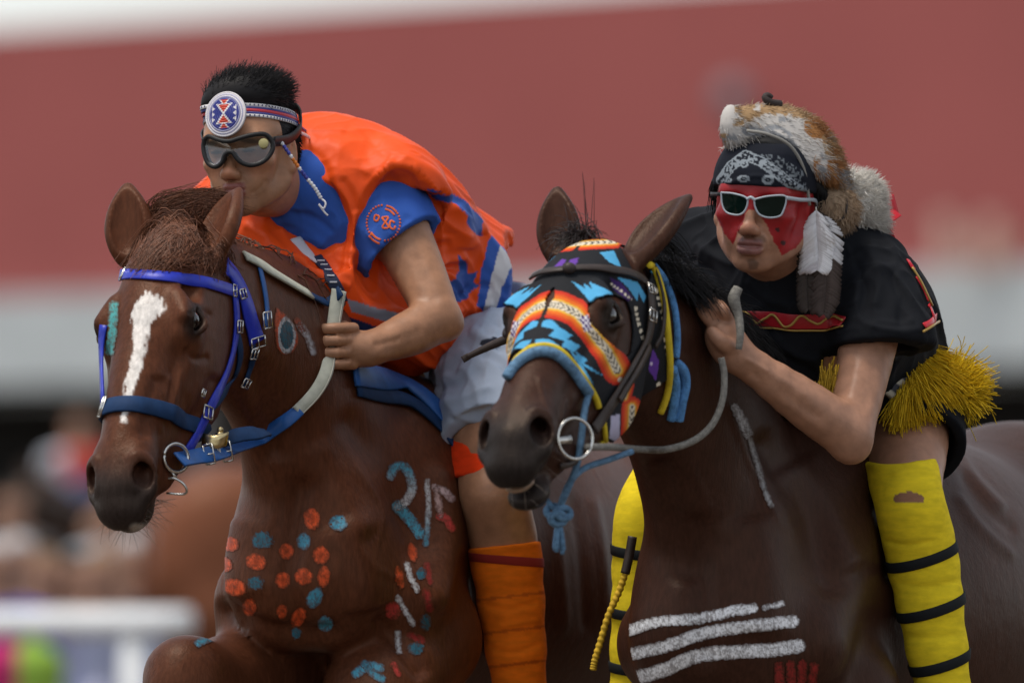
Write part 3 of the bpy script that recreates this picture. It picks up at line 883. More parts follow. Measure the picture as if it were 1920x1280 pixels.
# legs
B.chain([hipL, (hipL + knL) / 2 + (.0, -.02, .02), knL], [.095, .082, .056], .04)
B.chain([knL, knL * .72 + anL * .28 + np.array([.008, .02, 0]), anL], [.054, .057, .036], .025)
B.chain([hipR, (hipR + knR) / 2, knR], [.09, .08, .055], .04)
B.chain([knR, knR * .7 + anR * .3, anR], [.052, .056, .036], .025)
for an in (anL, anR):
    B.chain([an, an + (-.01, -.03, -.07), an + (-.05, -.16, -.09)], [.036, .036, .028], .03)
lo, hi = B.bounds()
B.ell(elL + np.array([.022, .0, -.012]), (.022, .024, .022), None, .025)
hb = [R1O - .17, R1O + .16]
hb[0][2] = R1O[2] - .15
def person_mesh(F, fine, hf, hb_):
    """One surface from a field, finer inside the boxes fine."""
    lo, hi = F.bounds()
    v, q = F.mesh(0, [(lo - .03, hi + .03, hb_)], 2)
    ins = np.zeros(len(v), int)
    for n, (a, b) in enumerate(fine):
        ins[np.all((v > a + .009) & (v < b - .009), 1)] = n + 1
    keep = ~(np.min(ins[q], 1) > 0)
    q = q[keep]; used = np.zeros(len(v), bool); used[q.ravel()] = True
    mp = np.cumsum(used) - 1; V = [v[used]]; Q = [mp[q]]; n = int(used.sum())
    for a, b in fine:
        w, r = F.mesh(0, [(a, b, hf)], 2)
        V.append(w); Q.append(r + n); n += len(w)
    return np.vstack(V), np.vstack(Q)
rv1, rq1 = person_mesh(B, [tuple(hb), (hc - .1, hc + .1)], .0026, .007)
rv1 = press(rv1, rq1, [([(695, 648), (740, 638), (800, 615)], 7, -.0022), ([(690, 668), (750, 662), (810, 640)], 8, .0022), ([(775, 470), (800, 530), (822, 570)], 9, -.003), ([(745, 500), (765, 550), (790, 580)], 10, .003), ([(611, 628), (610, 645), (609, 688)], 4, .0014), ([(632, 622), (634, 650), (632, 690)], 4, .0012), ([(655, 625), (658, 650), (655, 690)], 5, .0016), ([(470, 365), (490, 350), (500, 335)], 4, -.0014), ([(450, 330), (462, 345), (460, 362)], 3, -.001)])
RB1 = bvh_of(rv1, rq1)
def skin_col(v, o, M, s, base, lip):
    l = ((v - o) @ M) / s
    c = np.tile(base, (len(v), 1)) * (1 + .07 * vnoise(v * 25)[:, None])
    k = (sstep(.016, .011, np.abs(l[:, 2] + .07)) * sstep(.026, .018, np.abs(l[:, 0])) * sstep(.08, .088, l[:, 1]))[:, None]
    c = c * (1 - k) + lip * k
    k = (sstep(.028, .012, np.hypot((np.abs(l[:, 0]) - .043) , l[:, 2] + .03)) * (l[:, 1] > .03))[:, None] * .25
    c = c * (1 - k) + c * np.array([1.25, .8, .8]) * k
    k = (sstep(.022, .008, np.hypot(l[:, 0], l[:, 2] + .04)) * (l[:, 1] > .08))[:, None] * .3
    c = c * (1 - k) + c * np.array([1.2, .75, .72]) * k
    k = (sstep(-.045, -.075, l[:, 2]) * sstep(-.16, -.12, l[:, 2]) * sstep(.11, .09, np.abs(l[:, 0])) * (l[:, 1] > -.02) * (np.abs(l[:, 1]) < .13))[:, None] * .14 * (1 + .6 * vnoise(v * 300)[:, None])
    return c * (1 - k) + c * .35 * k
rc1 = skin_col(rv1, R1O, R1M, .95, SKIN1, LIP1)
_l = ((rv1 - R1O) @ R1M) / .95
for e_ in (-1, 1):
    k_ = (sstep(1.1, .7, np.hypot((_l[:, 0] - e_ * .032) / .014, (_l[:, 2] - .002) / .0045)) * (_l[:, 1] > .04))[:, None]
    rc1 = rc1 * (1 - k_) + np.array([.015, .01, .008]) * k_
    k_ = (sstep(1.2, .6, np.hypot((_l[:, 0] - e_ * .034) / .022, (_l[:, 2] - .021 - .004 * np.cos(_l[:, 0] * 60)) / .005)) * (_l[:, 1] > .04))[:, None] * .8
    rc1 = rc1 * (1 - k_) + np.array([.015, .01, .008]) * k_
p1 = empty('person', label='rider in orange satin vest with beaded headband, leaning over the chestnut horse', category='person', group='riders')
p1.location = pel; bpy.context.view_layer.update()
child_of(put('body', mesh_from('person_body', rv1, rq1), M_SKIN, col=rc1), p1)

# rider in black -----------------------------------------------------
R2M = rot(math.radians(15), math.radians(-6), math.radians(4)); R2O = P(1432, 378, -.74)
B2f = Field()
pel2 = P(1560, 740, -.12); mid2 = P(1560, 655, -.28); che2 = P(1500, 585, -.5); c72 = P(1485, 480, -.56)
lat2 = np.array([math.cos(YAW2), -math.sin(YAW2), 0])
shL2 = P(1638, 552, -.62); shR2 = P(1325, 500, -.42)
elL2 = P(1592, 815, -.78); wrL2 = P(1385, 668, -.88)
elR2 = P(1330, 720, -.5); wrR2 = P(1290, 640, -.62)
hipL2 = P(1665, 750, -.15); knL2 = P(1702, 925, -.5); anL2 = P(1785, 1395, -.42)
hipR2 = P(1450, 760, .0); knR2 = P(1226, 940, -.3); anR2 = P(1186, 1390, -.25)
B2f.chain([pel2, mid2, che2], [.12, .115, .125], .05, flat=(lat2, 1.15))
B2f.cone(che2, c72, .13, .07, .05)
B2f.cone(shL2, shR2, .06, .06, .06)
B2f.chain([c72, P(1455, 470, -.66), R2O + R2M @ np.array([0, -.02, -.06])], [.065, .06, .056], .04)
man_head(B2f, R2O, R2M, 1.0)
B2f.chain([shL2, (shL2 + elL2) / 2 + (0.005, 0, 0), elL2], [.058, .045, .037], .03)
B2f.chain([elL2, elL2 * .62 + wrL2 * .38, wrL2], [.038, .0385, .0245], .02)
B2f.chain([shR2, (shR2 + elR2) / 2, elR2], [.06, .05, .042], .03)
B2f.chain([elR2, elR2 * .6 + wrR2 * .4, wrR2], [.042, .04, .028], .02)
B2f.ell(elL2 + np.array([.004, .0, -.024]), (.026, .026, .024), None, .025)
hc3 = P(1352, 628, -.885)
B2f.ell(P(1362, 640, -.885), (.03, .026, .036), None, .02)
B2f.cone(wrL2, hc3, .028, .026, .02)
for i, (a, b, c_) in enumerate([((1342, 612), (1322, 590), (1312, 572)), ((1350, 604), (1330, 578), (1318, 562)), ((1358, 600), (1342, 575), (1332, 560)), ((1366, 602), (1356, 582), (1348, 570))]):
    B2f.chain([P(*a, -.89), P(*b, -.895 - .003 * i), P(*c_, -.885)], [.0105, .0098, .0082], .005, n=9, kk=.003)
B2f.chain([P(1372, 655, -.9), P(1352, 640, -.925), P(1335, 622, -.925)], [.014, .0125, .010], .008, n=9, kk=.004)
B2f.ell(P(1285, 625, -.65), (.035, .03, .035), None, .02)
B2f.chain([hipL2, (hipL2 + knL2) / 2 + (.01, -.02, .03), knL2], [.095, .078, .054], .04)
B2f.chain([knL2, knL2 * .72 + anL2 * .28 + np.array([.006, .02, 0]), anL2], [.052, .056, .037], .025)
B2f.chain([hipR2, (hipR2 + knR2) / 2 + (-.02, 0, .02), knR2], [.095, .078, .054], .04)
B2f.chain([knR2, knR2 * .72 + anR2 * .28, anR2], [.052, .056, .037], .025)
for an in (anL2, anR2):
    B2f.chain([an, an + (-.01, -.03, -.07), an + (-.05, -.16, -.09)], [.036, .036, .028], .03)
hb2 = [R2O - .16, R2O + .16]; hb2[0][2] = R2O[2] - .15
rv2, rq2 = person_mesh(B2f, [tuple(hb2), (hc3 - .08, hc3 + .08)], .0026, .007)
rv2 = press(rv2, rq2, [([(1400, 692), (1470, 740), (1545, 790)], 8, -.003), ([(1390, 668), (1450, 702), (1530, 752)], 5, .002), ([(1420, 700), (1490, 765), (1560, 815)], 7, .0025), ([(1640, 670), (1632, 730), (1612, 780)], 9, -.003), ([(1610, 670), (1600, 730), (1585, 770)], 9, .003), ([(1388, 432), (1378, 450), (1380, 468)], 3, -.0012), ([(1428, 430), (1442, 448), (1444, 466)], 3, -.0014), ([(1385, 484), (1405, 489), (1428, 484)], 4, -.0012)])
RB2 = bvh_of(rv2, rq2)
rc2 = skin_col(rv2, R2O, R2M, 1.0, SKIN2, np.array([.24, .1, .085]))
_x, _y = proj(rv2); _f = facing(rv2, vnormals(rv2, rq2)) > .05
_nz = 2.2 * vnoise(rv2 * 130)
for pol, colr in [([(1330, 335), (1540, 335), (1530, 400), (1512, 440), (1490, 466), (1466, 478), (1456, 462), (1446, 440), (1430, 412), (1420, 398), (1412, 392), (1402, 395), (1392, 418), (1382, 440), (1374, 458), (1358, 436), (1340, 400)], np.array([.32, .009, .013]))]:
    m_ = (area(pol)[4](_x, _y) + _nz > 0) & _f & (np.linalg.norm(rv2 - R2O, axis=1) < .14)
    rc2[m_] = colr * (1 + .12 * vnoise(rv2[m_] * 70)[:, None])
for (a_, b_, r_) in [(1458, 432, 4), (1468, 455, 4)]:
    rc2[(np.hypot(_x - a_, _y - b_) + _nz < r_) & _f] = np.array([.05, .01, .012])
for pol, amt in [([(1383, 445), (1405, 438), (1432, 443), (1440, 455), (1432, 456), (1405, 449), (1384, 455)], .45), ([(1398, 487), (1414, 484), (1424, 492), (1420, 506), (1404, 508)], .6)]:
    k_ = (sstep(-3, 4, area(pol)[4](_x, _y) + 1.5 * _nz) * _f)[:, None] * amt
    rc2 = rc2 * (1 - k_) + np.array([.03, .02, .016]) * k_
p2 = empty('person', label='rider in black shirt with red face paint and sunglasses, on the dark bay horse', category='person', group='riders')
p2.location = pel2; bpy.context.view_layer.update()
child_of(put('body', mesh_from('person_body', rv2, rq2), M_SKIN, col=rc2), p2)
# ------------------------------------------------------------------ clothes
def cloth(name, F, h, m, parent, base, strokes=(), paints=(), smooth=2, wrinkle=None, boxes=None, ridge=None, **props):
    """A garment: one surface from a field, folds pressed in, colours laid in by photo shape."""
    v, q = F.mesh(h, boxes, smooth)
    if strokes: v = press(v, q, strokes)
    if wrinkle:
        N = vnormals(v, q); fq, am = wrinkle
        n = vnoise(v * fq * np.array([1, 1, .55])) * .6 + vnoise(v * fq * 2.3) * .4
        v = v + N * (np.maximum(n, -.2) * am)[:, None]
    x, y = proj(v)
    if ridge:
        N = vnormals(v, q); ax_, fa, fc_, am, wf = ridge
        al = v @ ax_; ac = v - al[:, None] * ax_
        wp = .35 * vnoise(v * 7)
        pt = ac * fc_ + (al * fa)[:, None] * np.array([.6, .5, .62]) + wp[:, None]
        n = 1 - 2 * np.abs(vnoise(pt)); n2 = 1 - 2 * np.abs(vnoise(pt * 1.9 + 7.7))
        v = v + N * ((np.maximum(n, 0) ** 2 - .25 + .4 * (np.maximum(n2, 0) ** 2 - .25)) * am * wf(x, y))[:, None]
    c = np.tile(np.asarray(base, float), (len(v), 1))
    f = facing(v, vnormals(v, q))
    for p in paints:
        m_ = (p[0](x, y, v) if callable(p[0]) else inpoly(x, y, p[0])) & (f > -.25)
        c[m_] = p[1]
    o = put(name, mesh_from(name, v, q), m, col=c, **props)
    if parent is not None: child_of(o, parent)
    return o, bvh_of(v, q), v, q

def band(name, bvh, c, axis, w, th, m, parent, off=.001, n=48, R=.25, **props):
    p, nn = ringon(bvh, np.asarray(c), axis, (0, -1, 0), n, off, R)
    mb = MB(); mb.strap(p, nn, w, th, closed=True)
    return child_of(mb.done(name, m, **props), parent)

BIG = np.array([3., 3., 3.])
ORANGE, BLUE, NAVY, WHITE = np.array([.84, .085, .008]), np.array([.035, .105, .42]), np.array([.012, .022, .085]), np.array([.72, .72, .74])
M_SATIN = mat('orange_satin', None, rough=.5, spec=.22, bump=(900, .08, .0006), bump2=(22, .25, .006), vary=.06, vscale=9)
M_JERSEY = mat('cotton_jersey', None, rough=.85, spec=.15, bump=(1100, .25, .0008), bump2=(16, .2, .006), vary=.1, vscale=14)
M_KNIT = mat('knit_stocking', None, rough=.9, spec=.1, bump=(700, .5, .0012), vary=.14, vscale=30, stretch=(1, 1, 3), bump2=(40, .2, .003))
M_CANVAS = mat('canvas_shorts', None, rough=.9, spec=.1, bump=(1400, .3, .0006), bump2=(18, .25, .006), vary=.1, vscale=12)

# --- blue T-shirt under the vest
f = Field()
f.chain([P(835, 590, .18), mid, che], [.11, .12, .14], .05, flat=(lat1, 1.15))
f.cone(che, P(560, 352, -.16), .135, .085, .05)
f.chain([P(600, 360, -.12), P(552, 358, -.205)], [.09, .068], .03)                       # collar
f.cone(shL, P(764, 484, -.205), .076, .08, .04)
f.cone(shR, P(425, 450, .03), .07, .07, .04)
ax = nrm(P(768, 476, -.205) - shL + np.array([.03, 0, 0]))
f.half(P(751, 468, -.2), ax, P(640, 600, -.6), P(900, 300, .05), .004)
f.cone(P(757, 475, -.2), P(800, 550, -.22), .07, .085, .004, sub=True)
f.ell(R1O + R1M @ np.array([0, .0, -.09]), (.06, .06, .05), R1M, .004, sub=True)
tee_strokes = [([(700, 480), (740, 440), (770, 400)], 9, -.004), ([(690, 430), (720, 470), (735, 500)], 8, .003), ([(520, 410), (570, 430), (620, 470)], 9, .004), ([(540, 400), (590, 410), (630, 440)], 7, -.004), ([(560, 440), (610, 455)], 6, .003)]
tee, TEE, _, _ = cloth('t_shirt', f, .0032, M_JERSEY, p1, BLUE, tee_strokes, [], wrinkle=(14, .004), ridge=(nrm(elL - shL), 4., 16., .004, lambda x, y: 1.0))
# round sleeve print: ring of small dots, bars at two and seven o'clock, three glyphs across the middle
M_PRINT = mat('orange_print', np.array([.70, .13, .03]), rough=.8)
prn = empty('sleeve_print'); child_of(prn, p1)
def onto(bv, pts, w, n=10):
    s_ = spline(pts, n) if len(pts) > 2 else np.array([np.array(pts[0]) * (1 - t) + np.array(pts[1]) * t for t in np.linspace(0, 1, n)])
    g = [hit(bv, a, b) for a, b in s_]; g = [h for h in g if h is not None]
    if len(g) < 2: return
    mb = MB(); mb.strap(np.array([h[0] + h[1] * .0006 for h in g]), np.array([h[1] for h in g]), w, .0007); o = mb.done('print_mark', M_PRINT); o.parent = prn
for k in range(34):
    a_ = k * 2 * math.pi / 34
    if 9 <= k <= 12 or 26 <= k <= 29: continue
    x_, y_ = 719 + 31 * math.cos(a_), 418 + 33 * math.sin(a_); onto(TEE, [(x_ - 1.7, y_), (x_ + 1.7, y_)], .0034, 2)
for pp in [[(724, 386), (735, 390), (744, 399)], [(722, 392), (732, 396), (740, 404)], [(696, 436), (704, 445), (714, 450)], [(692, 442), (701, 451), (712, 457)]]: onto(TEE, pp, .0036)
for pp in [[(704, 403), (711, 406), (708, 414), (702, 412), (704, 403)], [(716, 408), (728, 408), (717, 426), (729, 426), (716, 408)], [(740, 418), (733, 414), (731, 425), (738, 430), (741, 424)]]: onto(TEE, pp, .0034, 16)

# --- orange vest
f = Field()
f.chain([P(872, 562, .19), P(795, 498, .1), P(705, 422, -.02), P(625, 380, -.1), P(575, 362, -.13)], [.11, .12, .14, .148, .115], .05, flat=(lat1, 1.2))
f.chain([P(600, 330, -.08), P(690, 345, -.12), P(740, 365, -.17)], [.088, .092, .096], .06)           # shoulder yoke
f.chain([P(540, 350, -.1), P(470, 400, -.06), P(430, 410, -.02)], [.1, .095, .08], .06)
f.cone(P(480, 440, -.13), P(600, 520, -.2), .085, .1, .05)                                         # front hanging forward
f.cone(P(600, 520, -.18), P(760, 600, -.02), .1, .1, .06)
f.cone(P(848, 522, .12), P(905, 552, .17), .108, .115, .05, flat=(lat1, 1.15))                     # flared tail
tl = nrm(P(980, 570, .2) - P(850, 480, .1))
f.half(P(926, 545, .165), tl, -BIG, BIG, .004)
f.half(P(966, 520, .17), np.array([1, -.1, .1]), -BIG, BIG, .004)
f.cone(P(915, 555, .165), P(985, 595, .2), .098, .112, .004, flat=(lat1, 1.15), sub=True)
f.chain([P(756, 385, -.28), P(768, 440, -.28), P(770, 500, -.26)], [.075, .092, .1], .004, sub=True)   # arm hole
f.cone(P(790, 400, -.2), P(800, 500, -.2), .055, .09, .004, sub=True)
f.chain([R1O + R1M @ np.array([0, .03, -.1]), P(575, 400, -.285), P(618, 458, -.29)], [.085, .066, .05], .005, sub=True)     # neck opening
# layered colours
vest_p = [
    ([(808, 338), (850, 352), (874, 372), (905, 402), (893, 418), (868, 384), (840, 362), (815, 352)], BLUE),
    ([(873, 378), (900, 402), (905, 430), (888, 424), (876, 404)], BLUE * .8),
    ([(820, 505), (850, 512), (868, 492), (862, 462), (880, 480), (884, 500), (900, 495), (892, 515), (905, 522), (890, 530), (880, 545), (850, 560), (826, 545)], BLUE * .85),
    ([(918, 428), (980, 480), (975, 530), (950, 610), (900, 560), (905, 500)], BLUE * 1.1),
    ([(935, 448), (958, 470), (942, 540), (930, 586), (912, 572), (926, 500)], WHITE),
    ([(650, 560), (700, 575), (760, 590), (770, 606), (720, 602), (660, 585)], np.array([.25, .28, .36])),
    ([(640, 590), (700, 610), (760, 620), (760, 650), (690, 640), (640, 620)], NAVY * 1.5),
]
vest_p = [([(a - 4, b + 14) for a, b in p_], c_) if i_ < 5 else (p_, c_) for i_, (p_, c_) in enumerate(vest_p)]
vest_s = [([(690, 440), (683, 400), (700, 345), (742, 296)], 6, .006), ([(565, 270), (600, 300), (620, 350), (640, 430), (650, 500)], 10, -.006), ([(640, 330), (660, 370), (668, 400)], 8, -.004),
          ([(600, 260), (660, 290), (700, 330)], 14, .004), ([(690, 480), (640, 470), (600, 490)], 10, .006), ([(680, 510), (640, 500), (610, 530)], 8, -.006), ([(660, 540), (630, 530), (600, 560)], 8, .005),
          ([(800, 360), (830, 400), (840, 450)], 12, -.006), ([(770, 380), (800, 420), (812, 470), (830, 500)], 12, .008), ([(850, 380), (870, 430), (870, 470)], 12, .007), ([(790, 470), (830, 490), (880, 480)], 10, .008),
          ([(800, 500), (840, 505), (880, 500)], 8, -.008), ([(780, 440), (810, 460), (850, 455)], 9, -.007), ([(900, 430), (905, 480), (890, 540)], 9, -.006), ([(860, 560), (890, 540), (930, 540)], 9, -.007), ([(850, 590), (890, 575), (930, 570)], 9, .006),
          ([(450, 420), (500, 440), (540, 480)], 10, .006), ([(440, 450), (480, 460), (520, 490)], 8, -.005), ([(400, 345), (415, 380), (440, 420)], 8, .005), ([(520, 420), (545, 460), (580, 500)], 8, .006), ([(500, 480), (560, 510), (620, 550)], 10, -.006),
          ([(640, 240), (690, 262), (735, 300)], 10, -.003), ([(700, 380), (680, 420), (672, 470)], 8, -.005)]
vest, VEST, _, _ = cloth('vest', f, .0033, M_SATIN, p1, ORANGE, vest_s, vest_p, wrinkle=(9, .005), ridge=(nrm(P(900, 540, .19) - P(600, 370, -.12)), 5., 20., .010, lambda x, y: .35 + .65 * sstep(720, 800, x)))

# --- grey shorts
f = Field()
f.chain([P(890, 628, .2), pel], [.112, .125], .05, flat=(lat1, 1.25))
f.chain([hipL, (hipL + knL) / 2 + np.array([.005, -.025, .03]), knL + (knL - hipL) * .05], [.112, .1, .088], .05)
f.chain([hipR, (hipR + knR) / 2, knR], [.115, .1, .085], .05)
ax = nrm(knL - hipL)
cut = hipL + (knL - hipL) * .77
f.half(cut, ax, P(700, 1100, -.6), P(1100, 770, .2), .004)
f.cone(cut + ax * -.02, cut + ax * .1, .082, .1, .004, sub=True)
f.cone(P(840, 470, .1), P(800, 440, .05), .16, .2, .01, sub=True)
shorts_s = [([(790, 700), (830, 690), (880, 650)], 9, .006), ([(800, 730), (850, 720), (910, 690)], 10, -.006), ([(820, 760), (870, 745), (930, 720)], 8, .005), ([(840, 790), (880, 775), (930, 765)], 7, -.005),
            ([(880, 620), (920, 640), (960, 640)], 9, .006), ([(900, 660), (930, 670), (960, 700)], 8, -.006), ([(860, 680), (890, 720), (900, 770)], 10, .005), ([(930, 600), (940, 630), (935, 660)], 7, -.005)]
shorts, SHORTS, _, _ = cloth('shorts', f, .0045, M_CANVAS, p1, np.array([.34, .40, .50]), shorts_s, [([(900, 640), (930, 630), (935, 650), (905, 660)], np.array([.03, .035, .05]))], wrinkle=(16, .006), ridge=(nrm(knL - hipL), 6., 16., .007, lambda x, y: 1.0))

# --- orange knee band and sock
def leg_sleeve(name, a, b, ra, rb, t0, t1, base, m, parent, bulge=None, paints=(), wr=(20, .0015), h=.0034, strokes=(), cuts=None):
    a, b = np.asarray(a), np.asarray(b); ax_ = nrm(b - a)
    f = Field()
    mids = bulge if bulge is not None else (a + b) / 2
    f.chain([a, mids, b], [ra, max(ra, rb) * 1.02 if bulge is not None else (ra + rb) / 2, rb], .02)
    if cuts:
        f.half(cuts[1], np.array([.05, -.1, -1.]), a - .6, b + .6, .003); f.half(cuts[0], np.array([-.05, .1, 1.]), a - .6, b + .6, .003)
    else:
        f.half(a + (b - a) * t1, ax_, a - .6, b + .6, .003); f.half(a + (b - a) * t0, -ax_, a - .6, b + .6, .003)
    return cloth(name, f, h, m, parent, base, strokes, paints, wrinkle=wr)
kb, KB, _, _ = leg_sleeve('knee_band', hipL + (knL - hipL) * .5 + np.array([0, -.013, .01]), knL + (anL - knL) * .02, .084, .066, .58, .98, np.array([.80, .05, .008]), M_KNIT, p1, cuts=(P(880, 822, -.15), P(885, 893, -.2)))
kax = knL * .72 + anL * .28 + np.array([.008, .02, 0])
f = Field(); f.chain([knL, kax, anL], [.058, .062, .04], .02)
sock_top = knL + (anL - knL) * .205
f.half(sock_top, -nrm(anL - knL) + np.array([.0, 0.25, 0.2]), knL - .5, knL + .5, .003)
sock, SOCK, _, _ = cloth('sock', f, .0034, M_KNIT, p1, np.array([.85, .18, .010]), [([(905, 1130), (950, 1142), (1015, 1125)], 6, -.0022), ([(910, 1210), (960, 1222), (1018, 1205)], 6, -.0022), ([(930, 1175), (1016, 1160)], 5, .0015), ([(930, 1260), (1016, 1240)], 6, -.002)],
    [(lambda x, y, v: (np.abs(((y - 1085 + (x - 960) * .12) % 64) - 32) < 2.5) & (y > 1100), np.array([.55, .10, .01]))], wrinkle=(26, .0012))
band('sock_stripe', SOCK, sock_top + nrm(anL - knL) * .026, nrm(anL - knL) + np.array([.0, -.25, -.2]) + np.array([-.22, 0, 0]), .016, .0012, mat('dark_red_knit', np.array([.26, .018, .012]), rough=.9), p1)
f = Field(); f.chain([knR, knR * .7 + anR * .3, anR], [.058, .061, .04], .02)
f.half(knR + (anR - knR) * .2, nrm(knR - anR), knR - .5, knR + .5, .003)
cloth('sock', f, .006, M_KNIT, p1, np.array([.85, .18, .010]))

# --- black shirt of the second rider
BLACK = np.array([.008, .009, .012])
f = Field()
f.chain([P(1600, 740, -.12), P(1600, 660, -.26), P(1550, 590, -.44), P(1500, 550, -.55)], [.13, .135, .148, .145], .05, flat=(lat2, 1.12))
f.chain([P(1590, 530, -.42), P(1645, 585, -.3), P(1680, 645, -.2)], [.098, .1, .085], .06)
f.cone(P(1490, 610, -.55), P(1540, 700, -.35), .13, .14, .06)                # rounded back
f.cone(P(1495, 520, -.55), P(1470, 478, -.62), .115, .082, .05)
f.chain([P(1570, 515, -.56), shL2 + np.array([0, 0, -.002]), P(1655, 655, -.68)], [.088, .088, .09], .05)
f.chain([P(1420, 480, -.52), shR2, P(1325, 600, -.47)], [.1, .095, .09], .05)
f.half(P(1655, 650, -.68), np.array([.03, -.15, -1]), P(1575, 740, -.95), P(1760, 580, -.535), .004)
f.cone(P(1652, 655, -.68), P(1640, 730, -.7), .062, .075, .004, sub=True)
f.ell(R2O + R2M @ np.array([0, .035, -.115]), (.066, .07, .05), R2M, .006, sub=True)
sh_s = [([(1480, 520), (1530, 560), (1580, 560)], 10, .005), ([(1500, 560), (1550, 590), (1590, 600)], 9, -.005), ([(1620, 450), (1650, 520), (1640, 580)], 10, .005), ([(1670, 500), (1690, 560), (1690, 620)], 9, -.006), ([(1600, 480), (1620, 540), (1605, 600)], 8, -.005),
        ([(1400, 520), (1440, 560), (1500, 580)], 9, .005), ([(1300, 450), (1340, 480), (1380, 500)], 10, .006), ([(1290, 480), (1330, 510), (1350, 560)], 9, -.006), ([(1440, 620), (1480, 660), (1540, 680)], 10, .006), ([(1460, 660), (1520, 700), (1560, 700)], 8, -.006), ([(1690, 470), (1730, 530), (1750, 590)], 8, -.005), ([(1640, 600), (1690, 605), (1712, 600)], 6, .003)]
shirt, SHIRT, _, _ = cloth('t_shirt', f, .0042, M_JERSEY, p2, BLACK, sh_s, [], wrinkle=(11, .005), ridge=(nrm(P(1600, 740, -.12) - P(1500, 540, -.55)), 5., 14., .008, lambda x, y: 1.0))

# --- black shorts and yellow stockings
f = Field()
f.chain([P(1590, 745, -.1), pel2], [.14, .14], .05, flat=(lat2, 1.2))
mL2 = (hipL2 + knL2) / 2 + (.01, -.02, .03)
f.chain([hipL2, mL2, knL2 + (knL2 - hipL2) * .1], [.118, .106, .1], .05)
f.chain([hipR2, hipR2 * .75 + knR2 * .25, hipR2 * .55 + knR2 * .45], [.118, .112, .1], .05)
ax = nrm(nrm(knL2 - hipL2) + np.array([0, .0, -.5])); cut = P(1700, 840, -.40)
f.half(cut, ax, P(1560, 1100, -.9), P(1900, 780, -.2), .004)
f.cone(cut - ax * .01, cut + ax * .1, .085, .1, .004, sub=True)
cloth('shorts', f, .0048, M_CANVAS, p2, BLACK, [([(1630, 780), (1680, 765), (1740, 770)], 8, .005), ([(1640, 800), (1700, 785), (1770, 800)], 8, -.005), ([(1720, 760), (1750, 790), (1770, 830)], 7, .005)], wrinkle=(14, .004))
YEL = np.array([.84, .64, .025])
def stocking(kn, an, hip, top, left=True):
    f = Field()
    km = kn * .72 + an * .28 + (np.array([.006, .02, 0]) if left else 0)
    f.chain([hip * .45 + kn * .55 + np.array([.0, -.012, .018]), kn, km, an], [.076, .0575, .061, .042], .02)
    f.half(top[0], top[1], kn - .6, kn + .6, .003)
    pts = [] if not left else [(lambda x, y, v: (np.hypot((x - 1704) / 29, (y - 934) / 15) < 1) & (y > 921 + (x - 1704) ** 2 / 90) & (y < 942), SKIN2 * .8)]
    return cloth('stocking', f, .0034, M_KNIT, p2, YEL, [([(1650, 1010), (1700, 1022), (1760, 1012)], 5, -.002), ([(1668, 890), (1720, 880), (1755, 890)], 6, .002), ([(1670, 1090), (1740, 1100), (1800, 1088)], 7, -.002), ([(1690, 1190), (1740, 1196), (1800, 1188)], 7, -.002)] if left else [], pts, wrinkle=(24, .0016))
stL, STL, _, _ = stocking(knL2, anL2, hipL2, (P(1690, 862, -.47), np.array([-.1, -.1, 1])))
stR, STR, _, _ = stocking(knR2, anR2, hipR2, (knR2 + np.array([0, 0, .06]), np.array([.3, 0, 1])), False)
M_BLACKTAPE = mat('black_elastic', np.array([.012, .014, .016]), rough=.75, spec=.2, bump=(500, .3, .001))
axl = nrm(anL2 - knL2)
for py in (1046, 1141, 1243):
    t = (py - 925) / (1395 - 925); c = knL2 + (anL2 - knL2) * t
    band('elastic_band', STL, c, axl + np.array([0, 0, .0]) + np.array([.12, 0, 0]), .0185, .003, M_BLACKTAPE, p2)
axr = nrm(anR2 - knR2)
for py in (1034, 1150, 1252):
    t = (py - 940) / (1390 - 940); c = knR2 + (anR2 - knR2) * t
    band('elastic_band', STR, c, axr, .018, .003, M_BLACKTAPE, p2)
# ------------------------------------------------------------------ eyes, hair, tack
M_EYE = mat('wet_eye', np.array([.006, .004, .004]), rough=.04, spec=.7, coat=1.0)
for hh_, o, M, s in ((h1, H1O, H1M, H1S), (h2, H2O, H2M, H2S)):
    for e in (1, -1):
        mb = MB(); mb.ball(o + M @ (np.array([e * .0755, .207, .046]) * s), .0215 * s, seg=20, ring=14)
        child_of(mb.done('eye', M_EYE), hh_)

M_HAIR = mat('hair', None, rough=.45, spec=.35, vary=.2, vscale=80)
M_LEATHER = mat('brown_leather', np.array([.035, .024, .02]), rough=.5, spec=.35, bump=(300, .3, .001), vary=.25, vscale=60)
M_BLUEWEB = mat('blue_webbing', np.array([.018, .035, .42]), rough=.38, spec=.4, bump=(700, .25, .0006), vary=.15, vscale=60)
M_BLUEREIN = mat('blue_biothane', np.array([.02, .10, .33]), rough=.42, spec=.35, bump=(500, .2, .0006), vary=.15, vscale=40)
M_NAVY = mat('navy_padding', np.array([.010, .035, .10]), rough=.7, spec=.2, bump=(500, .3, .001), vary=.2, vscale=40)
M_STEEL = mat('steel_hardware', np.array([.62, .61, .58]), rough=.25, metal=1.0, vary=.15, vscale=200)
M_BRASS = mat('brass_bit', np.array([.60, .48, .25]), rough=.3, metal=1.0, vary=.2, vscale=100)
M_REINGREY = mat('grey_rubber_rein', np.array([.42, .43, .36]), rough=.6, spec=.3, bump=(900, .5, .0012), vary=.15, vscale=60)

# --- forelock and mane of the chestnut
fl = []
rg0 = np.random.default_rng(5)
mb = MB()
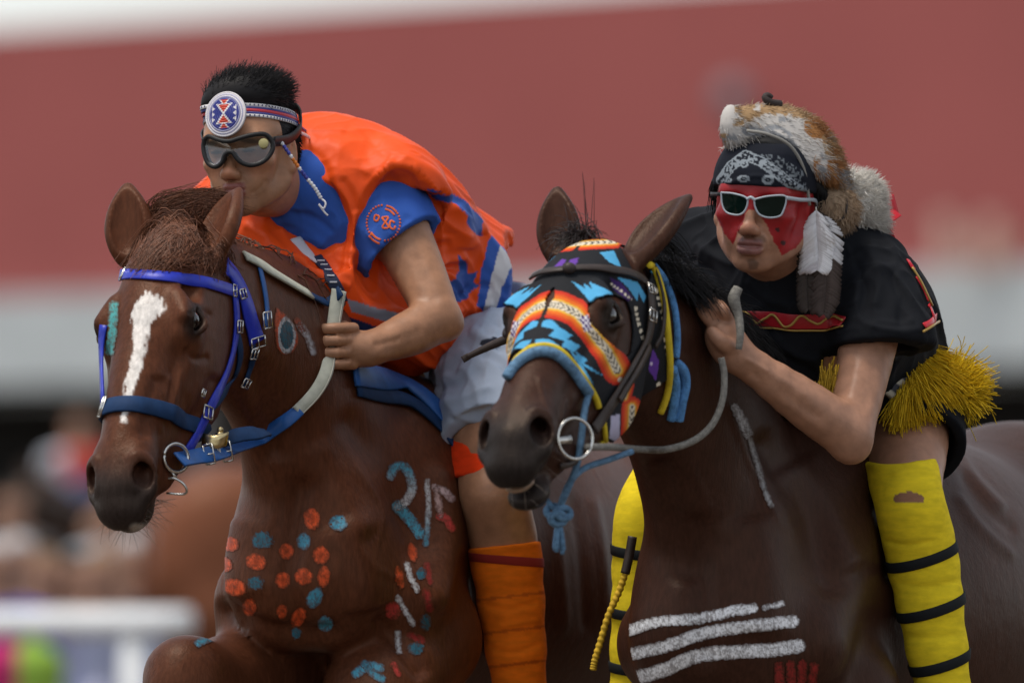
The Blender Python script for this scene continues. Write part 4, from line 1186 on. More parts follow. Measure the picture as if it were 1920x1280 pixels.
# tufts thrown up and back between the ears, then locks swept down across the forehead to either side
for lock in [((330, 440), (300, 400), (330, 378), (385, 372), 260), ((360, 440), (340, 395), (372, 375), (420, 380), 260), ((380, 445), (370, 405), (395, 385), (432, 392), 180), ((345, 425), (325, 412), (290, 440), (262, 488), 70),
             ((350, 430), (315, 440), (280, 470), (250, 500), 40), ((345, 430), (350, 455), (310, 488), (305, 488), 40), ((360, 430), (375, 450), (340, 470), (320, 482), 40), ((365, 430), (385, 455), (400, 478), (412, 498), 80), ((370, 435), (395, 462), (410, 485), (418, 505), 70), ((340, 435), (330, 465), (345, 485), (375, 480), 40)]:
    ctl = np.array(lock[:4], float); n = lock[4]
    for k in range(int(n * 2.2)):
        j = rg0.normal(0, 1, (1, 2)) * np.array([[13, 8]]) + rg0.normal(0, 1, (4, 2)) * np.array([[3, 3], [4, 3], [5, 4], [9, 6]])
        q_ = spline(ctl + j, 9)
        pts = []
        for i, (x, y) in enumerate(q_):
            h = hit(HB1, x, y)
            dep = -.575 - .02 * rg0.random() if n >= 180 else h[0][1] - .006 - .012 * rg0.random() if h is not None and h[0][1] < -.5 else -.66
            pts.append(P(x, y, dep))
        pts = np.array(pts); pts[1:-1, 1] = (pts[:-2, 1] + pts[1:-1, 1] + pts[2:, 1]) / 3
        c = np.array([.15, .058, .03]) * rg0.uniform(.6, 1.4)
        fl.append((pts, c))
mb.hairs(np.array([a_[0] for a_ in fl]), np.linspace(.0009, .0004, 9), np.array([a_[1] for a_ in fl]))
child_of(mb.done('forelock', M_HAIR), h1)
# mane lying along the crest, mostly hidden behind the rider
mb = MB(); lat1_ = np.array([math.cos(YAW1), -math.sin(YAW1), 0])
crest = spline([P(430, 475, -.58), P(500, 500, -.47), P(575, 555, -.36), P(640, 640, -.22)], 30)
for k in range(30):
    i = rg0.integers(0, 29); p = crest[i] - lat1_ * .03 + rg0.normal(0, .008, 3)
    h = HB1.find_nearest(Vector(p)); p = np.array(h[0]); nn = np.array(h[1])
    d = nrm(np.array([-.5, .55, -.25]) + rg0.normal(0, .25, 3)); pts = [p]
    for t in range(6):
        d = nrm(d + np.array([0, 0, -.16])); x = pts[-1] + d * .02
        hh_ = HB1.find_nearest(Vector(x)); x = np.array(hh_[0]) + np.array(hh_[1]) * (.004 + .006 * rg0.random()); pts.append(x)
    mb.tube(np.array(pts), np.linspace(.0018, .0008, 7), seg=3, cap=False, col=np.array([.11, .04, .02]) * rg0.uniform(.5, 1.4))
child_of(mb.done('mane', M_HAIR), h1)

# --- whiskers
for hh_, bv, o, M, s, sd_, nm in ((h1, HB1, H1O, H1M, H1S, 3, 60), (h2, HB2, H2O, H2M, H2S, 4, 14)):
    rg = np.random.default_rng(sd_); mb = MB()
    for k in range(nm):
        p = o + M @ (np.array([rg.uniform(-.05, .05), rg.uniform(.5, .6), rg.uniform(-.08, -.02)]) * s)
        h = bv.find_nearest(Vector(p)); p = np.array(h[0]); d = nrm(np.array(h[1]) + rg.normal(0, .35, 3)); pts = [p]
        for t in range(4):
            d = nrm(d + np.array([0, 0, -.08])); pts.append(pts[-1] + d * rg.uniform(.006, .014))
        mb.tube(np.array(pts), np.linspace(.0005, .0002, 5), seg=3, cap=False, col=np.array([.25, .2, .16]))
    child_of(mb.done('whiskers', M_HAIR), hh_)

# --- bridle of the chestnut
br1 = empty('bridle', label='royal blue bridle with steel buckles and grey rubber reins on the chestnut horse', category='bridle', group='bridles')
br1.location = H1O; bpy.context.view_layer.update()
def H1(x, y, z): return H1O + H1M @ (np.array([x, y, z], float) * H1S)
def H2(x, y, z): return H2O + H2M @ (np.array([x, y, z], float) * H2S)
def laid(name, bvh, pts, w, th, m, parent, n=30, off=.0015, smooth=3, **props):
    p, nn = lay(bvh, pts, n, off, smooth)
    mb = MB(); mb.strap(p, nn, w, th)
    o = mb.done(name, m, **props)
    return child_of(o, parent), p, nn
def buckle(c, nor, along, w, l, parent, m=None, r=.0016, name='buckle'):
    """A rectangular wire buckle with its tongue."""
    nor = nrm(nor); a = nrm(along - nor * (np.asarray(along) @ nor)); b = np.cross(nor, a); c = np.asarray(c) + nor * .004
    q_ = [c + a * l / 2 * x + b * w / 2 * y for x, y in ((-1, -1), (-1, 1), (1, 1), (1, -1), (-1, -1))]
    mb = MB()
    for i in range(4): mb.tube([q_[i], q_[i + 1]], r, 6)
    mb.tube([c - a * l / 2, c + a * l / 2 + nor * .001], r * .8, 5)
    return child_of(mb.done(name, m or M_STEEL), parent)
# browband ring round the forehead
def plane_ring(bvh, a, b, c, n=80, off=.003, R=.35, centre=None):
    a, b, c = map(np.asarray, (a, b, c)); axis = nrm(np.cross(b - a, c - a))
    return ringon(bvh, c if centre is None else centre, axis, -FWD, n, off, R)
sp, sn = lay(HB1, [(217, 520), (240, 516), (300, 520), (360, 526), (405, 536), (440, 548)], 30, .003, 4)
mb = MB(); mb.strap(sp, sn, .021, .0035); child_of(mb.done('browband', M_BLUEWEB), br1)
# white edging at the far end and stitched plate
buckle(sp[-2], sn[-2], sp[-1] - sp[-4], .02, .012, br1)
buckle(sp[1], sn[1], sp[3] - sp[0], .022, .006, br1)
# crown / cheek piece (near side), with the long blue headstall behind the ear
laid('cheek_strap', HB1, [(418, 498), (436, 520), (455, 560), (466, 600), (478, 640)], .034, .0045, M_BLUEWEB, br1, off=.004)
laid('cheek_strap', HB1, [(436, 548), (440, 590), (438, 630), (428, 680), (408, 730), (388, 770), (368, 812), (348, 845)], [.016, .016, .017, .018], .004, M_BLUEWEB, br1, off=.003)
laid('throat_latch', HB1, [(484, 505), (492, 540), (497, 580), (494, 612)], .012, .003, M_BLUEREIN, br1, off=.003)
laid('throat_latch', HB1, [(470, 640), (472, 670), (462, 700), (455, 722)], .012, .003, M_NAVY, br1, off=.003)
laid('halter_strap', HB1, [(440, 620), (448, 660), (440, 700), (410, 745), (385, 770)], .018, .003, M_NAVY, br1, off=.002)
for (x, y, dx, dy, w, l) in [(447, 552, 5, 14, .02, .016), (478, 640, 6, 18, .03, .018), (493, 600, 5, 20, .024, .028), (455, 715, -6, 14, .018, .016), (383, 775, -8, 18, .021, .022), (372, 735, -8, 14, .014, .012), (441, 612, 0, 16, .018, .02), (470, 660, 0, 14, .016, .018)]:
    h = hit(HB1, x, y)
    if h is not None: buckle(h[0] + h[1] * .006, h[1], RGT * dx - UPV * dy, w, l, br1)
# noseband ring, all the way round
np_, nn_ = lay(HB1, [(192, 735), (212, 718), (245, 712), (290, 720), (340, 738), (385, 756)], 26, .003, 4)
c_ = H1(0, .37, -.01)
rp, rn = ringon(HB1, c_, np.cross(np_[-1] - np_[0], np_[12] - np_[0]), -FWD, 72, .003, .3)
mb = MB(); mb.strap(rp, rn, .03, .005, closed=True); child_of(mb.done('noseband', M_NAVY), br1)
# off-side cheek strap and its buckle
laid('cheek_strap', HB1, [(196, 610), (193, 660), (194, 720), (198, 770)], .014, .004, M_BLUEWEB, br1, n=14, off=.003)
h = hit(HB1, 199, 765)
if h is not None: buckle(h[0] + h[1] * .004, h[1], np.array([.1, 0, 1.]), .016, .035, br1)
# bit: ring, shank hook and mouthpiece
def wire_ring(c, nor, R, r, m, parent, name='bit_ring', a0=0, a1=2 * math.pi):
    nor = nrm(nor); u = nrm(np.cross(nor, [0.1, 0.2, 1])); w = np.cross(nor, u)
    th = np.linspace(a0, a1, 33)
    mb = MB(); mb.tube([np.asarray(c) + (u * math.cos(t) + w * math.sin(t)) * R for t in th], r, 8)
    return child_of(mb.done(name, m), parent)
lat_h1 = H1M[:, 0]
rc_ = P(330, 858, -.955)
hq = hit(HB1, 322, 850)
yb = (hq[0][1] if hq is not None else -.93) - .012
rc_ = P(330, 858, yb)
wire_ring(rc_, lat_h1 + np.array([-.35, -.5, 0]), .024, .0035, M_STEEL, br1)
mb = MB(); mb.tube(spline([P(306, 898, yb), P(325, 896, yb - .004), P(342, 905, yb - .005), P(350, 918, yb - .003), P(344, 926, yb), P(312, 924, yb + .004)], 24), .0022, 7)
mb.tube([P(318, 880, yb), P(330, 896, yb - .003)], .003, 7); child_of(mb.done('curb_hook', M_STEEL), br1)
hq = hit(HB1, 400, 825)
mb = MB()
yq = (hq[0][1] if hq is not None else -.75) - .02
mb.sheet(np.array([[P(378 + 46 * u + 4 * w, 838 - 26 * w - 4 * u + 6 * math.sin(u * 3), yq - .01 * math.sin(u * 3.1)) for w in (0, .33, .66, 1)] for u in np.linspace(0, 1, 9)]), .004)
mb.ball(P(413, 806, yq), .006); mb.ball(P(412, 816, yq), .008)
child_of(mb.done('curb_plate', M_BRASS), br1)
# near rein: blue leather with buckle from the bit, then the ribbed grey grip up to the hand and on
def sweep(name, pts, w, th, m, parent, n=40, nor=None, **props):
    s = spline(pts, n); 
    nv = np.tile(-FWD, (n, 1)) if nor is None else np.broadcast_to(np.asarray(nor, float), (n, 3))
    mb = MB(); mb.strap(s, nv, w, th); return child_of(mb.done(name, m, **props), parent)
_yh = {k: (hit(HB1, *k)[0][1] - .016) for k in ((478, 826), (535, 790), (562, 768), (590, 736), (610, 700))}
r1 = [P(335, 862, yb - .01), P(370, 856, yb + .05), P(420, 846, min(yb + .12, _yh[(478, 826)])), P(478, 826, _yh[(478, 826)]), P(535, 790, _yh[(535, 790)]), P(562, 768, _yh[(562, 768)])]
sweep('rein', r1, [.031, .03, .03, .026, .022], .004, M_BLUEREIN, br1, nor=-FWD + np.array([0, 0, .35]))
sweep('rein', [P(408, 836, yb + .13), P(440, 818, yb + .13), P(480, 812, yb + .16), P(500, 812, yb + .2)], [.016, .028, .03, .02], .004, M_NAVY, br1, nor=-FWD + np.array([0, 0, .6]))
for t in ((392, 851, .08), (425, 846, .13)):
    buckle(P(t[0], t[1], yb + t[2] - .012), -FWD, RGT * 10 + UPV * 2, .034, .016, br1)
mb = MB(); mb.strap(spline([P(406, 838, yb + .095), P(410, 862, yb + .095)], 4), -FWD, .012, .004); child_of(mb.done('keeper', mat('white_keeper', np.array([.7, .72, .75]), rough=.5)), br1)
def near1(px, py, off=.014, dflt=-.4):
    h = hit(HB1, px, py); return P(px, py, h[0][1] - off) if h is not None else P(px, py, dflt)
g_ = [P(556, 772, _yh[(562, 768)] - .002), P(590, 736, _yh[(590, 736)]), P(610, 700, min(_yh[(610, 700)], -.41)), P(618, 660, -.405), P(623, 620, -.40), P(630, 575, -.39), P(635, 545, -.38)]
gp = spline(g_, 60)
mb = MB(); mb.strap(gp, -FWD + np.array([.25, 0, 0]), [.021, .023, .024, .024, .024, .025, .027], .0045); grip = child_of(mb.done('rein_grip', M_REINGREY), br1)
# stitched edges of the grip
mb = MB()
M_STITCH = mat('pale_stitching', np.array([.62, .6, .52]), rough=.7)
for off_ in (-.0098, .0098):
    t_ = np.gradient(gp, axis=0); t_ /= np.linalg.norm(t_, axis=1)[:, None]; b_ = np.cross(t_, -FWD); b_ /= np.linalg.norm(b_, axis=1)[:, None]
    mb.tube(gp + b_ * off_ - FWD * .0046, .0007, 4)
child_of(mb.done('stitching', M_STITCH), br1)
# rein doubled back over the neck to the far hand
far = spline([P(636, 548, -.375), P(610, 560, -.36), P(575, 545, -.37), P(500, 500, -.47)], 40)
sweep('rein', [P(640, 545, -.39), P(615, 568, -.38), near1(572, 549, .01, -.37)], .022, .004, M_NAVY, br1, n=16, nor=-FWD + np.array([0, 0, .8]))
sweep('rein_grip', [near1(582, 554, .012, -.36), near1(545, 532, .012, -.40), near1(512, 512, .012, -.44), near1(485, 494, .01, -.48), near1(458, 480, .006, -.53)], .022, .0045, M_REINGREY, br1, n=24, nor=-FWD + np.array([0, 0, .9]))

# --- blue girth strap and pad showing under the rider's thigh
pad = empty('surcingle', label='blue strap and pad under the orange rider, across the chestnut horse', category='surcingle')
pad.location = W1; bpy.context.view_layer.update()
laid('pad_edge', HB1, [(655, 702), (700, 712), (750, 722), (790, 748), (825, 780), (855, 815)], .044, .006, M_BLUEREIN, pad, off=.008)
laid('girth_strap', HB1, [(665, 728), (710, 742), (760, 752), (800, 778), (838, 815), (870, 870), (890, 960), (905, 1080), (915, 1220)], .03, .005, M_NAVY, pad, n=40, off=.004)
# ------------------------------------------------------------------ what the riders wear on their heads
def on_curve(o, M, s, f, px, py):
    """Point where the ray through a photo position meets the surface y = f(x, z) in front of a face."""
    d = FWD + RGT * ((px - 960) / FPX) + UPV * ((640 - py) / FPX)
    dl = (M.T @ d); cl = M.T @ (CAM - o)
    yv = f(0, 0) * s
    for _ in range(12):
        t = (yv - cl[1]) / dl[1]; l = cl + dl * t; yv = f(l[0] / s, l[2] / s) * s
    return CAM + d * t
def fan(mb, outline, bulge=None, col=None):
    p = np.asarray(outline); c = p.mean(0) if bulge is None else p.mean(0) + bulge
    rings = [p * (1 - t) + c * t for t in (0, .35, .7)]
    n = len(p); v = np.vstack(rings + [c[None]])
    q = [[r * n + i, r * n + (i + 1) % n, (r + 1) * n + (i + 1) % n, (r + 1) * n + i] for r in range(2) for i in range(n)]
    t = [[2 * n + i, 2 * n + (i + 1) % n, 3 * n] for i in range(n)]
    mb._add(v, q, t, col)
def closed(pts, n):
    p = np.asarray(pts, float); q = np.vstack([p, p[:2]]); 
    return spline(np.vstack([p[-1], q]), n + 40)[20:-20] if False else spline(np.vstack([p, p[0]]), n)

M_BLACKHAIR = mat('black_hair', None, rough=.6, spec=.2, vary=.2, vscale=80)
M_BEAD = mat('seed_beads', None, rough=.35, spec=.5, bump=(1500, .6, .0012), vary=.12, vscale=500)
M_RUBBER = mat('black_rubber', np.array([.012, .012, .013]), rough=.5, spec=.3)
M_CLEAR = bpy.data.materials.new('clear_visor'); M_CLEAR.use_nodes = True
_n = M_CLEAR.node_tree.nodes; _l2 = M_CLEAR.node_tree.links; _n.clear()
_tr = _n.new('ShaderNodeBsdfTransparent'); _tr.inputs[0].default_value = (.62, .62, .58, 1)
_gl = _n.new('ShaderNodeBsdfGlossy'); _gl.inputs['Roughness'].default_value = .12; _gl.inputs[0].default_value = (.9, .92, .95, 1)
_fr = _n.new('ShaderNodeFresnel'); _fr.inputs[0].default_value = 1.6
_ad = _n.new('ShaderNodeMath'); _ad.operation = 'ADD'; _ad.inputs[1].default_value = .03
_mx = _n.new('ShaderNodeMixShader'); _ou = _n.new('ShaderNodeOutputMaterial')
_l2.new(_fr.outputs[0], _ad.inputs[0]); _l2.new(_ad.outputs[0], _mx.inputs[0]); _l2.new(_tr.outputs[0], _mx.inputs[1]); _l2.new(_gl.outputs[0], _mx.inputs[2]); _l2.new(_mx.outputs[0], _ou.inputs[0])
M_DARKLENS = mat('dark_green_lens', np.array([.003, .010, .008]), rough=.12, spec=.28)
M_WHITEFRAME = mat('pale_plastic_frame', np.array([.36, .40, .45]), rough=.35, spec=.4)

# --- first rider: short black hair swept up at the front
S1 = .95
A1 = lambda x, y, z: R1O + R1M @ (np.array([x, y, z], float) * S1)
f = Field()
f.ell(A1(0, -.016, .034), np.array([.0815, .101, .092]) * S1, R1M, .02)
f.chain([A1(-.04, .055, .09), A1(-.01, .045, .108), A1(.03, .03, .108), A1(.045, -.02, .1)], [.024, .03, .03, .028], .03)
f.ell(A1(0, -.075, .0), np.array([.06, .045, .06]) * S1, R1M, .03)
f.half(A1(0, .066, .07), R1M @ np.array([0, .75, -.62]), R1O - .3, R1O + .3, .01)
f.half(A1(0, 0, -.045), R1M @ np.array([0, 0, -1.]), R1O - .3, R1O + .3, .01)
hv, hq_ = f.mesh(.0035)
HAIR1 = bvh_of(hv, hq_)
hair1 = child_of(put('hair', mesh_from('hair', hv, hq_), M_BLACKHAIR, col=np.tile([.012, .011, .012], (len(hv), 1))), p1)
rg = np.random.default_rng(11); mb = MB(); HN = vnormals(hv, hq_)
NH = 11000; I_ = rg.integers(0, len(hv), NH); L_ = ((hv[I_] - R1O) @ R1M) / S1; top = sstep(.06, .11, L_[:, 2])[:, None]
F_ = (np.concatenate([np.full((NH, 1), .2), -.75 + .35 * top, .30 * top - .45 * (1 - top)], 1)) @ R1M.T
P_ = grow(hv[I_] - HN[I_] * .002, HN[I_], F_, .012 + .018 * top[:, 0] * rg.uniform(.3, 1.1, NH), 4, rg, .13, .16, .06)
mb.hairs(P_, np.linspace(.0007, .0003, 5), np.array([.012, .011, .012]) * rg.uniform(.5, 2.2, (NH, 1)))
strand_o = mb.done('hair_strands', M_BLACKHAIR); strand_o.parent = hair1

# --- beaded headband: rows of beads right round the head
headband = empty('headband'); child_of(headband, p1)
def hsub(o): o.parent = headband; return o
hax = R1M @ nrm(np.array([0, -.20, 1.0]))
rows = [(-.0115, .0052, (.72, .70, .70)), (-.0066, .0046, (.03, .04, .22)), (-.0014, .0058, (.55, .03, .05)), (.0036, .0042, (.03, .04, .22)), (.0088, .0062, (.74, .72, .72))]
from mathutils import geometry as _g
def hb_ring(z, off):
    c = A1(0, -.012, .060) + hax * z
    p = []
    for th in np.linspace(0, 2 * np.pi, 72, endpoint=False):
        d = R1M @ np.array([math.sin(th), math.cos(th), 0]); d = nrm(d - hax * (d @ hax))
        best = None
        for bv in (RB1, HAIR1):
            r_ = bv.ray_cast(Vector(c + d * .2), Vector(-d), .2)
            if r_[0] is not None:
                dd = np.linalg.norm(np.array(r_[0]) - c)
                best = dd if best is None else max(best, dd)
        p.append((d, best or .09))
    rr = np.array([x[1] for x in p])
    for _ in range(3): rr = (np.roll(rr, 1) + 2 * rr + np.roll(rr, -1)) / 4
    dirs = np.array([x[0] for x in p])
    return c + dirs * (rr + off)[:, None], dirs
for z, w, c in rows:
    p_, n_ = hb_ring(z, .002)
    mb = MB(); mb.strap(p_, n_, w, .0022, closed=True, col=c); hsub(mb.done('bead_row', M_BEAD))
    if w > .005 and c[1] > .5:
        mb = MB()
        for i in range(0, 72, 1):
            j = (i + 1) % 72; m_ = (p_[i] + p_[j]) / 2; t_ = nrm(p_[j] - p_[i])
            mb.box(m_ + n_[i] * .002, (.0011, .0016, .0011), np.stack([t_, hax, np.cross(t_, hax)], 1), col=(.03, .03, .12))
        hsub(mb.done('bead_ticks', M_BEAD, smooth=False, kind='stuff'))
# rosette
rc0 = P(422, 214, -.33); q0 = hb_ring(0, .004)
fr_n = nrm(R1M @ np.array([-.12, 1, .22]))
yb1 = min(hit(RB1, 422, 214)[0][1], hit(RB1, 440, 225)[0][1]) - .012
rcn = P(422, 214, yb1)
u_ = nrm(np.cross(fr_n, hax)); u_ = u_ if u_[0] > 0 else -u_; w_ = np.cross(u_, fr_n); w_ = w_ if w_[2] > 0 else -w_
def rosette_col(u, w):
    r = math.hypot(u, w)
    WH, BL, RD, LV = (.74, .70, .72), (.022, .03, .24), (.62, .05, .02), (.38, .38, .55)
    if r > .90: return WH
    if r > .85: return LV
    if r > .79: return WH
    if r > .755: return BL
    if r > .71: return LV
    au, aw = abs(u), abs(w)
    if aw < .44 and au < aw * .82 + .045: 
        return RD if au < aw * .82 - .06 and aw < .40 else WH
    if .44 <= aw < .63 and au < .10 + (aw - .44) * .85: return RD if au < .03 + (aw - .44) * .8 else WH
    for cw in (-.3, 0, .3):
        if abs(w - cw * .82) < .13 - (.62 - au) * .0 and .46 < au < .60 and abs(w - cw * .82) < (au - .44) * .75: return WH
    return BL
mb = MB(); nr, nt = 44, 128
G = []; C = []
Rr = .0405
for i in range(nr + 1):
    r_ = i / nr
    for j in range(nt):
        a_ = j * 2 * math.pi / nt; uu, ww = r_ * math.cos(a_), r_ * math.sin(a_)
        G.append(rcn + u_ * uu * Rr + w_ * ww * Rr + fr_n * (.006 - .007 * r_ * r_ + .0006 * math.sin(r_ * 60))); C.append(rosette_col(uu, ww))
for j in range(nt):
    a_ = j * 2 * math.pi / nt; G.append(rcn + u_ * math.cos(a_) * Rr * .98 + w_ * math.sin(a_) * Rr * .98 - fr_n * .006); C.append((.3, .3, .35))
ii, jj = np.meshgrid(np.arange(nr + 1), np.arange(nt), indexing='ij')
Q = np.stack([ii * nt + jj, ii * nt + (jj + 1) % nt, (ii + 1) * nt + (jj + 1) % nt, (ii + 1) * nt + jj], -1).reshape(-1, 4)
mb._add(G, Q, None, np.array(C)); hsub(mb.done('rosette', M_BEAD))
# string of beads hanging by the ear
bl = spline([P(524, 262, -.40), P(540, 285, -.405), P(556, 308, -.40), P(572, 330, -.395), P(590, 352, -.39), P(602, 372, -.385)], 60)
for i in range(len(bl)):
    x_, y_ = proj(bl[i]); hs = [h[0][1] for h in (hit(VEST, x_, y_), hit(TEE, x_, y_), hit(RB1, x_, y_)) if h is not None]
    if hs: bl[i] = P(x_, y_, min(bl[i][1], min(hs) - .006))
seq = ['w'] * 6 + ['b'] * 9 + ['w'] * 3 + ['o'] * 9 + ['w'] * 3 + ['b'] * 9 + ['w'] * 21
cc_ = np.array([{'w': (.72, .72, .75), 'b': (.03, .04, .3), 'o': (.7, .2, .02)}[s_] for s_ in seq])
mb = MB(); rad = .0032 + .0009 * np.sin(np.arange(60) * 2.1)
mb.tube(bl, rad, 8, col=cc_)
e_ = bl[-1]
mb.tube(spline([e_, e_ + (.008, -.002, -.008), e_ + (.004, -.002, -.018), e_ + (-.004, -.001, -.01), e_ + (.006, -.001, -.024), e_ + (.012, 0, -.03)], 20), .0018, 6, col=np.array([.72, .72, .75]))
hsub(mb.done('bead_string', M_BEAD))

# --- goggles
goggles = empty('goggles'); child_of(goggles, p1)
def gsub(o, e=goggles): o.parent = e; return o
gf = lambda x, z: .124 - 5.2 * x * x - .12 * max(0, z)
gpx = [(383, 262), (392, 256), (412, 263), (430, 265), (450, 259), (474, 253), (496, 252), (508, 262), (512, 276), (505, 292), (490, 305), (470, 310), (453, 305), (443, 296), (437, 287), (429, 285), (421, 291), (416, 305), (404, 313), (391, 307), (384, 292), (381, 275)]
go = closed([on_curve(R1O, R1M, S1, gf, x, y) for x, y in gpx], 110)
mb = MB(); mb.tube(go, .0042, 8, cap=False); gsub(mb.done('goggle_frame', M_RUBBER))
# rubber skirt back to the face
back = np.array([p - R1M @ np.array([0, .016, 0]) for p in go]); cen = go.mean(0); back = cen - R1M @ np.array([0, .012, 0]) + (back - cen + R1M @ np.array([0, .012, 0])) * .96
mb = MB(); mb._add(np.vstack([go, back]), [[i, i + 1, i + 111, i + 110] for i in range(109)]); gsub(mb.done('goggle_skirt', M_RUBBER))
mb = MB(); fan(mb, go[:-1], R1M @ np.array([0, .002, 0])); gsub(mb.done('goggle_lens', M_CLEAR))
mb = MB(); vc = on_curve(R1O, R1M, S1, gf, 494, 269); nv = nrm(R1M @ np.array([.45, 1, 0]))
mb.ball(vc + nv * .001, (.009, .009, .0025), np.stack([nrm(np.cross(nv, hax)), np.cross(nv, nrm(np.cross(nv, hax))), nv], 1), col=(.5, .46, .25)); gsub(mb.done('vent_button', mat('yellow_vent', np.array([.45, .40, .18]), rough=.5)))
# strap round the head, over the headband
so = on_curve(R1O, R1M, S1, gf, 509, 266)
sp_ = spline([so, P(524, 254, -.33 - .03), P(537, 240, -.33 - .0), P(546, 226, -.33 + .03)], 16)
sp2 = []
for p_ in sp_:
    l_ = p_ - A1(0, -.012, .05); d_ = nrm(l_); r_ = RB1.ray_cast(Vector(p_ + d_ * .1), Vector(-d_), .25); r2 = HAIR1.ray_cast(Vector(p_ + d_ * .1), Vector(-d_), .25)
    m_ = max([np.linalg.norm(np.array(x[0]) - A1(0, -.012, .05)) for x in (r_, r2) if x[0] is not None] or [.09])
    sp2.append(A1(0, -.012, .05) + d_ * max(m_ + .008, 0))
sp2 = np.array(sp2); sp2[0] = so
nd_ = sp2 - A1(0, -.012, .05); nd_ /= np.linalg.norm(nd_, axis=1)[:, None]
bk = A1(0, -.135, .07)
sp3 = spline(list(sp2[::5]) + [A1(.06, -.09, .075), bk, A1(-.06, -.09, .075), A1(-.085, 0, .04), on_curve(R1O, R1M, S1, gf, 383, 270)], 60)
nd3 = sp3 - A1(0, -.012, .05); nd3 /= np.linalg.norm(nd3, axis=1)[:, None]
mb = MB(); mb.strap(sp3, nd3, .019, .003); gsub(mb.done('goggle_strap', M_RUBBER))

# --- second rider
A2 = lambda x, y, z: R2O + R2M @ np.array([x, y, z], float)
# hair: cap under the fur and down beside the ear
f = Field()
f.ell(A2(0, -.018, .036), (.083, .104, .096), R2M, .02)
f.chain([A2(.078, -.03, .02), A2(.082, -.03, -.03), A2(.072, -.04, -.085)], [.022, .024, .02], .03)
f.chain([A2(-.078, -.03, .02), A2(-.082, -.03, -.03), A2(-.072, -.04, -.085)], [.022, .024, .02], .03)
f.half(A2(0, .0, .04), R2M @ np.array([0, .9, -.75]), R2O - .3, R2O + .3, .01)
hv2, hq2 = f.mesh(.004)
hair2 = child_of(put('hair', mesh_from('hair', hv2, hq2), M_BLACKHAIR, col=np.tile([.010, .010, .011], (len(hv2), 1))), p2)
HAIR2 = bvh_of(hv2, hq2)
mb = MB(); HN2 = vnormals(hv2, hq2); rg = np.random.default_rng(12)
I_ = rg.integers(0, len(hv2), 1500)
mb.hairs(grow(hv2[I_], HN2[I_], R2M @ np.array([0, -.5, -.6]), .03, 4, rg, .15, .2, .1), np.linspace(.0010, .0004, 5), np.array([.010, .010, .011]) * rg.uniform(.5, 2.2, (1500, 1)))
o_ = mb.done('hair_strands', M_BLACKHAIR); o_.parent = hair2
# bandana
f = Field()
f.ell(A2(0, -.015, .03), (.083, .103, .093), R2M, .02)
f.ell(A2(0, .035, .035), (.072, .062, .062), R2M, .03)
f.ell(A2(0, -.016, .034), (.0855, .106, .093), R2M, .02)
f.half(A2(0, .09, .034), R2M @ nrm(np.array([0, .16, -1.])), R2O - .3, R2O + .3, .004)
f.half(A2(0, .06, .100), R2M @ nrm(np.array([0, .75, 1.])), R2O - .3, R2O + .3, .012)
f.half(A2(0, .02, .105), R2M @ nrm(np.array([0, -.15, 1.])), R2O - .3, R2O + .3, .012)
Vv = [(1352, 338), (1370, 312), (1398, 291), (1430, 305), (1470, 335), (1512, 368)]
def pais(x, y, v):
    return vnoise(np.stack([x / 3.2, y / 3.2, x * 0], -1)) + .4 * vnoise(np.stack([x / 1.6, y / 1.6, x * 0], -1))
GREY = np.array([.22, .25, .28])
bp = [(lambda x, y, v: (dline(x, y, Vv)[0] < 8) & (pais(x, y, v) > -.1), GREY), (lambda x, y, v: (np.abs(dline(x, y, Vv)[0] - 8.5) < 1.2), GREY),
      (lambda x, y, v: inpoly(x, y, [(1420, 285), (1460, 292), (1505, 320), (1515, 362), (1480, 335), (1440, 305)]) & (pais(x, y, v) > .15), GREY * .6)]
for cx, cy, rx, ry in [(1395, 307, 8, 8), (1394, 335, 12, 6), (1440, 337, 11, 9), (1366, 338, 6, 5), (1500, 352, 7, 5)]:
    bp.append((lambda x, y, v, cx=cx, cy=cy, rx=rx, ry=ry: (np.abs(np.hypot((x - cx) / rx, (y - cy) / ry) - .78) < .26) | (np.hypot((x - cx) / rx, (y - cy) / ry) < .22), GREY))
ban, BAN, _, _ = cloth('bandana', f, .0023, M_JERSEY, p2, np.array([.009, .011, .018]), [([(1360, 345), (1420, 330), (1500, 350)], 4, .002), ([(1440, 300), (1480, 320), (1512, 350)], 4, -.002), ([(1450, 320), (1485, 345), (1512, 372)], 4, .002)], bp)
# sunglasses
glasses = empty('sunglasses'); child_of(glasses, p2)
sf = lambda x, z: .116 - 4.6 * x * x
for k, pts in enumerate([[(1352, 361), (1375, 363), (1398, 370), (1402, 380), (1396, 396), (1384, 403), (1364, 399), (1355, 386)], [(1414, 374), (1440, 368), (1470, 367), (1474, 376), (1470, 392), (1462, 405), (1441, 408), (1424, 402), (1416, 388)]]):
    ol = closed([on_curve(R2O, R2M, 1, sf, x, y) for x, y in pts], 50)
    mb = MB(); mb.tube(ol, .0017, 7, cap=False); gsub(mb.done('lens_rim', M_WHITEFRAME), glasses)
    mb = MB(); fan(mb, ol[:-1], R2M @ np.array([0, .002, 0])); gsub(mb.done('lens', M_DARKLENS), glasses)
mb = MB(); mb.tube(spline([on_curve(R2O, R2M, 1, sf, 1400, 374) , on_curve(R2O, R2M, 1, sf, 1408, 370), on_curve(R2O, R2M, 1, sf, 1416, 376)], 8), .0028, 7); gsub(mb.done('bridge', M_WHITEFRAME), glasses)
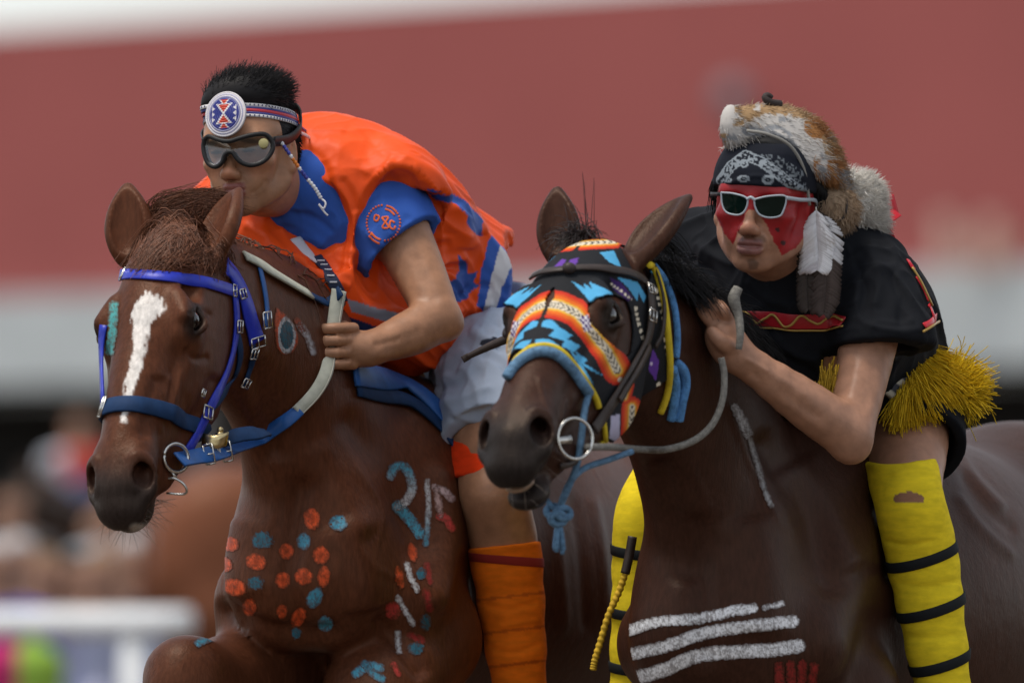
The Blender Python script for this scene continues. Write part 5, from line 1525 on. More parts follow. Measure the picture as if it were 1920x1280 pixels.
for e, (x, y) in ((1, (1474, 371)), (-1, (1351, 364))):
    a = on_curve(R2O, R2M, 1, sf, x, y)
    s_ = spline([a, A2(e * .078, .055, .012), A2(e * .088, .0, .008), A2(e * .086, -.03, -.004)], 14)
    mb = MB(); mb.strap(s_, R2M[:, 0] * e, .0065, .003); gsub(mb.done('temple', M_WHITEFRAME if e > 0 else M_RUBBER), glasses)

# --- fur headdress
fur = empty('headdress', label='fox fur headdress with hanging feathers worn by the rider in black', category='headdress')
fur.location = R2O; bpy.context.view_layer.update()
f = Field()
yq = R2O[1]
f.chain([P(1370, 250, yq - .055), P(1390, 232, yq - .035), P(1430, 230, yq - .01), P(1475, 240, yq + .0), P(1508, 262, yq + .005), P(1530, 300, yq + .0), P(1542, 345, yq + .005), P(1550, 380, yq + .03)], [.016, .022, .026, .028, .029, .027, .028, .022], .02, n=33)
f.chain([P(1405, 245, yq + .03), P(1450, 250, yq + .06), P(1500, 275, yq + .08), P(1535, 335, yq + .08), P(1550, 380, yq + .06)], [.035, .045, .048, .042, .03], .03, n=25)
f.ell(A2(0, -.018, .036), (.0875, .108, .099), R2M, .03)
f.half(A2(0, .0, .055), R2M @ np.array([0, .55, -1.]), R2O - .3, R2O + .3, .012)
f.ell(A2(0, .0, .03), (.0845, .112, .094), R2M, .006, sub=True)
f.chain([P(1366, 235, yq - .06), P(1370, 206, yq - .05)], [.012, .008], .01)
fv, fq_ = f.mesh(.004)
def fur_col(p):
    x, y = proj(p)
    TAN, ORG, WHT, GRY = np.array([.40, .26, .14]), np.array([.34, .16, .06]), np.array([.62, .59, .56]), np.array([.33, .34, .36])
    n_ = vnoise(np.stack([x / 20, y / 20, x * 0 + 3.3], -1)) + .4 * vnoise(np.stack([x / 8, y / 8, x * 0 + 1.3], -1))
    d1 = dline(x, y, [(1385, 265), (1420, 248), (1470, 238), (1512, 262), (1532, 305), (1540, 355)])[0]
    d2 = dline(x, y, [(1400, 246), (1440, 250), (1480, 268), (1508, 310), (1518, 370)])[0]
    pick = lambda m, a, b: np.where(m[:, None], a, b)
    c = pick(n_ > .25, ORG, pick(n_ > -.25, TAN, GRY))
    c = pick(y < 236, pick(n_ > -.4, TAN, WHT * .9), c)
    c = pick(d1 < 24 + 10 * n_, pick(n_ > -.35, WHT, GRY), c)
    c = pick((np.abs(x - 1550) < 26) & (y > 300) & (n_ > -.15), ORG * 1.15, c)
    c = pick((np.hypot(x - 1530, y - 238) < 22), ORG * 1.1, c)
    c = pick(d2 < 9, GRY * .8, c)
    return pick((x < 1376) & (y < 250), WHT, c)
fc = fur_col(fv)
hide = child_of(put('pelt', mesh_from('pelt', fv, fq_), mat('fur_pelt', None, rough=.95, spec=.05), col=fc * .8), fur)
FN = vnormals(fv, fq_); mb = MB(); rg = np.random.default_rng(21)
I_ = rg.integers(0, len(fv), 24000)
P_ = grow(fv[I_] - FN[I_] * .002, FN[I_], R2M @ np.array([.36, -.56, -.30]), rg.uniform(.009, .021, 24000), 3, rg, .22, .3, .1)
mb.hairs(P_, np.array([.0006, .0006, .0004, .0002]), fur_col(fv[I_] + rg.normal(0, .004, (24000, 3))) * rg.uniform(.7, 1.25, (24000, 1)))
o_ = mb.done('fur', M_HAIR); o_.parent = hide
# dark paw on top, rim cord
mb = MB(); mb.tube(spline([P(1462, 196, yq), P(1450, 194, yq - .01), P(1440, 190, yq - .015), P(1434, 183, yq - .015), P(1440, 179, yq - .012), P(1447, 184, yq - .01)], 16), [.008, .007, .006, .005], 8); child_of(mb.done('paw', mat('dark_paw', np.array([.03, .02, .018]), rough=.7, bump=(300, .4, .002))), fur)
mb = MB(); mb.tube(spline([P(1400, 245, yq - .09), P(1440, 252, yq - .095), P(1482, 274, yq - .08), P(1508, 320, yq - .06), P(1518, 385, yq - .04)], 24), .0028, 7); child_of(mb.done('edge_cord', mat('grey_hide', np.array([.25, .24, .22]), rough=.8)), fur)
# dark tie loop under the fur at the back
mb = MB(); mb.tube(spline([P(1582, 352, yq + .03), P(1588, 385, yq), P(1580, 410, yq), P(1560, 414, yq), P(1540, 400, yq - .01)], 20), .0022, 7); child_of(mb.done('tie_cord', M_LEATHER), fur)
def fluff(name, pts, rad, col, n, L, seed, m, parent, flow=(0, 0, -1)):
    f = Field(); f.chain(pts, rad, .02, n=17)
    v, q = f.mesh(.005); Nn = vnormals(v, q); mb = MB()
    base = child_of(put(name, mesh_from(name, v, q), m, col=np.tile(col, (len(v), 1)) * .8), parent)
    r_ = np.random.default_rng(seed)
    I_ = r_.integers(0, len(v), n)
    mb.hairs(grow(v[I_] - Nn[I_] * .002, Nn[I_], np.asarray(flow) * .6, L * r_.uniform(.6, 1.2, n), 3, r_, .25, .3, .12), np.array([.0006, .0005, .0004, .0002]), np.asarray(col) * r_.uniform(.75, 1.15, (n, 1)))
    o = mb.done('plume_barbs', M_HAIR); o.parent = base
    return base
M_FURP = bpy.data.materials['fur_pelt']
fluff('white_plume', [P(1592, 350, -.62), P(1618, 366, -.6), P(1612, 395, -.6), P(1640, 420, -.58)], [.022, .028, .028, .018], np.array([.80, .77, .72]), 5200, .020, 31, M_FURP, fur, (.5, .3, .1))
fluff('fur_tail', [P(1560, 375, yq + .03), P(1568, 395, yq + .03), P(1578, 380, yq + .06)], [.022, .026, .02], np.array([.42, .30, .20]), 2200, .018, 32, M_FURP, fur, (.2, 0, -.6))
def feather(name, quill, wl, wr, colf, parent, seed=1, th=.0012, tilt=(0, 0, 0), lvl=30):
    """A feather: quill curve, vane to either side as separate barb strips with a few splits."""
    q = spline(quill, lvl); t = np.gradient(q, axis=0); t /= np.linalg.norm(t, axis=1)[:, None]
    b = np.cross(t, -FWD); b /= np.linalg.norm(b, axis=1)[:, None]; rg = np.random.default_rng(seed); mb = MB()
    mb.tube(q, np.linspace(.0016, .0005, lvl), 6, col=np.array([.6, .58, .52]))
    sft = {-1: 0.0, 1: 0.0}
    for i in range(2, lvl - 1):
        u = i / (lvl - 1)
        for sg, wmax in ((-1, wl), (1, wr)):
            wv = wmax * min(1, (u * 4) ** .6) * min(1, ((1 - u) * 5) ** .5)
            sft[sg] = sft[sg] * .6 + rg.normal(0, .0015)
            if rg.random() < .12: sft[sg] += rg.uniform(.002, .006)
            p0 = q[i]; step = np.linalg.norm(q[i] - q[i - 1])
            ln = np.linspace(0, 1, 5)
            pts = np.array([p0 + b[i] * sg * wv * s - t[i] * 0 + t[i] * wv * .75 * s + t[i] * sft[sg] * s + np.array(tilt) * s * s * wv - FWD * (.004 * math.sin(s * 2.5)) for s in ln])
            mb.strap(pts, -FWD, step * 1.25, th, col=np.asarray(colf(u, sg)) * rg.uniform(.88, 1.08))
    return child_of(mb.done(name, mat('feather_vane', None, rough=.75, spec=.15) if 'feather_vane' not in bpy.data.materials else bpy.data.materials['feather_vane']), parent)
W_ = lambda u, s: (.66, .66, .68)
yf = hit(SHIRT, 1535, 450); yf = (yf[0][1] if yf is not None else -.7) - .03
yf = min(yf, R2O[1] - .02)
feather('feather', [P(1530, 388, yf), P(1531, 430, yf - .005), P(1534, 470, yf), P(1532, 508, yf)], .030, .032, lambda u, s: (.66, .66, .68) if u < .8 or s < 0 else (.5, .48, .5), fur, 3, tilt=(0, .3, 0))
feather('feather', [P(1540, 400, yf + .01), P(1552, 440, yf + .008), P(1550, 520, yf + .004), P(1545, 590, yf + .004)], .024, .026, lambda u, s: (.5, .5, .52) if u < .5 else ((.06, .045, .04)), fur, 4, tilt=(0, .3, 0), lvl=36)
feather('feather', [P(1522, 420, yf + .014), P(1516, 480, yf + .012), P(1514, 540, yf + .01), P(1516, 580, yf + .01)], .016, .018, lambda u, s: (.05, .04, .035), fur, 5, tilt=(0, .3, 0))
# red ribbons tied at the back
M_RIBBON = mat('red_ribbon', np.array([.52, .010, .022]), rough=.35, spec=.4)
M_GOLD = mat('yellow_ribbon', np.array([.52, .34, .10]), rough=.5)
for k, (pts, w, m_) in enumerate([([(1640, 418), (1648, 398), (1662, 388), (1680, 382)], .034, M_RIBBON), ([(1634, 420), (1650, 412), (1668, 404), (1680, 396)], .026, M_RIBBON), ([(1645, 415), (1655, 438), (1662, 462)], .026, M_GOLD), ([(1655, 425), (1670, 452), (1680, 480)], .022, M_RIBBON)]):
    sweep('ribbon', [P(x, y, -.56 - .004 * k + .01 * i) for i, (x, y) in enumerate(pts)], w, .0012, m_, fur, n=14, nor=nrm(np.array([.3 - .3 * k, -1, .5 * (k % 2)])))
# ------------------------------------------------------------------ dark bay horse: patterned mask, bridle, ropes, mane
mask = empty('face_mask', label='colourful southwestern patterned face mask on the dark bay horse', category='horse mask')
mask.location = H2O; bpy.context.view_layer.update()
Fh = Field(); horse_head(Fh, H2O, H2M, H2S, gape=.016)
Fh.pr += [p for p in F2.pr if False]
neck(Fh, [P(1305, 790, -.7), P(1220, 665, -.87), H2O + H2M @ np.array([0, .05, -.04])], [.18, .135, .105], [.095, .08, .072], T2(1, 0, 0) - T2(0, 0, 0))
hc_ = [H2O + H2M @ np.array(p) for p in [(-.13, -.06, -.19), (.13, .40, .12), (.13, -.06, .12), (-.13, .40, -.19), (-.13, .4, .12), (.13, .4, -.19), (-.13, -.06, .12), (.13, -.06, -.19)]]
mv, mq = Fh.mesh(0, [(np.min(hc_, 0) - .01, np.max(hc_, 0) + .01, .0026)], 3)
lm = (mv - H2O) @ H2M
near = lm.copy(); near[:, 0] = np.abs(near[:, 0])
mx_, my_ = proj(H2O + near @ H2M.T)
inside_box = (near[:, 1] > -.05) & (near[:, 1] < .39) & (near[:, 2] > -.185)
OUT = [(1090, 440), (1150, 446), (1175, 470), (1205, 500), (1222, 495), (1240, 530), (1250, 600), (1257, 680), (1252, 740), (1238, 780), (1205, 832), (1160, 832), (1136, 822), (1128, 780), (1118, 752), (1100, 722), (1078, 690), (1055, 664), (1030, 654), (985, 662), (985, 640), (1040, 560), (1040, 470)]
OUTf = [(960, 420)] + OUT
EYEH = [(1103, 575), (1118, 562), (1150, 556), (1172, 566), (1180, 590), (1184, 625), (1180, 660), (1172, 668), (1158, 656), (1140, 640), (1122, 622), (1108, 605)]
keepv = inside_box & (inpoly(mx_, my_, OUT) | ((near[:, 0] < .045) & inpoly(mx_, my_, OUTf) & (my_ < 662))) & ~inpoly(mx_, my_, EYEH)
eb = [(P(1052, 480, -1.0), P(1043, 357, -.97)), (P(1192, 490, -1.04), P(1287, 367, -.98))]
for a, b in eb:
    ax_ = nrm(b - a); r_ = mv - a; d_ = np.linalg.norm(r_ - (r_ @ ax_)[:, None] * ax_, axis=1)
    keepv &= ~(d_ < .036)
BK = np.array([.010, .011, .014]); LB, RED, ORG, YLW, CRM, PUR = np.array([.08, .36, .62]), np.array([.55, .03, .012]), np.array([.72, .15, .015]), np.array([.70, .40, .05]), np.array([.70, .62, .48]), np.array([.12, .04, .30])
mc = np.tile(BK, (len(mv), 1))
x, y = mx_, my_
def setc(m, c): mc[m] = c
def serape(line, hw, fm=None, flow_on=True):
    d, t = dline(x, y, line); base = d < hw
    if fm is not None: base &= fm
    for lim, c in ((1.0, RED), (.78, RED * .6 + ORG * .4), (.62, ORG), (.42, YLW), (.27, CRM)):
        setc(base & (d < hw * lim), c)
    s = t * sum(np.hypot(line[i + 1][0] - line[i][0], line[i + 1][1] - line[i][1]) for i in range(len(line) - 1))
    ph = (s / 11 + d / 7) % 1.0
    setc(base & (d < hw * .24) & (ph < .34), BK)
for pol in [[(1072, 532), (1098, 545), (1094, 534), (1112, 546), (1106, 532), (1146, 553), (1120, 561), (1112, 574), (1098, 558), (1090, 552)], [(1154, 522), (1190, 530), (1207, 556), (1202, 568), (1192, 550), (1190, 566), (1172, 540)], [(1122, 478), (1148, 474), (1162, 506), (1140, 496)],
            [(1018, 606), (1034, 603), (1046, 616), (1070, 632), (1060, 638), (1084, 650), (1074, 660), (1100, 678), (1092, 684), (1134, 706), (1100, 694), (1072, 674), (1078, 664), (1050, 652), (1056, 642), (1028, 634), (1040, 622), (1016, 616)],
            [(1203, 772), (1220, 788), (1204, 828), (1196, 826)], [(1220, 498), (1234, 508), (1242, 540), (1216, 512)], [(1000, 640), (1030, 640), (1045, 650), (1010, 655)], [(1062, 655), (1080, 672), (1100, 705), (1108, 720), (1090, 702)]]:
    setc(inpoly(x, y, pol), LB)
serape([(1030, 574), (1050, 577), (1080, 590), (1108, 622), (1136, 660), (1152, 694)], 27)
serape([(1088, 462), (1120, 460), (1152, 458)], 12)
serape([(1180, 762), (1177, 834)], 19)
serape([(1172, 722), (1166, 745)], 12)
setc(inpoly(x, y, [(1141, 780), (1157, 776), (1157, 826), (1138, 818)]), np.array([.48, .46, .62]))
setc(inpoly(x, y, [(1219, 652), (1232, 676), (1226, 712), (1211, 690)]), PUR)
setc(np.hypot(x - 1217, y - 680) < 3, np.array([.6, .5, .7]))
setc(inpoly(x, y, [(1086, 597), (1104, 592), (1110, 618), (1092, 624)]), PUR * .5)
setc(inpoly(x, y, [(1086, 597), (1104, 592), (1110, 618), (1092, 624)]) & (((x // 5) + (y // 5)) % 2 == 0), np.array([.7, .68, .72]))
setc(inpoly(x, y, [(1140, 520), (1160, 530), (1182, 560), (1172, 566), (1148, 545)]), PUR * .35)
def dashes(line, n, w, c, fill=.55):
    d, t = dline(x, y, line); setc((d < w) & ((t * n) % 1 < fill), c)
dashes([(1143, 533), (1178, 562)], 6, 2.4, CRM)
dashes([(1187, 578), (1192, 605), (1202, 642)], 6, 3.2, CRM, .5)
dashes([(1231, 718), (1236, 750), (1234, 786)], 7, 4, CRM, .5)
dashes([(1226, 545), (1240, 600), (1246, 660)], 9, 3.5, CRM, .45)
dashes([(1210, 745), (1226, 770)], 4, 3.5, CRM, .5)
setc(np.hypot(x - 1158, y - 712) < 5, CRM)
setc(inpoly(x, y, [(1048, 500), (1068, 492), (1085, 488), (1078, 508), (1050, 512)]), PUR)
setc((near[:, 0] < .0035) & (near[:, 1] > .05), BK)                        # centre seam
sel = np.all(keepv[mq], 1); mq2 = mq[sel]
used = np.zeros(len(mv), bool); used[mq2.ravel()] = True; mp_ = np.cumsum(used) - 1
MN = vnormals(mv, mq)
mv2 = (mv + MN * .005)[used]
M_NEO = mat('printed_stretch_cloth', None, rough=.75, spec=.2, bump=(900, .3, .0008), bump2=(35, .25, .004), vary=.08, vscale=40)
mo = child_of(put('mask_cloth', mesh_from('mask_cloth', mv2, mp_[mq2]), M_NEO, col=mc[used]), mask)
sm = mo.modifiers.new('thickness', 'SOLIDIFY'); sm.thickness = .004; sm.offset = -1
MASKB = bvh_of(mv2, mp_[mq2])
HEAD2 = bvh_of(mv, mq)
def mirror2(p): l = (np.asarray(p) - H2O) @ H2M; l[..., 0] *= -1; return H2O + l @ H2M.T
def best2(px, py, off=.004):
    hs = [h for h in (hit(MASKB, px, py), hit(HB2, px, py)) if h is not None]
    if not hs:
        q = P(px, py, -1.25); h = HB2.find_nearest(Vector(q))
        return np.array(h[0]) + np.array(h[1]) * off if np.linalg.norm(np.array(h[0]) - q) < .12 else None
    h = min(hs, key=lambda h: h[0][1]); return h[0] + h[1] * off
def rope2(name, pts, r, m, parent, off=.004, n=40, mir=False, sm_=2, dflt=None, col=None):
    s = spline(pts, n); out = []
    for a in s:
        b = best2(a[0], a[1], off)
        if b is None and dflt is not None: b = P(a[0], a[1], dflt)
        if b is not None: out.append(b)
    out = np.array(out)
    for _ in range(sm_): out[1:-1] = (out[:-2] + 2 * out[1:-1] + out[2:]) / 4
    mb = MB(); mb.tube(out, r, 8); o = child_of(mb.done(name, m), parent)
    if mir:
        mb = MB(); mb.tube(mirror2(out), r, 8); child_of(mb.done(name, m), parent)
    return out
M_YBIND = mat('yellow_binding', np.array([.62, .46, .02]), rough=.8, bump=(600, .4, .001), vary=.15, vscale=60)
M_BROPE = mat('blue_rope', np.array([.10, .20, .32]), rough=.85, bump=(350, .7, .003), vary=.35, vscale=120)
M_BPAD = mat('blue_fleece', np.array([.09, .25, .52]), rough=.95, bump=(260, .8, .004), vary=.3, vscale=90)
M_GROPE = mat('grey_cord', np.array([.20, .19, .17]), rough=.85, bump=(420, .8, .003), vary=.3, vscale=140)
rope2('edge_binding', [(992, 656), (1020, 650), (1048, 658), (1075, 686), (1098, 718), (1114, 746), (1120, 764)], .0058, M_YBIND, mask, .003)
rope2('edge_binding', [(1128, 782), (1132, 812), (1134, 842)], .0045, M_YBIND, mask, .003)
rope2('edge_binding', [(1216, 494), (1230, 522), (1242, 570), (1249, 630), (1253, 690), (1248, 738), (1236, 772)], .0062, M_YBIND, mask, .004, mir=True)
rope2('edge_binding', [(962, 694), (970, 676), (992, 656)], .0056, M_YBIND, mask, .003)
# bridle of worn brown leather, over the mask
br2 = empty('bridle', label='worn brown leather bridle with large ring bit on the dark bay horse', category='bridle', group='bridles')
br2.location = H2O; bpy.context.view_layer.update()
def strap2(name, pts, w, th, m, parent, off=.006, n=36, sm_=3):
    s = spline(pts, n); pp = []; nn = []
    for a in s:
        hs = [h for h in (hit(MASKB, a[0], a[1]), hit(HB2, a[0], a[1])) if h is not None]
        if not hs: continue
        h = min(hs, key=lambda h: h[0][1]); pp.append(h[0]); nn.append(h[1])
    pp, nn = np.array(pp), np.array(nn)
    for _ in range(sm_):
        pp[1:-1] = (pp[:-2] + 2 * pp[1:-1] + pp[2:]) / 4; nn[1:-1] = (nn[:-2] + 2 * nn[1:-1] + nn[2:]) / 4
    nn /= np.linalg.norm(nn, axis=1)[:, None]
    mb = MB(); mb.strap(pp + nn * off, nn, w, th); child_of(mb.done(name, m), parent); return pp + nn * off, nn
bpts, bn = strap2('browband', [(1003, 524), (1020, 516), (1050, 512), (1100, 508), (1150, 510), (1185, 518), (1205, 532), (1215, 548)], .015, .004, M_LEATHER, br2)
cpts, cn = strap2('cheek_strap', [(1212, 535), (1216, 575), (1212, 620), (1200, 655), (1180, 690), (1160, 725), (1138, 762), (1118, 792), (1108, 806)], .02, .004, M_LEATHER, br2)
strap2('cheek_strap', [(1150, 752), (1165, 722), (1185, 690), (1204, 652)], .012, .004, M_LEATHER, br2, off=.012)
strap2('throat_latch', [(1222, 500), (1238, 560), (1236, 620), (1222, 650)], .009, .003, M_LEATHER, br2)
buckle(cpts[6], cn[6], cpts[8] - cpts[5], .024, .02, br2); buckle(cpts[1], cn[1], cpts[3] - cpts[0], .02, .016, br2)
mb = MB(); k_ = best2(1068, 512, .01); mb.ball(k_, (.012, .008, .01), col=(1, 1, 1)); child_of(mb.done('browband_knot', M_LEATHER), br2)
bx = best2(1075, 822, .012); ry = bx[1]
lat_h2 = H2M[:, 0]
nrm_ring = nrm(lat_h2 + np.array([-.25, -.55, .0]))
u2 = nrm(np.cross(nrm_ring, [0, 0, 1.])); w2 = np.cross(u2, nrm_ring)
cR = P(1078, 822, ry - .026)
mb = MB(); th_ = np.linspace(0, 2 * math.pi, 41)
mb.tube([cR + u2 * math.cos(t) * .036 + w2 * math.sin(t) * .034 for t in th_], .003, 8, cap=False); child_of(mb.done('bit_ring', M_STEEL), br2)
mb = MB(); mb.tube([cR - nrm_ring * .01, H2(.0, .47, -.03)], .008, 8); child_of(mb.done('bit_mouthpiece', M_STEEL), br2)
strap2('lip_strap', [(1046, 872), (1062, 868), (1075, 860)], .01, .004, M_LEATHER, br2)
# blue rope noseband, falling to a knotted end under the chin
halter = empty('halter_rope', label='blue rope noseband with knotted tail hanging below the dark bay muzzle', category='rope')
halter.location = H2O; bpy.context.view_layer.update()
npts = rope2('nose_rope', [(955, 712), (966, 694), (984, 676), (1010, 664), (1040, 668), (1066, 692), (1085, 718), (1098, 736)], .0095, M_BROPE, halter, .006)
e0 = npts[-1]
c2_ = ringon(HB2, H2(0, .40, -.02), np.cross(npts[-1] - npts[0], npts[len(npts) // 2] - npts[0]), -FWD, 60, .005, .3)
ye = e0[1] - .012
tail = spline([e0 + (0, -.004, 0), P(1096, 770, ye - .01), P(1090, 820, ye - .02), P(1082, 870, ye - .02), P(1065, 915, ye - .01), P(1050, 950, ye), P(1047, 975, ye)], 50)
mb = MB(); mb.tube(tail, .0058, 8); child_of(mb.done('hanging_rope', M_BROPE), halter)
mb = MB()
for a_, (kx, ky) in enumerate([(1038, 958), (1056, 962), (1046, 972)]):
    c_ = P(kx, ky, ye - .004 * a_); tt = np.linspace(0, 2 * math.pi, 17)
    mb.tube([c_ + np.array([math.cos(t) * .012, math.sin(t * 1.0 + a_) * .006, math.sin(t) * .009]) for t in tt], .0062, 7, cap=False)
child_of(mb.done('knot', M_BROPE), halter)
mb = MB()
for k in range(7):
    r_ = np.random.default_rng(70 + k); dx = r_.uniform(-9, 9)
    mb.tube(spline([P(1047 + dx * .3, 978, ye), P(1047 + dx, 1005, ye - .004 + .002 * k), P(1047 + dx * 1.4, 1030 + r_.uniform(-6, 8), ye)], 8), .0042, 6)
child_of(mb.done('rope_tail', M_BROPE), halter)
mb = MB(); mb.tube(spline([P(1050, 948, ye), P(1068, 905, ye + .02), P(1095, 878, ye + .05), P(1140, 862, ye + .1), P(1185, 846, ye + .14)], 24), .0055, 8); child_of(mb.done('chin_rope', M_BROPE), halter)
mb = MB(); mb.tube(spline([P(1024, 935, ye + .01), P(1036, 950, ye), P(1044, 958, ye)], 10), .0045, 8); child_of(mb.done('chin_rope', M_BROPE), halter)
# fleece loops beside the jaw
rope2('fleece_loop', [(1222, 500), (1244, 530), (1260, 575), (1266, 630), (1264, 670)], .0065, M_BPAD, halter, .004)
rope2('fleece_loop', [(1262, 680), (1276, 695), (1280, 720), (1274, 750), (1268, 785)], .0095, M_BPAD, halter, .006)
rope2('fleece_loop', [(1258, 690), (1264, 720), (1260, 760), (1256, 785)], .0085, M_BPAD, halter, .004)
# grey cord rein looping under the neck up to the hand, and its knotted end
rein2 = empty('rein', label='grey cord rein looping from the ring bit to the black shirted rider', category='rein')
rein2.location = H2O; bpy.context.view_layer.update()
def clear2(px, py, off, dflt):
    b = best2(px, py, 0); return P(px, py, min(dflt, b[1] - off) if b is not None else dflt)
rl = [P(1100, 838, ry - .012)] + [clear2(a, b, .012, d) for a, b, d in [(1150, 838, -1.0), (1200, 842, -1.0), (1250, 842, -1.0), (1300, 826, -.98), (1335, 796, -.96), (1354, 752, -.95), (1358, 705, -.94), (1352, 670, -.94)]]
mb = MB(); mb.tube(spline(rl, 70), .0062, 8); child_of(mb.done('cord', M_GROPE), rein2)
mb = MB(); mb.tube(spline([P(1385, 655, -.93), P(1388, 625, -.93), P(1384, 590, -.92), P(1376, 560, -.92), P(1384, 540, -.915)], 24), [.006, .007, .008, .011, .009], 8); child_of(mb.done('cord_end', M_GROPE), rein2)
# mane of the bay: black hair thrown along the crest and forelock wisps
rg = np.random.default_rng(44); mb = MB()
crest = spline([P(1235, 480, -.98), P(1280, 525, -.9), P(1330, 575, -.8), P(1385, 640, -.68), P(1440, 710, -.52)], 60)
I_ = np.minimum(rg.integers(0, 52, 2600), (rg.random(2600) ** .8 * 60).astype(int)); p_ = crest[I_] + rg.normal(0, .012, (2600, 3)); pp = []; nn = []
for a in p_:
    h = HB2.find_nearest(Vector(a)); pp.append(h[0]); nn.append(h[1])
pp, nn = np.array(pp), np.array(nn)
sd_ = np.where(rg.random((2600, 1)) < .62, 1, -1)
fl_ = sd_ * (T2(1, 0, 0) - T2(0, 0, 0)) * .55 + np.array([.25, .5, .15])
PH = grow(pp, nn, fl_, rg.uniform(.04, .11, 2600), 6, rg, .2, .4, .26)
mb.hairs(PH, np.linspace(.0011, .0004, 7), np.array([.009, .008, .009]) * rg.uniform(.5, 2.2, (2600, 1)))
child_of(mb.done('mane', M_HAIR), h2)
mb = MB(); n_ = 260; p0 = P(1092, 452, -1.03) + rg.normal(0, .012, (n_, 3)) * np.array([1.2, .6, .5])
PH = grow(p0, np.tile([0, 0, 1.], (n_, 1)), np.array([-.2, -.4, .1]), rg.uniform(.03, .07, n_), 6, rg, .35, .5, .3)
mb.hairs(PH, np.linspace(.0012, .0004, 7), np.array([.02, .014, .014]) * rg.uniform(.5, 2.2, (n_, 1)))
PH = grow(P(1105, 440, -1.0) + rg.normal(0, .006, (5, 3)), np.tile([0, 0, 1.], (5, 1)), np.array([-.1, 0, .6]), .1, 6, rg, .15, .5, .0)
mb.hairs(PH, np.linspace(.0008, .0003, 7), np.tile([.02, .014, .014], (5, 1)))
child_of(mb.done('forelock', M_HAIR), h2)
# brown riding whip showing beyond the mask, and the braided yellow quirt beside the far leg
whip = empty('riding_whip', label='thin brown leather whip crossing in front of the grey shorts', category='whip'); whip.location = P(965, 628, -.8); bpy.context.view_layer.update()
mb = MB(); mb.tube(spline([P(1000, 612, -.72), P(965, 629, -.72), P(920, 648, -.70), P(876, 669, -.68)], 24), [.0085, .0085, .007, .005], 10); child_of(mb.done('shaft', M_LEATHER), whip)
mb = MB(); mb.strap(spline([P(880, 667, -.68), P(868, 674, -.675)], 6), -FWD, .012, .003); child_of(mb.done('tip', M_LEATHER), whip)
quirt = empty('quirt', label='braided yellow quirt hanging beside the far yellow stocking', category='whip'); quirt.location = P(1170, 1060, -.5); bpy.context.view_layer.update()
yq2 = -.46
mb = MB(); mb.tube(spline([P(1186, 1005, yq2), P(1180, 1040, yq2), P(1172, 1075, yq2)], 16), .0085, 10); child_of(mb.done('handle', M_LEATHER), quirt)
qs = spline([P(1174, 1070, yq2), P(1160, 1110, yq2), P(1142, 1150, yq2), P(1128, 1195, yq2), P(1116, 1235, yq2), P(1112, 1256, yq2)], 90)
M_YROPE = mat('yellow_braid', np.array([.58, .36, .02]), rough=.8, bump=(500, .4, .001), vary=.2, vscale=80)
mb = MB(); mb.tube(qs, .0058 + .0009 * np.sin(np.arange(90) * 1.4), 10); child_of(mb.done('braid', M_YROPE), quirt)
# ------------------------------------------------------------------ body paint on the horses
M_CHALK = mat('chalk_paint', None, rough=.62, spec=.12, vary=.2, vscale=160, bump=(300, .3, .0015))
PO, PB, PW, PR, PT = np.array([.62, .085, .025]), np.array([.05, .23, .33]), np.array([.55, .56, .58]), np.array([.45, .045, .04]), np.array([.07, .33, .33])
def mark(name, hh, bv, shape, col, seed, soft=5, rough=.8):
    o = daub(name, bv, M_COAT, None, shape, col, seed=seed, soft=soft, rough=rough, ground=CH_BASE if hh is h1 else BY_BASE)
    if o is not None: child_of(o, hh)
for i, (x, y, rx, ry, a) in enumerate([(585, 972, 14, 19, -.2), (433, 1020, 14, 13, 0), (421, 1058, 14, 13, 0), (480, 1053, 18, 15, .3), (537, 1033, 13, 14, 0), (602, 1040, 15, 16, 0), (530, 1087, 13, 15, 0), (570, 1080, 16, 15, 0), (607, 1080, 11, 18, .1), (440, 1100, 21, 15, .3), (468, 1137, 12, 15, 0), (560, 1156, 12, 18, .5), (528, 1145, 9, 12, 0), (408, 1008, 7, 16, .6), (396, 1032, 5, 10, .6), (773, 1035, 8, 15, -.2), (748, 1082, 7, 18, -.2)]):
    mark('painted_dot', h1, HB1, dot(x, y, rx, ry, a), lambda X, Y, x=x, y=y: PO * (.55 + .6 * min(1, math.hypot(X - x, Y - y) / 12)), 10 + i)
for i, (x, y, rx, ry, a) in enumerate([(634, 980, 16, 14, 0), (570, 1015, 12, 15, 0), (590, 1120, 13, 19, .5), (610, 1168, 14, 14, 0)]):
    mark('painted_dot', h1, HB1, dot(x, y, rx, ry, a), PB * 1.25, 40 + i)
for i, (x, y, rx, ry) in enumerate([(492, 1012, 19, 15), (480, 1092, 14, 12), (555, 1186, 9, 10), (790, 1075, 10, 10), (798, 1165, 9, 14), (780, 1215, 14, 12)]):
    mark('painted_dot', h1, HB1, dot(x, y, rx, ry), PB * .55, 50 + i, 9, 1.1)
mix = lambda a, b, t: a * (1 - t) + b * t
mark('painted_numeral', h1, HB1, stroke([(732, 892), (738, 876), (756, 874), (768, 892), (772, 916), (762, 938), (746, 950)], 8), lambda X, Y: mix(PB * 1.4, PW, min(1, max(0, (Y - 880) / 50))), 60, 6)
mark('painted_numeral', h1, HB1, stroke([(744, 948), (758, 962), (774, 982), (786, 1000)], 10), PB * 1.3, 61, 8)
mark('painted_numeral', h1, HB1, stroke([(800, 902), (803, 940), (802, 972), (798, 1020)], 5), lambda X, Y: mix(PW * .9, PB, min(1, max(0, (Y - 950) / 60))), 62, 5)
mark('painted_numeral', h1, HB1, stroke([(846, 934), (834, 922), (816, 914)], 7), np.array([.45, .33, .33]), 63, 6)
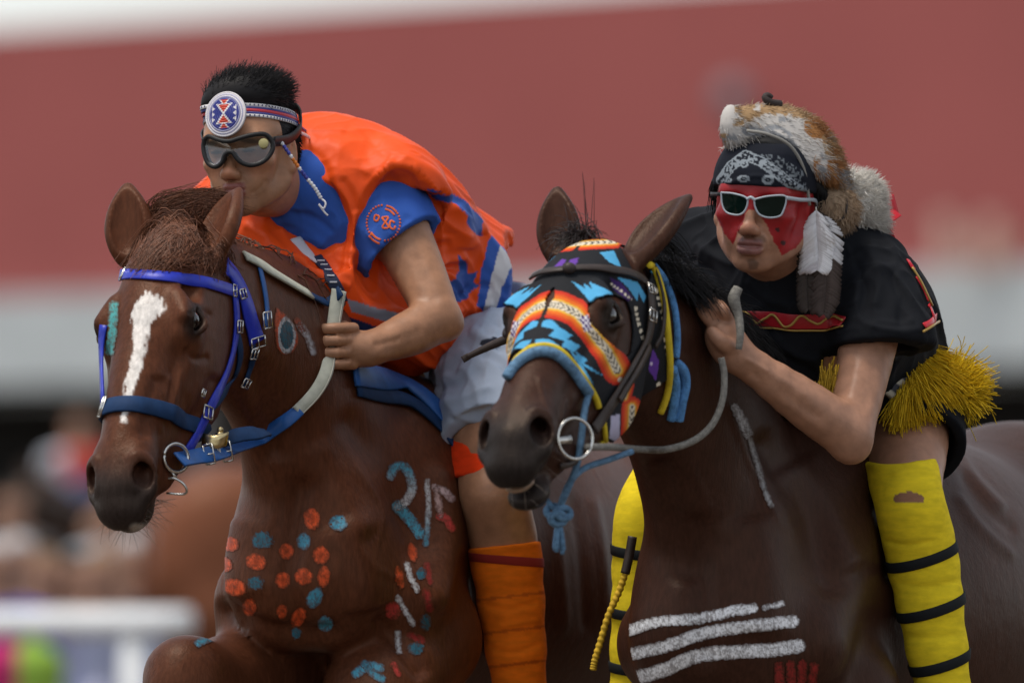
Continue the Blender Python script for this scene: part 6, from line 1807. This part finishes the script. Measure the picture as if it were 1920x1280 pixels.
mark('painted_numeral', h1, HB1, stroke([(818, 918), (822, 945), (826, 965)], 6), np.array([.45, .30, .28]), 64, 6)
mark('painted_numeral', h1, HB1, stroke([(824, 968), (838, 974), (846, 990)], 7), PR, 65, 6)
for i, (pts, w, c) in enumerate([([(762, 1058), (770, 1082), (782, 1106)], 5, PW), ([(745, 1120), (758, 1142), (773, 1168)], 5, PW), ([(746, 1185), (748, 1222)], 5, PW * .8), ([(738, 1245), (746, 1262)], 5, PR), ([(668, 1262), (690, 1248), (712, 1252)], 8, PB * 1.2), ([(684, 1244), (700, 1262), (716, 1272)], 7, PB), ([(800, 1060), (806, 1090)], 6, PR * .5), ([(798, 1110), (806, 1140)], 7, PR * .5), ([(770, 1190), (790, 1200)], 7, PR * .6), ([(372, 1205), (392, 1196), (412, 1192)], 7, PB)]):
    mark('painted_stroke', h1, HB1, stroke(pts, w), c, 70 + i, 6)
mark('painted_dot', h1, HB1, dot(736, 1143, 14, 16), PR * .9, 90, 7)
mark('painted_stroke', h1, HB1, stroke([(214, 572), (213, 600), (210, 630), (206, 658)], 8), PT, 91, 8)
drop = [(519, 578), (534, 590), (548, 606), (557, 628), (558, 645), (546, 660), (530, 664), (520, 652), (516, 625), (515, 600)]
cx, cy = 537, 628
def dropcol(X, Y):
    r = math.hypot((X - cx) / 20, (Y - cy) / 42)
    return PO * .8 if r > .85 else (PW * .7 if r > .62 else PB * .35)
mark('painted_feather', h1, HB1, area(drop), dropcol, 92, 4)
mark('painted_stroke', h1, HB1, stroke([(562, 610), (576, 632), (586, 660)], 6), np.array([.3, .3, .32]), 93, 6)
mark('painted_stroke', h1, HB1, stroke([(556, 600), (566, 618)], 5), PO * .4, 94, 6)
for i, (pts, w) in enumerate([([(1178, 1182), (1230, 1166), (1300, 1160), (1345, 1152), (1372, 1145), (1412, 1140)], 8), ([(1176, 1228), (1250, 1210), (1320, 1186), (1400, 1174), (1486, 1164)], 9.5), ([(1178, 1274), (1240, 1256), (1310, 1228), (1380, 1221), (1440, 1218), (1497, 1210)], 11), ([(1432, 1139), (1466, 1131)], 3)]):
    mark('painted_line', h2, HB2, stroke(pts, w + 1.5), PW * 1.45, 100 + i, 6)
mark('painted_stroke', h2, HB2, stroke([(1378, 765), (1392, 790), (1402, 815)], 8), PW * .75, 110, 7)
mark('painted_stroke', h2, HB2, stroke([(1400, 805), (1418, 865), (1432, 915), (1446, 948)], 4.5), PW * .6, 111, 5)
for i, (a, b) in enumerate([((1460, 1248), (1462, 1290)), ((1482, 1244), (1484, 1290)), ((1504, 1244), (1502, 1290)), ((1526, 1250), (1520, 1290))]):
    mark('painted_handprint', h2, HB2, stroke([a, b], 8), PR * .55, 120 + i, 8)
mb = MB(); mb.ball(H2(0, .56, -.046), (.026, .03, .010), H2M, seg=16, ring=8); child_of(mb.done('teeth', mat('gum_and_teeth', np.array([.30, .19, .12]), rough=.35, vary=.3, vscale=60)), h2)
# ------------------------------------------------------------------ trimmings of the two outfits
# zipper placket, white facing and lower stripe on the vest
M_WHITESAT = mat('white_satin', np.array([.62, .63, .68]), rough=.45)
M_PLACKET = mat('navy_placket', np.array([.012, .022, .06]), rough=.6)
o_ = laid('zip_placket', VEST, [(592, 482), (606, 500), (620, 522), (634, 546), (640, 566)], .022, .003, M_PLACKET, p1, n=20, off=.002)
mb = MB()
for i in range(3, 19, 2):
    p_, n_ = o_[1][i], o_[2][i]; mb.box(p_ + n_ * .0042, (.0065, .001, .0012), np.stack([RGT, n_, np.cross(RGT, n_)], 1))
child_of(mb.done('zip_teeth', M_WHITESAT, smooth=False, kind='stuff'), p1)
laid('facing', VEST, [(552, 448), (566, 466), (582, 482), (594, 494)], [.026, .026, .02, .008], .002, M_WHITESAT, p1, n=14, off=.002)
# ribbon across the black shirt
RBN = mat('ribbon_red_gold', np.array([.36, .012, .02]), rough=.35)
GLD = mat('gold_braid', np.array([.42, .27, .07]), rough=.4, metal=.4)
line = [(1385, 592), (1405, 586), (1425, 606), (1450, 588), (1475, 612), (1502, 590), (1530, 606), (1556, 594), (1584, 606)]
laid('ribbon', SHIRT, [(1388, 596), (1420, 597), (1450, 598), (1480, 602), (1520, 602), (1555, 602), (1584, 604)], .026, .002, RBN, p2, n=40, off=.003)
laid('gold_braid', SHIRT, line, .004, .003, GLD, p2, n=60, off=.006, smooth=1)
laid('gold_braid', SHIRT, [(1388, 610), (1420, 614), (1450, 614), (1480, 618), (1520, 618), (1555, 618), (1584, 614)], .003, .002, GLD, p2, n=40, off=.004)
for pts, w in [([(1716, 520), (1730, 545), (1738, 566)], .009), ([(1738, 572), (1746, 588), (1750, 604)], .012), ([(1730, 612), (1744, 604), (1752, 592)], .010), ([(1700, 490), (1712, 508)], .007)]:
    laid('ribbon', SHIRT, pts, w, .002, M_RIBBON, p2, n=12, off=.003)
for pts in [[(1706, 505), (1724, 535), (1742, 575)], [(1726, 622), (1744, 612), (1756, 600)]]:
    laid('gold_braid', SHIRT, pts, .004, .003, GLD, p2, n=12, off=.005)
# yellow fringed sash
sash = empty('fringe_sash', label='yellow fringed sash round the waist of the rider in black', category='sash'); sash.location = P(1700, 720, -.3); bpy.context.view_layer.update()
M_FRINGE = mat('yellow_fringe', None, rough=.7, spec=.2)
rg = np.random.default_rng(77)
M_BELT = mat('beaded_belt', None, rough=.6, bump=(500, .4, .001))
belt = spline([P(1672, 748, -.47), P(1688, 724, -.455), P(1704, 700, -.43), P(1720, 676, -.38), P(1740, 655, -.3)], 30)
bc = np.where((np.arange(30) % 7 < 3)[:, None], np.array([.55, .5, .38]), np.array([.05, .05, .06]))
mb = MB(); mb.tube(belt, .022, 10, col=bc, flat=(nrm(np.array([.3, -1, .3])), .3)); child_of(mb.done('belt', M_BELT), sash)
mb = MB(); mb.tube(belt + np.array([.016, -.004, -.012]), .0042, 8); child_of(mb.done('belt_edge', mat('dark_red_edge', np.array([.3, .015, .03]), rough=.6)), sash)
n_ = 2400; I_ = rg.integers(2, 30, n_); p0 = belt[I_] + np.array([.012, -.006, -.006]) + rg.normal(0, .006, (n_, 3))
u = I_ / 29.0
fl_ = np.stack([-.35 + 1.35 * u, -.25 + .3 * u, -.62 + .28 * u], -1)
PH = grow(p0, np.zeros((n_, 3)), fl_, rg.uniform(.06, .105, n_) * (.55 + .6 * u), 7, rg, .13, 0, .07)
mb = MB(); mb.hairs(PH, np.linspace(.0010, .0008, 8), np.array([.78, .52, .02]) * rg.uniform(.6, 1.15, (n_, 1)))
child_of(mb.done('fringe', M_FRINGE), sash)
n_ = 1100; t_ = rg.random(n_)[:, None]; p0 = P(1745, 700, -.33) * (1 - t_) + P(1770, 735, -.36) * t_ + rg.normal(0, .008, (n_, 3))
PH = grow(p0, np.zeros((n_, 3)), np.array([1.0, .1, -.12]), rg.uniform(.05, .105, n_), 7, rg, .22, 0, .04, curl=rg.normal(0, .12, (n_, 3)))
mb = MB(); mb.hairs(PH, np.linspace(.0010, .0008, 8), np.array([.78, .54, .02]) * rg.uniform(.6, 1.2, (n_, 1)))
child_of(mb.done('tassel', M_FRINGE), sash)
n_ = 160; p0 = P(1612, 830, -.74) + rg.normal(0, .008, (n_, 3))
PH = grow(p0 * 0 + P(1560, 700, -.72) + rg.normal(0, .01, (n_, 3)), np.zeros((n_, 3)), np.array([-.1, 0, -1.]), .06, 5, rg, .15, 0, .05)
mb = MB(); mb.hairs(PH, np.linspace(.0015, .001, 6), np.array([.55, .34, .03]) * rg.uniform(.6, 1.2, (n_, 1))); child_of(mb.done('fringe', M_FRINGE), sash)
# ------------------------------------------------------------------ the place behind the riders
M_DIRT = mat('track_dirt', np.array([.11, .085, .065]), rough=.95, spec=.05, vary=.25, vscale=3, bump=(12, .5, .03))
mb = MB(); n_ = 60
gx = np.concatenate([np.linspace(-400, -12, 14), np.linspace(-10, 10, 40), np.linspace(12, 400, 14)]); gy = np.concatenate([np.linspace(-30, 40, 60), np.linspace(45, 600, 30)])
G = np.array([[(x, y, .02 * float(vnoise(np.array([[x * 1.3, y * 1.3, 0]]))[0]) - .02 if abs(x) < 11 and y < 40 else -.02) for y in gy] for x in gx])
m_, k_ = G.shape[:2]
ii, jj = np.meshgrid(np.arange(m_ - 1), np.arange(k_ - 1), indexing='ij')
mb._add(G.reshape(-1, 3), np.stack([ii * k_ + jj, (ii + 1) * k_ + jj, (ii + 1) * k_ + jj + 1, ii * k_ + jj + 1], -1).reshape(-1, 4))
mb.done('ground', M_DIRT, kind='structure')

# grandstand: long red upper wall over a pale band and a shaded concourse, running away to the left
M_REDSIDING = mat('red_metal_siding', np.array([.34, .098, .092]), rough=.8, spec=.1, vary=.04, vscale=.3)
M_PALE = mat('pale_band', np.array([.48, .52, .53]), rough=.7, vary=.08, vscale=.8)
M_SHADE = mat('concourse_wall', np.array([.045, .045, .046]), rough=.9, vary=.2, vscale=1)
M_CONC = mat('concrete', np.array([.22, .21, .20]), rough=.9, vary=.15, vscale=1.5)
A_ = np.array([-9.2, 190.0]); Bp = np.array([8.4, 166.0])
wd_ = nrm(np.append(Bp - A_, 0)); wn_ = np.array([wd_[1], -wd_[0], 0]); wn_ = wn_ if wn_[1] < 0 else -wn_
Rw = np.stack([wd_, -wn_, np.array([0, 0, 1.])], 1)
wc = np.append((A_ + Bp) / 2, 0)
def W(s, d, z): return wc + wd_ * s + wn_ * d + np.array([0, 0, z])
gs = empty('grandstand', label='long red grandstand with pale band behind the riders, out of focus', category='building'); gs.location = wc; bpy.context.view_layer.update()
def gbox(name, s0, s1, d0, d1, z0, z1, m, **kw):
    mb = MB(); mb.box(W((s0 + s1) / 2, (d0 + d1) / 2, (z0 + z1) / 2), ((s1 - s0) / 2, abs(d1 - d0) / 2, (z1 - z0) / 2), Rw)
    return child_of(mb.done(name, m, smooth=False, **kw), gs)
def zat(py, s=0):
    """Height on the stand's front seen at photo height py in mid-picture."""
    p = wc + wd_ * s; sc = FPX / ((np.append(p[:2], 1.2) - CAM) @ FWD)
    hy = 640 + FPX * math.tan(math.asin(FWD[2]))
    return 1.2 + (hy - py) / sc
Z_TOP, Z_RED, Z_PALE = zat(-4), zat(527), zat(706)
for k in range(-14, 6):                                     # wall panels with open joints
    gbox('wall_panel', k * 12 - 5.995, k * 12 + 5.995, -.25, .0, Z_RED, Z_TOP, M_REDSIDING)
gbox('roof', -174, 66, -14, -.26, Z_TOP - .4, Z_TOP - .15, M_CONC)
for k in range(-14, 6):
    gbox('pale_panel', k * 12 - 5.995, k * 12 + 5.995, -.3, .25, Z_PALE, Z_RED - .004, M_PALE)
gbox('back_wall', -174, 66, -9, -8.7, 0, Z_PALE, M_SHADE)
gbox('upper_floor', -174, 66, -8.7, -.31, Z_PALE + .01, Z_PALE + .3, M_CONC)
for k in range(-17, 7):
    gbox('column', k * 9.7 - .25, k * 9.7 + .25, -.9, -.4, 0, Z_PALE, M_CONC)
# pale lettering panels on the wall to the right and a round grey lamp
for x0, x1, y0, y1 in [(1752, 1790, 402, 506), (1800, 1815, 430, 500), (1832, 1880, 408, 506), (1890, 1912, 440, 506)]:
    a = P(x0, y1, 166.5); b = P(x1, y0, 166.5)
    mb = MB(); mb.box(((a + b) / 2) + np.array([0, -.6, 0]), ((b[0] - a[0]) / 2, .08, (b[2] - a[2]) / 2), Rw); child_of(mb.done('sign_letter', mat('cream_sign', np.array([.62, .40, .33]), rough=.6) if 'cream_sign' not in bpy.data.materials else bpy.data.materials['cream_sign'], smooth=False), gs)
p_ = P(1372, 190, 172.0)
mb = MB(); mb.ball(p_ + np.array([0, -1.2, 0]), (.32, .25, .32), seg=20, ring=12); mb.box(p_ + np.array([0, -.5, .1]), (.06, .7, .06)); child_of(mb.done('floodlight', mat('grey_lamp', np.array([.20, .17, .19]), rough=.5)), gs)

# white running rail
rail = empty('running_rail', label='white running rail with post at lower left, out of focus', category='rail'); rail.location = P(180, 1165, 20.); bpy.context.view_layer.update()
M_WRAIL = mat('white_rail_paint', np.array([.74, .76, .78]), rough=.5, vary=.06, vscale=5)
ra, rb = P(-700, 1172, 20.5), P(352, 1166, 19.5)
mb = MB(); mb.tube(spline([ra, rb], 12), .052, 12); child_of(mb.done('rail_tube', M_WRAIL), rail)
for t in (.1, .48, .905):
    q = ra * (1 - t) + rb * t; mb = MB(); mb.tube([np.array([q[0], q[1] + .02, q[2] - .03]), np.array([q[0], q[1] + .02, 0])], .05, 12); child_of(mb.done('post', M_WRAIL), rail)

# spectators: simple but whole figures, seated along a bench beyond the rail
def spectator(px, py, y, s, shirt, skin, hairc, label, lower=(.03, .03, .04), hat=None, turn=0.0, stand=False, blocks=(), footz=.05, group='spectators behind the rail'):
    """(px, py) = where the head shows."""
    hd = P(px, py, y); r = empty('person', label=label, category='person', group=group); r.location = (hd[0], hd[1], 0); bpy.context.view_layer.update()
    F = Field(); d = np.array([math.sin(turn), -math.cos(turn), 0]); L = np.array([math.cos(turn), math.sin(turn), 0]); up = np.array([0, 0, 1.])
    F.ell(hd, (.078 * s, .095 * s, .115 * s), None, .02); F.cone(hd - up * .08 * s, hd - up * .17 * s, .05 * s, .06 * s, .03); F.ell(hd + d * .09 * s - up * .02 * s, (.014, .02, .02), None, .015)
    sh = hd - up * .21 * s; hp = hd - up * .68 * s - d * .05
    F.cone(sh, hp, .13 * s, .15 * s, .06, flat=(d, .7)); F.cone(sh - L * .15 * s, sh + L * .15 * s, .06 * s, .06 * s, .05)
    legs_ = []
    for e in (-1, 1):
        a = sh + L * e * .19 * s; b = a - up * .27 * s + d * .05 + L * e * .03; c = b + d * .2 * s - up * .08 * s - L * e * .08
        F.chain([a, b, c], [.05 * s, .042 * s, .034 * s], .03); F.ell(c + d * .04, (.04, .04, .03), None, .02)
        h_ = hp + L * e * .09 * s
        if stand: kn = h_ + np.array([0, 0, -1]) * h_[2] * .5 + d * .03; ft = np.array([h_[0], h_[1], .05])
        else: kn = h_ + d * .40 * s + up * .02; ft = np.array([kn[0] + d[0] * .05, kn[1] + d[1] * .05, footz])
        F.chain([h_, kn, ft], [.085 * s, .062 * s, .045 * s], .04); F.cone(ft, ft + d * .16, .045, .035, .02)
    v, q = F.mesh(.018)
    c = np.tile(np.asarray(shirt, float), (len(v), 1))
    bx_, by_ = proj(v)
    for fb, cb in blocks: c[fb(bx_, by_)] = cb
    c[v[:, 2] < hp[2] + .02] = lower
    rel = v - hd
    c[np.linalg.norm(rel, axis=1) < .17 * s] = skin
    c[(np.linalg.norm(rel, axis=1) < .16 * s) & ((rel @ d < .02) | (rel[:, 2] > .06 * s))] = hairc
    hnd = (rel @ d > .19 * s) & (np.abs(rel @ up + .58 * s) < .12); c[hnd] = skin
    child_of(put('body', mesh_from('person_body', v, q), M_CROWD, col=c), r)
    if hat is not None:
        mb = MB(); mb.ball(hd + up * .05 * s, (.095 * s, .11 * s, .085 * s), seg=16, ring=8); mb.box(hd + d * .14 * s + up * .05 * s, (.07, .05, .008)); child_of(mb.done('cap', mat('cap_cloth', np.asarray(hat), rough=.9)), r)
    return hp
M_CROWD = mat('crowd_cloth', None, rough=.9, vary=.15, vscale=12)
SK, HB_, HG, HL = (.34, .19, .13), (.02, .015, .012), (.45, .45, .46), (.2, .12, .06)
for a in [(-8, 1060, 24., 1, (.02, .06, .45), SK, HG, 'spectator in bright blue at the left edge'), (36, 1052, 25., 1, (.62, .63, .68), SK, HG, 'grey haired spectator in pale top beside the bright blue one'), (88, 1078, 24.5, .95, (.52, .54, .68), SK, HL, 'brown haired spectator in lavender, third from the left edge'),
          (140, 1086, 25., 1, (.55, .32, .28), SK, HB_, 'spectator in salmon pink behind the middle of the rail'), (190, 1080, 24.5, 1, (.40, .45, .60), SK, HL, 'spectator in pale blue left of the rail post'), (252, 1050, 25.5, 1.02, (.012, .018, .035), SK, HG, 'grey haired spectator in dark navy above the rail post'),
          (318, 1082, 26., 1, (.03, .04, .06), SK, HB_, 'dark dressed spectator nearest the chestnut chest')]:
    spectator(*a)
for a in [(215, 965, 35., 1, (.35, .38, .42), SK, HL, 'standing spectator in pale grey right of the blurred handler'), (20, 950, 36., 1, (.10, .09, .09), SK, HB_, 'standing spectator in dark brown at the left edge'), (290, 985, 38., 1, (.10, .10, .11), SK, HB_, 'standing spectator in charcoal behind the chestnut muzzle')]:
    spectator(*a, stand=True)
HND = [(lambda x, y: x < 128, (.60, .63, .70)), (lambda x, y: (x > 118) & (y < 890), (.62, .05, .04)), (lambda x, y: (x < 118) & (y > 905), (.60, .07, .03)), (lambda x, y: (x > 128) & (y > 900), (.16, .22, .42))]
F4 = Field(); W4 = P(175, 950, 50.); W4[2] = 1.52
T4, B4 = horse_body(F4, W4, math.radians(25), [([(e * .12, -.12, 1.0), (e * .125, -.2, .82), (e * .125, -.16, .5), (e * .13, -.16, .1)], [.12, .09, .05, .04]) for e in (-1, 1)])
H4M = head_frame(math.radians(30), math.radians(45), 0); H4O = T4(0, -.75, 1.55)
neck(F4, [T4(0, 0, 1.22), T4(0, -.2, 1.24), T4(0, -.42, 1.36), T4(0, -.6, 1.46), H4O], [.28, .24, .18, .135, .105], [.17, .13, .095, .08, .072], T4(1, 0, 0) - T4(0, 0, 0))
horse_head(F4, H4O, H4M, .98)
for e in (-1, 1): ear(F4, H4O + H4M @ np.array([e * .06, .0, .05]), H4O + H4M @ np.array([e * .075, -.12, .11]), (1, 0, 0), .036, H4M[:, 2])
v4, q4 = F4.mesh(.022); h4 = empty('horse', label='far dark horse carrying the blurred red, white and blue rider', category='horse', group='racing horses'); h4.location = T4(0, .4, 0); bpy.context.view_layer.update()
child_of(put('body', mesh_from('horse_body', v4, q4), M_COAT, col=np.tile([.03, .018, .014], (len(v4), 1))), h4)
spectator(150, 800, 50., 1, (.3, .1, .12), SK, HB_, 'far blurred rider in red, white and blue above the rail', blocks=HND, footz=.75, group='riders')
bn_ = empty('bench', label='long plain bench under the seated spectators', category='bench'); q = P(160, 1240, 25.2); bn_.location = (q[0], q[1], 0); bpy.context.view_layer.update()
M_WOOD = mat('bench_wood', np.array([.2, .14, .09]), rough=.8, vary=.2, vscale=8)
mb = MB(); mb.box((q[0], q[1], .42), (1.6, .22, .03)); child_of(mb.done('seat', M_WOOD, smooth=False), bn_)
for e in (-1.4, 0, 1.4):
    mb = MB(); mb.box((q[0] + e, q[1], .195), (.04, .18, .194)); child_of(mb.done('leg', M_WOOD, smooth=False), bn_)
for i, (px, py, c, nm) in enumerate([(62, 1256, (.24, .40, .05), 'lime green'), (8, 1225, (.42, .02, .12), 'crimson')]):
    mb = MB(); p_ = P(px, py, 22.5); f = Field()
    f.ell((p_[0], p_[1], .42), (.17, .12, .30), None, .03); f.ell((p_[0], p_[1] - .1, .32), (.13, .06, .16), None, .03); f.ell((p_[0], p_[1], .72), (.12, .1, .1), None, .04); f.cone((p_[0], p_[1], .8), (p_[0], p_[1], .9), .03, .03, .03); f.ell((p_[0], p_[1], .14), (.16, .11, .13), None, .03)
    v, q_ = f.mesh(.014); put('backpack', mesh_from('backpack', v, q_), mat('pack_cloth', np.array(c), rough=.9), label=nm + ' backpack standing on the ground below the white rail', category='backpack', group='bags by the rail')

# third horse, led along behind, seen from its side
F3 = Field(); YAW3 = math.radians(-100)
W3 = P(985, 700, 23.0); W3[2] = 1.53
legs3 = [([(e * .12, -.12, 1.0), (e * .125, -.18, .82), (e * .125, -.16, .56), (e * .13, -.16, .3), (e * .13, -.16, .1)], [.12, .09, .055, .04, .04]) for e in (-1, 1)]
T3, B3 = horse_body(F3, W3, YAW3, legs3)
H3M = head_frame(math.radians(-100), math.radians(50), 0); H3O = T3(0, -.72, 1.62)
neck(F3, [T3(0, 0, 1.22), T3(0, -.2, 1.24), T3(0, -.42, 1.38), T3(0, -.6, 1.5), H3O + H3M @ np.array([0, .05, -.03])], [.28, .24, .18, .135, .105], [.17, .13, .095, .08, .072], T3(1, 0, 0) - T3(0, 0, 0))
horse_head(F3, H3O, H3M, .98)
for e in (-1, 1): ear(F3, H3O + H3M @ np.array([e * .06, .0, .05]), H3O + H3M @ np.array([e * .075, -.10, .13]), (1, 0, 0), .036, H3M[:, 2])
v3, q3 = F3.mesh(.016); c3 = coat(v3, None, H3O, H3M, .98, np.array([.17, .06, .03]), CH_DARK, CH_MUZ)
h3 = empty('horse', label='blurred reddish brown horse standing behind the chestnut chest', category='horse', group='racing horses'); h3.location = T3(0, .4, 0); bpy.context.view_layer.update()
child_of(put('body', mesh_from('horse_body', v3, q3), M_COAT, col=c3), h3)
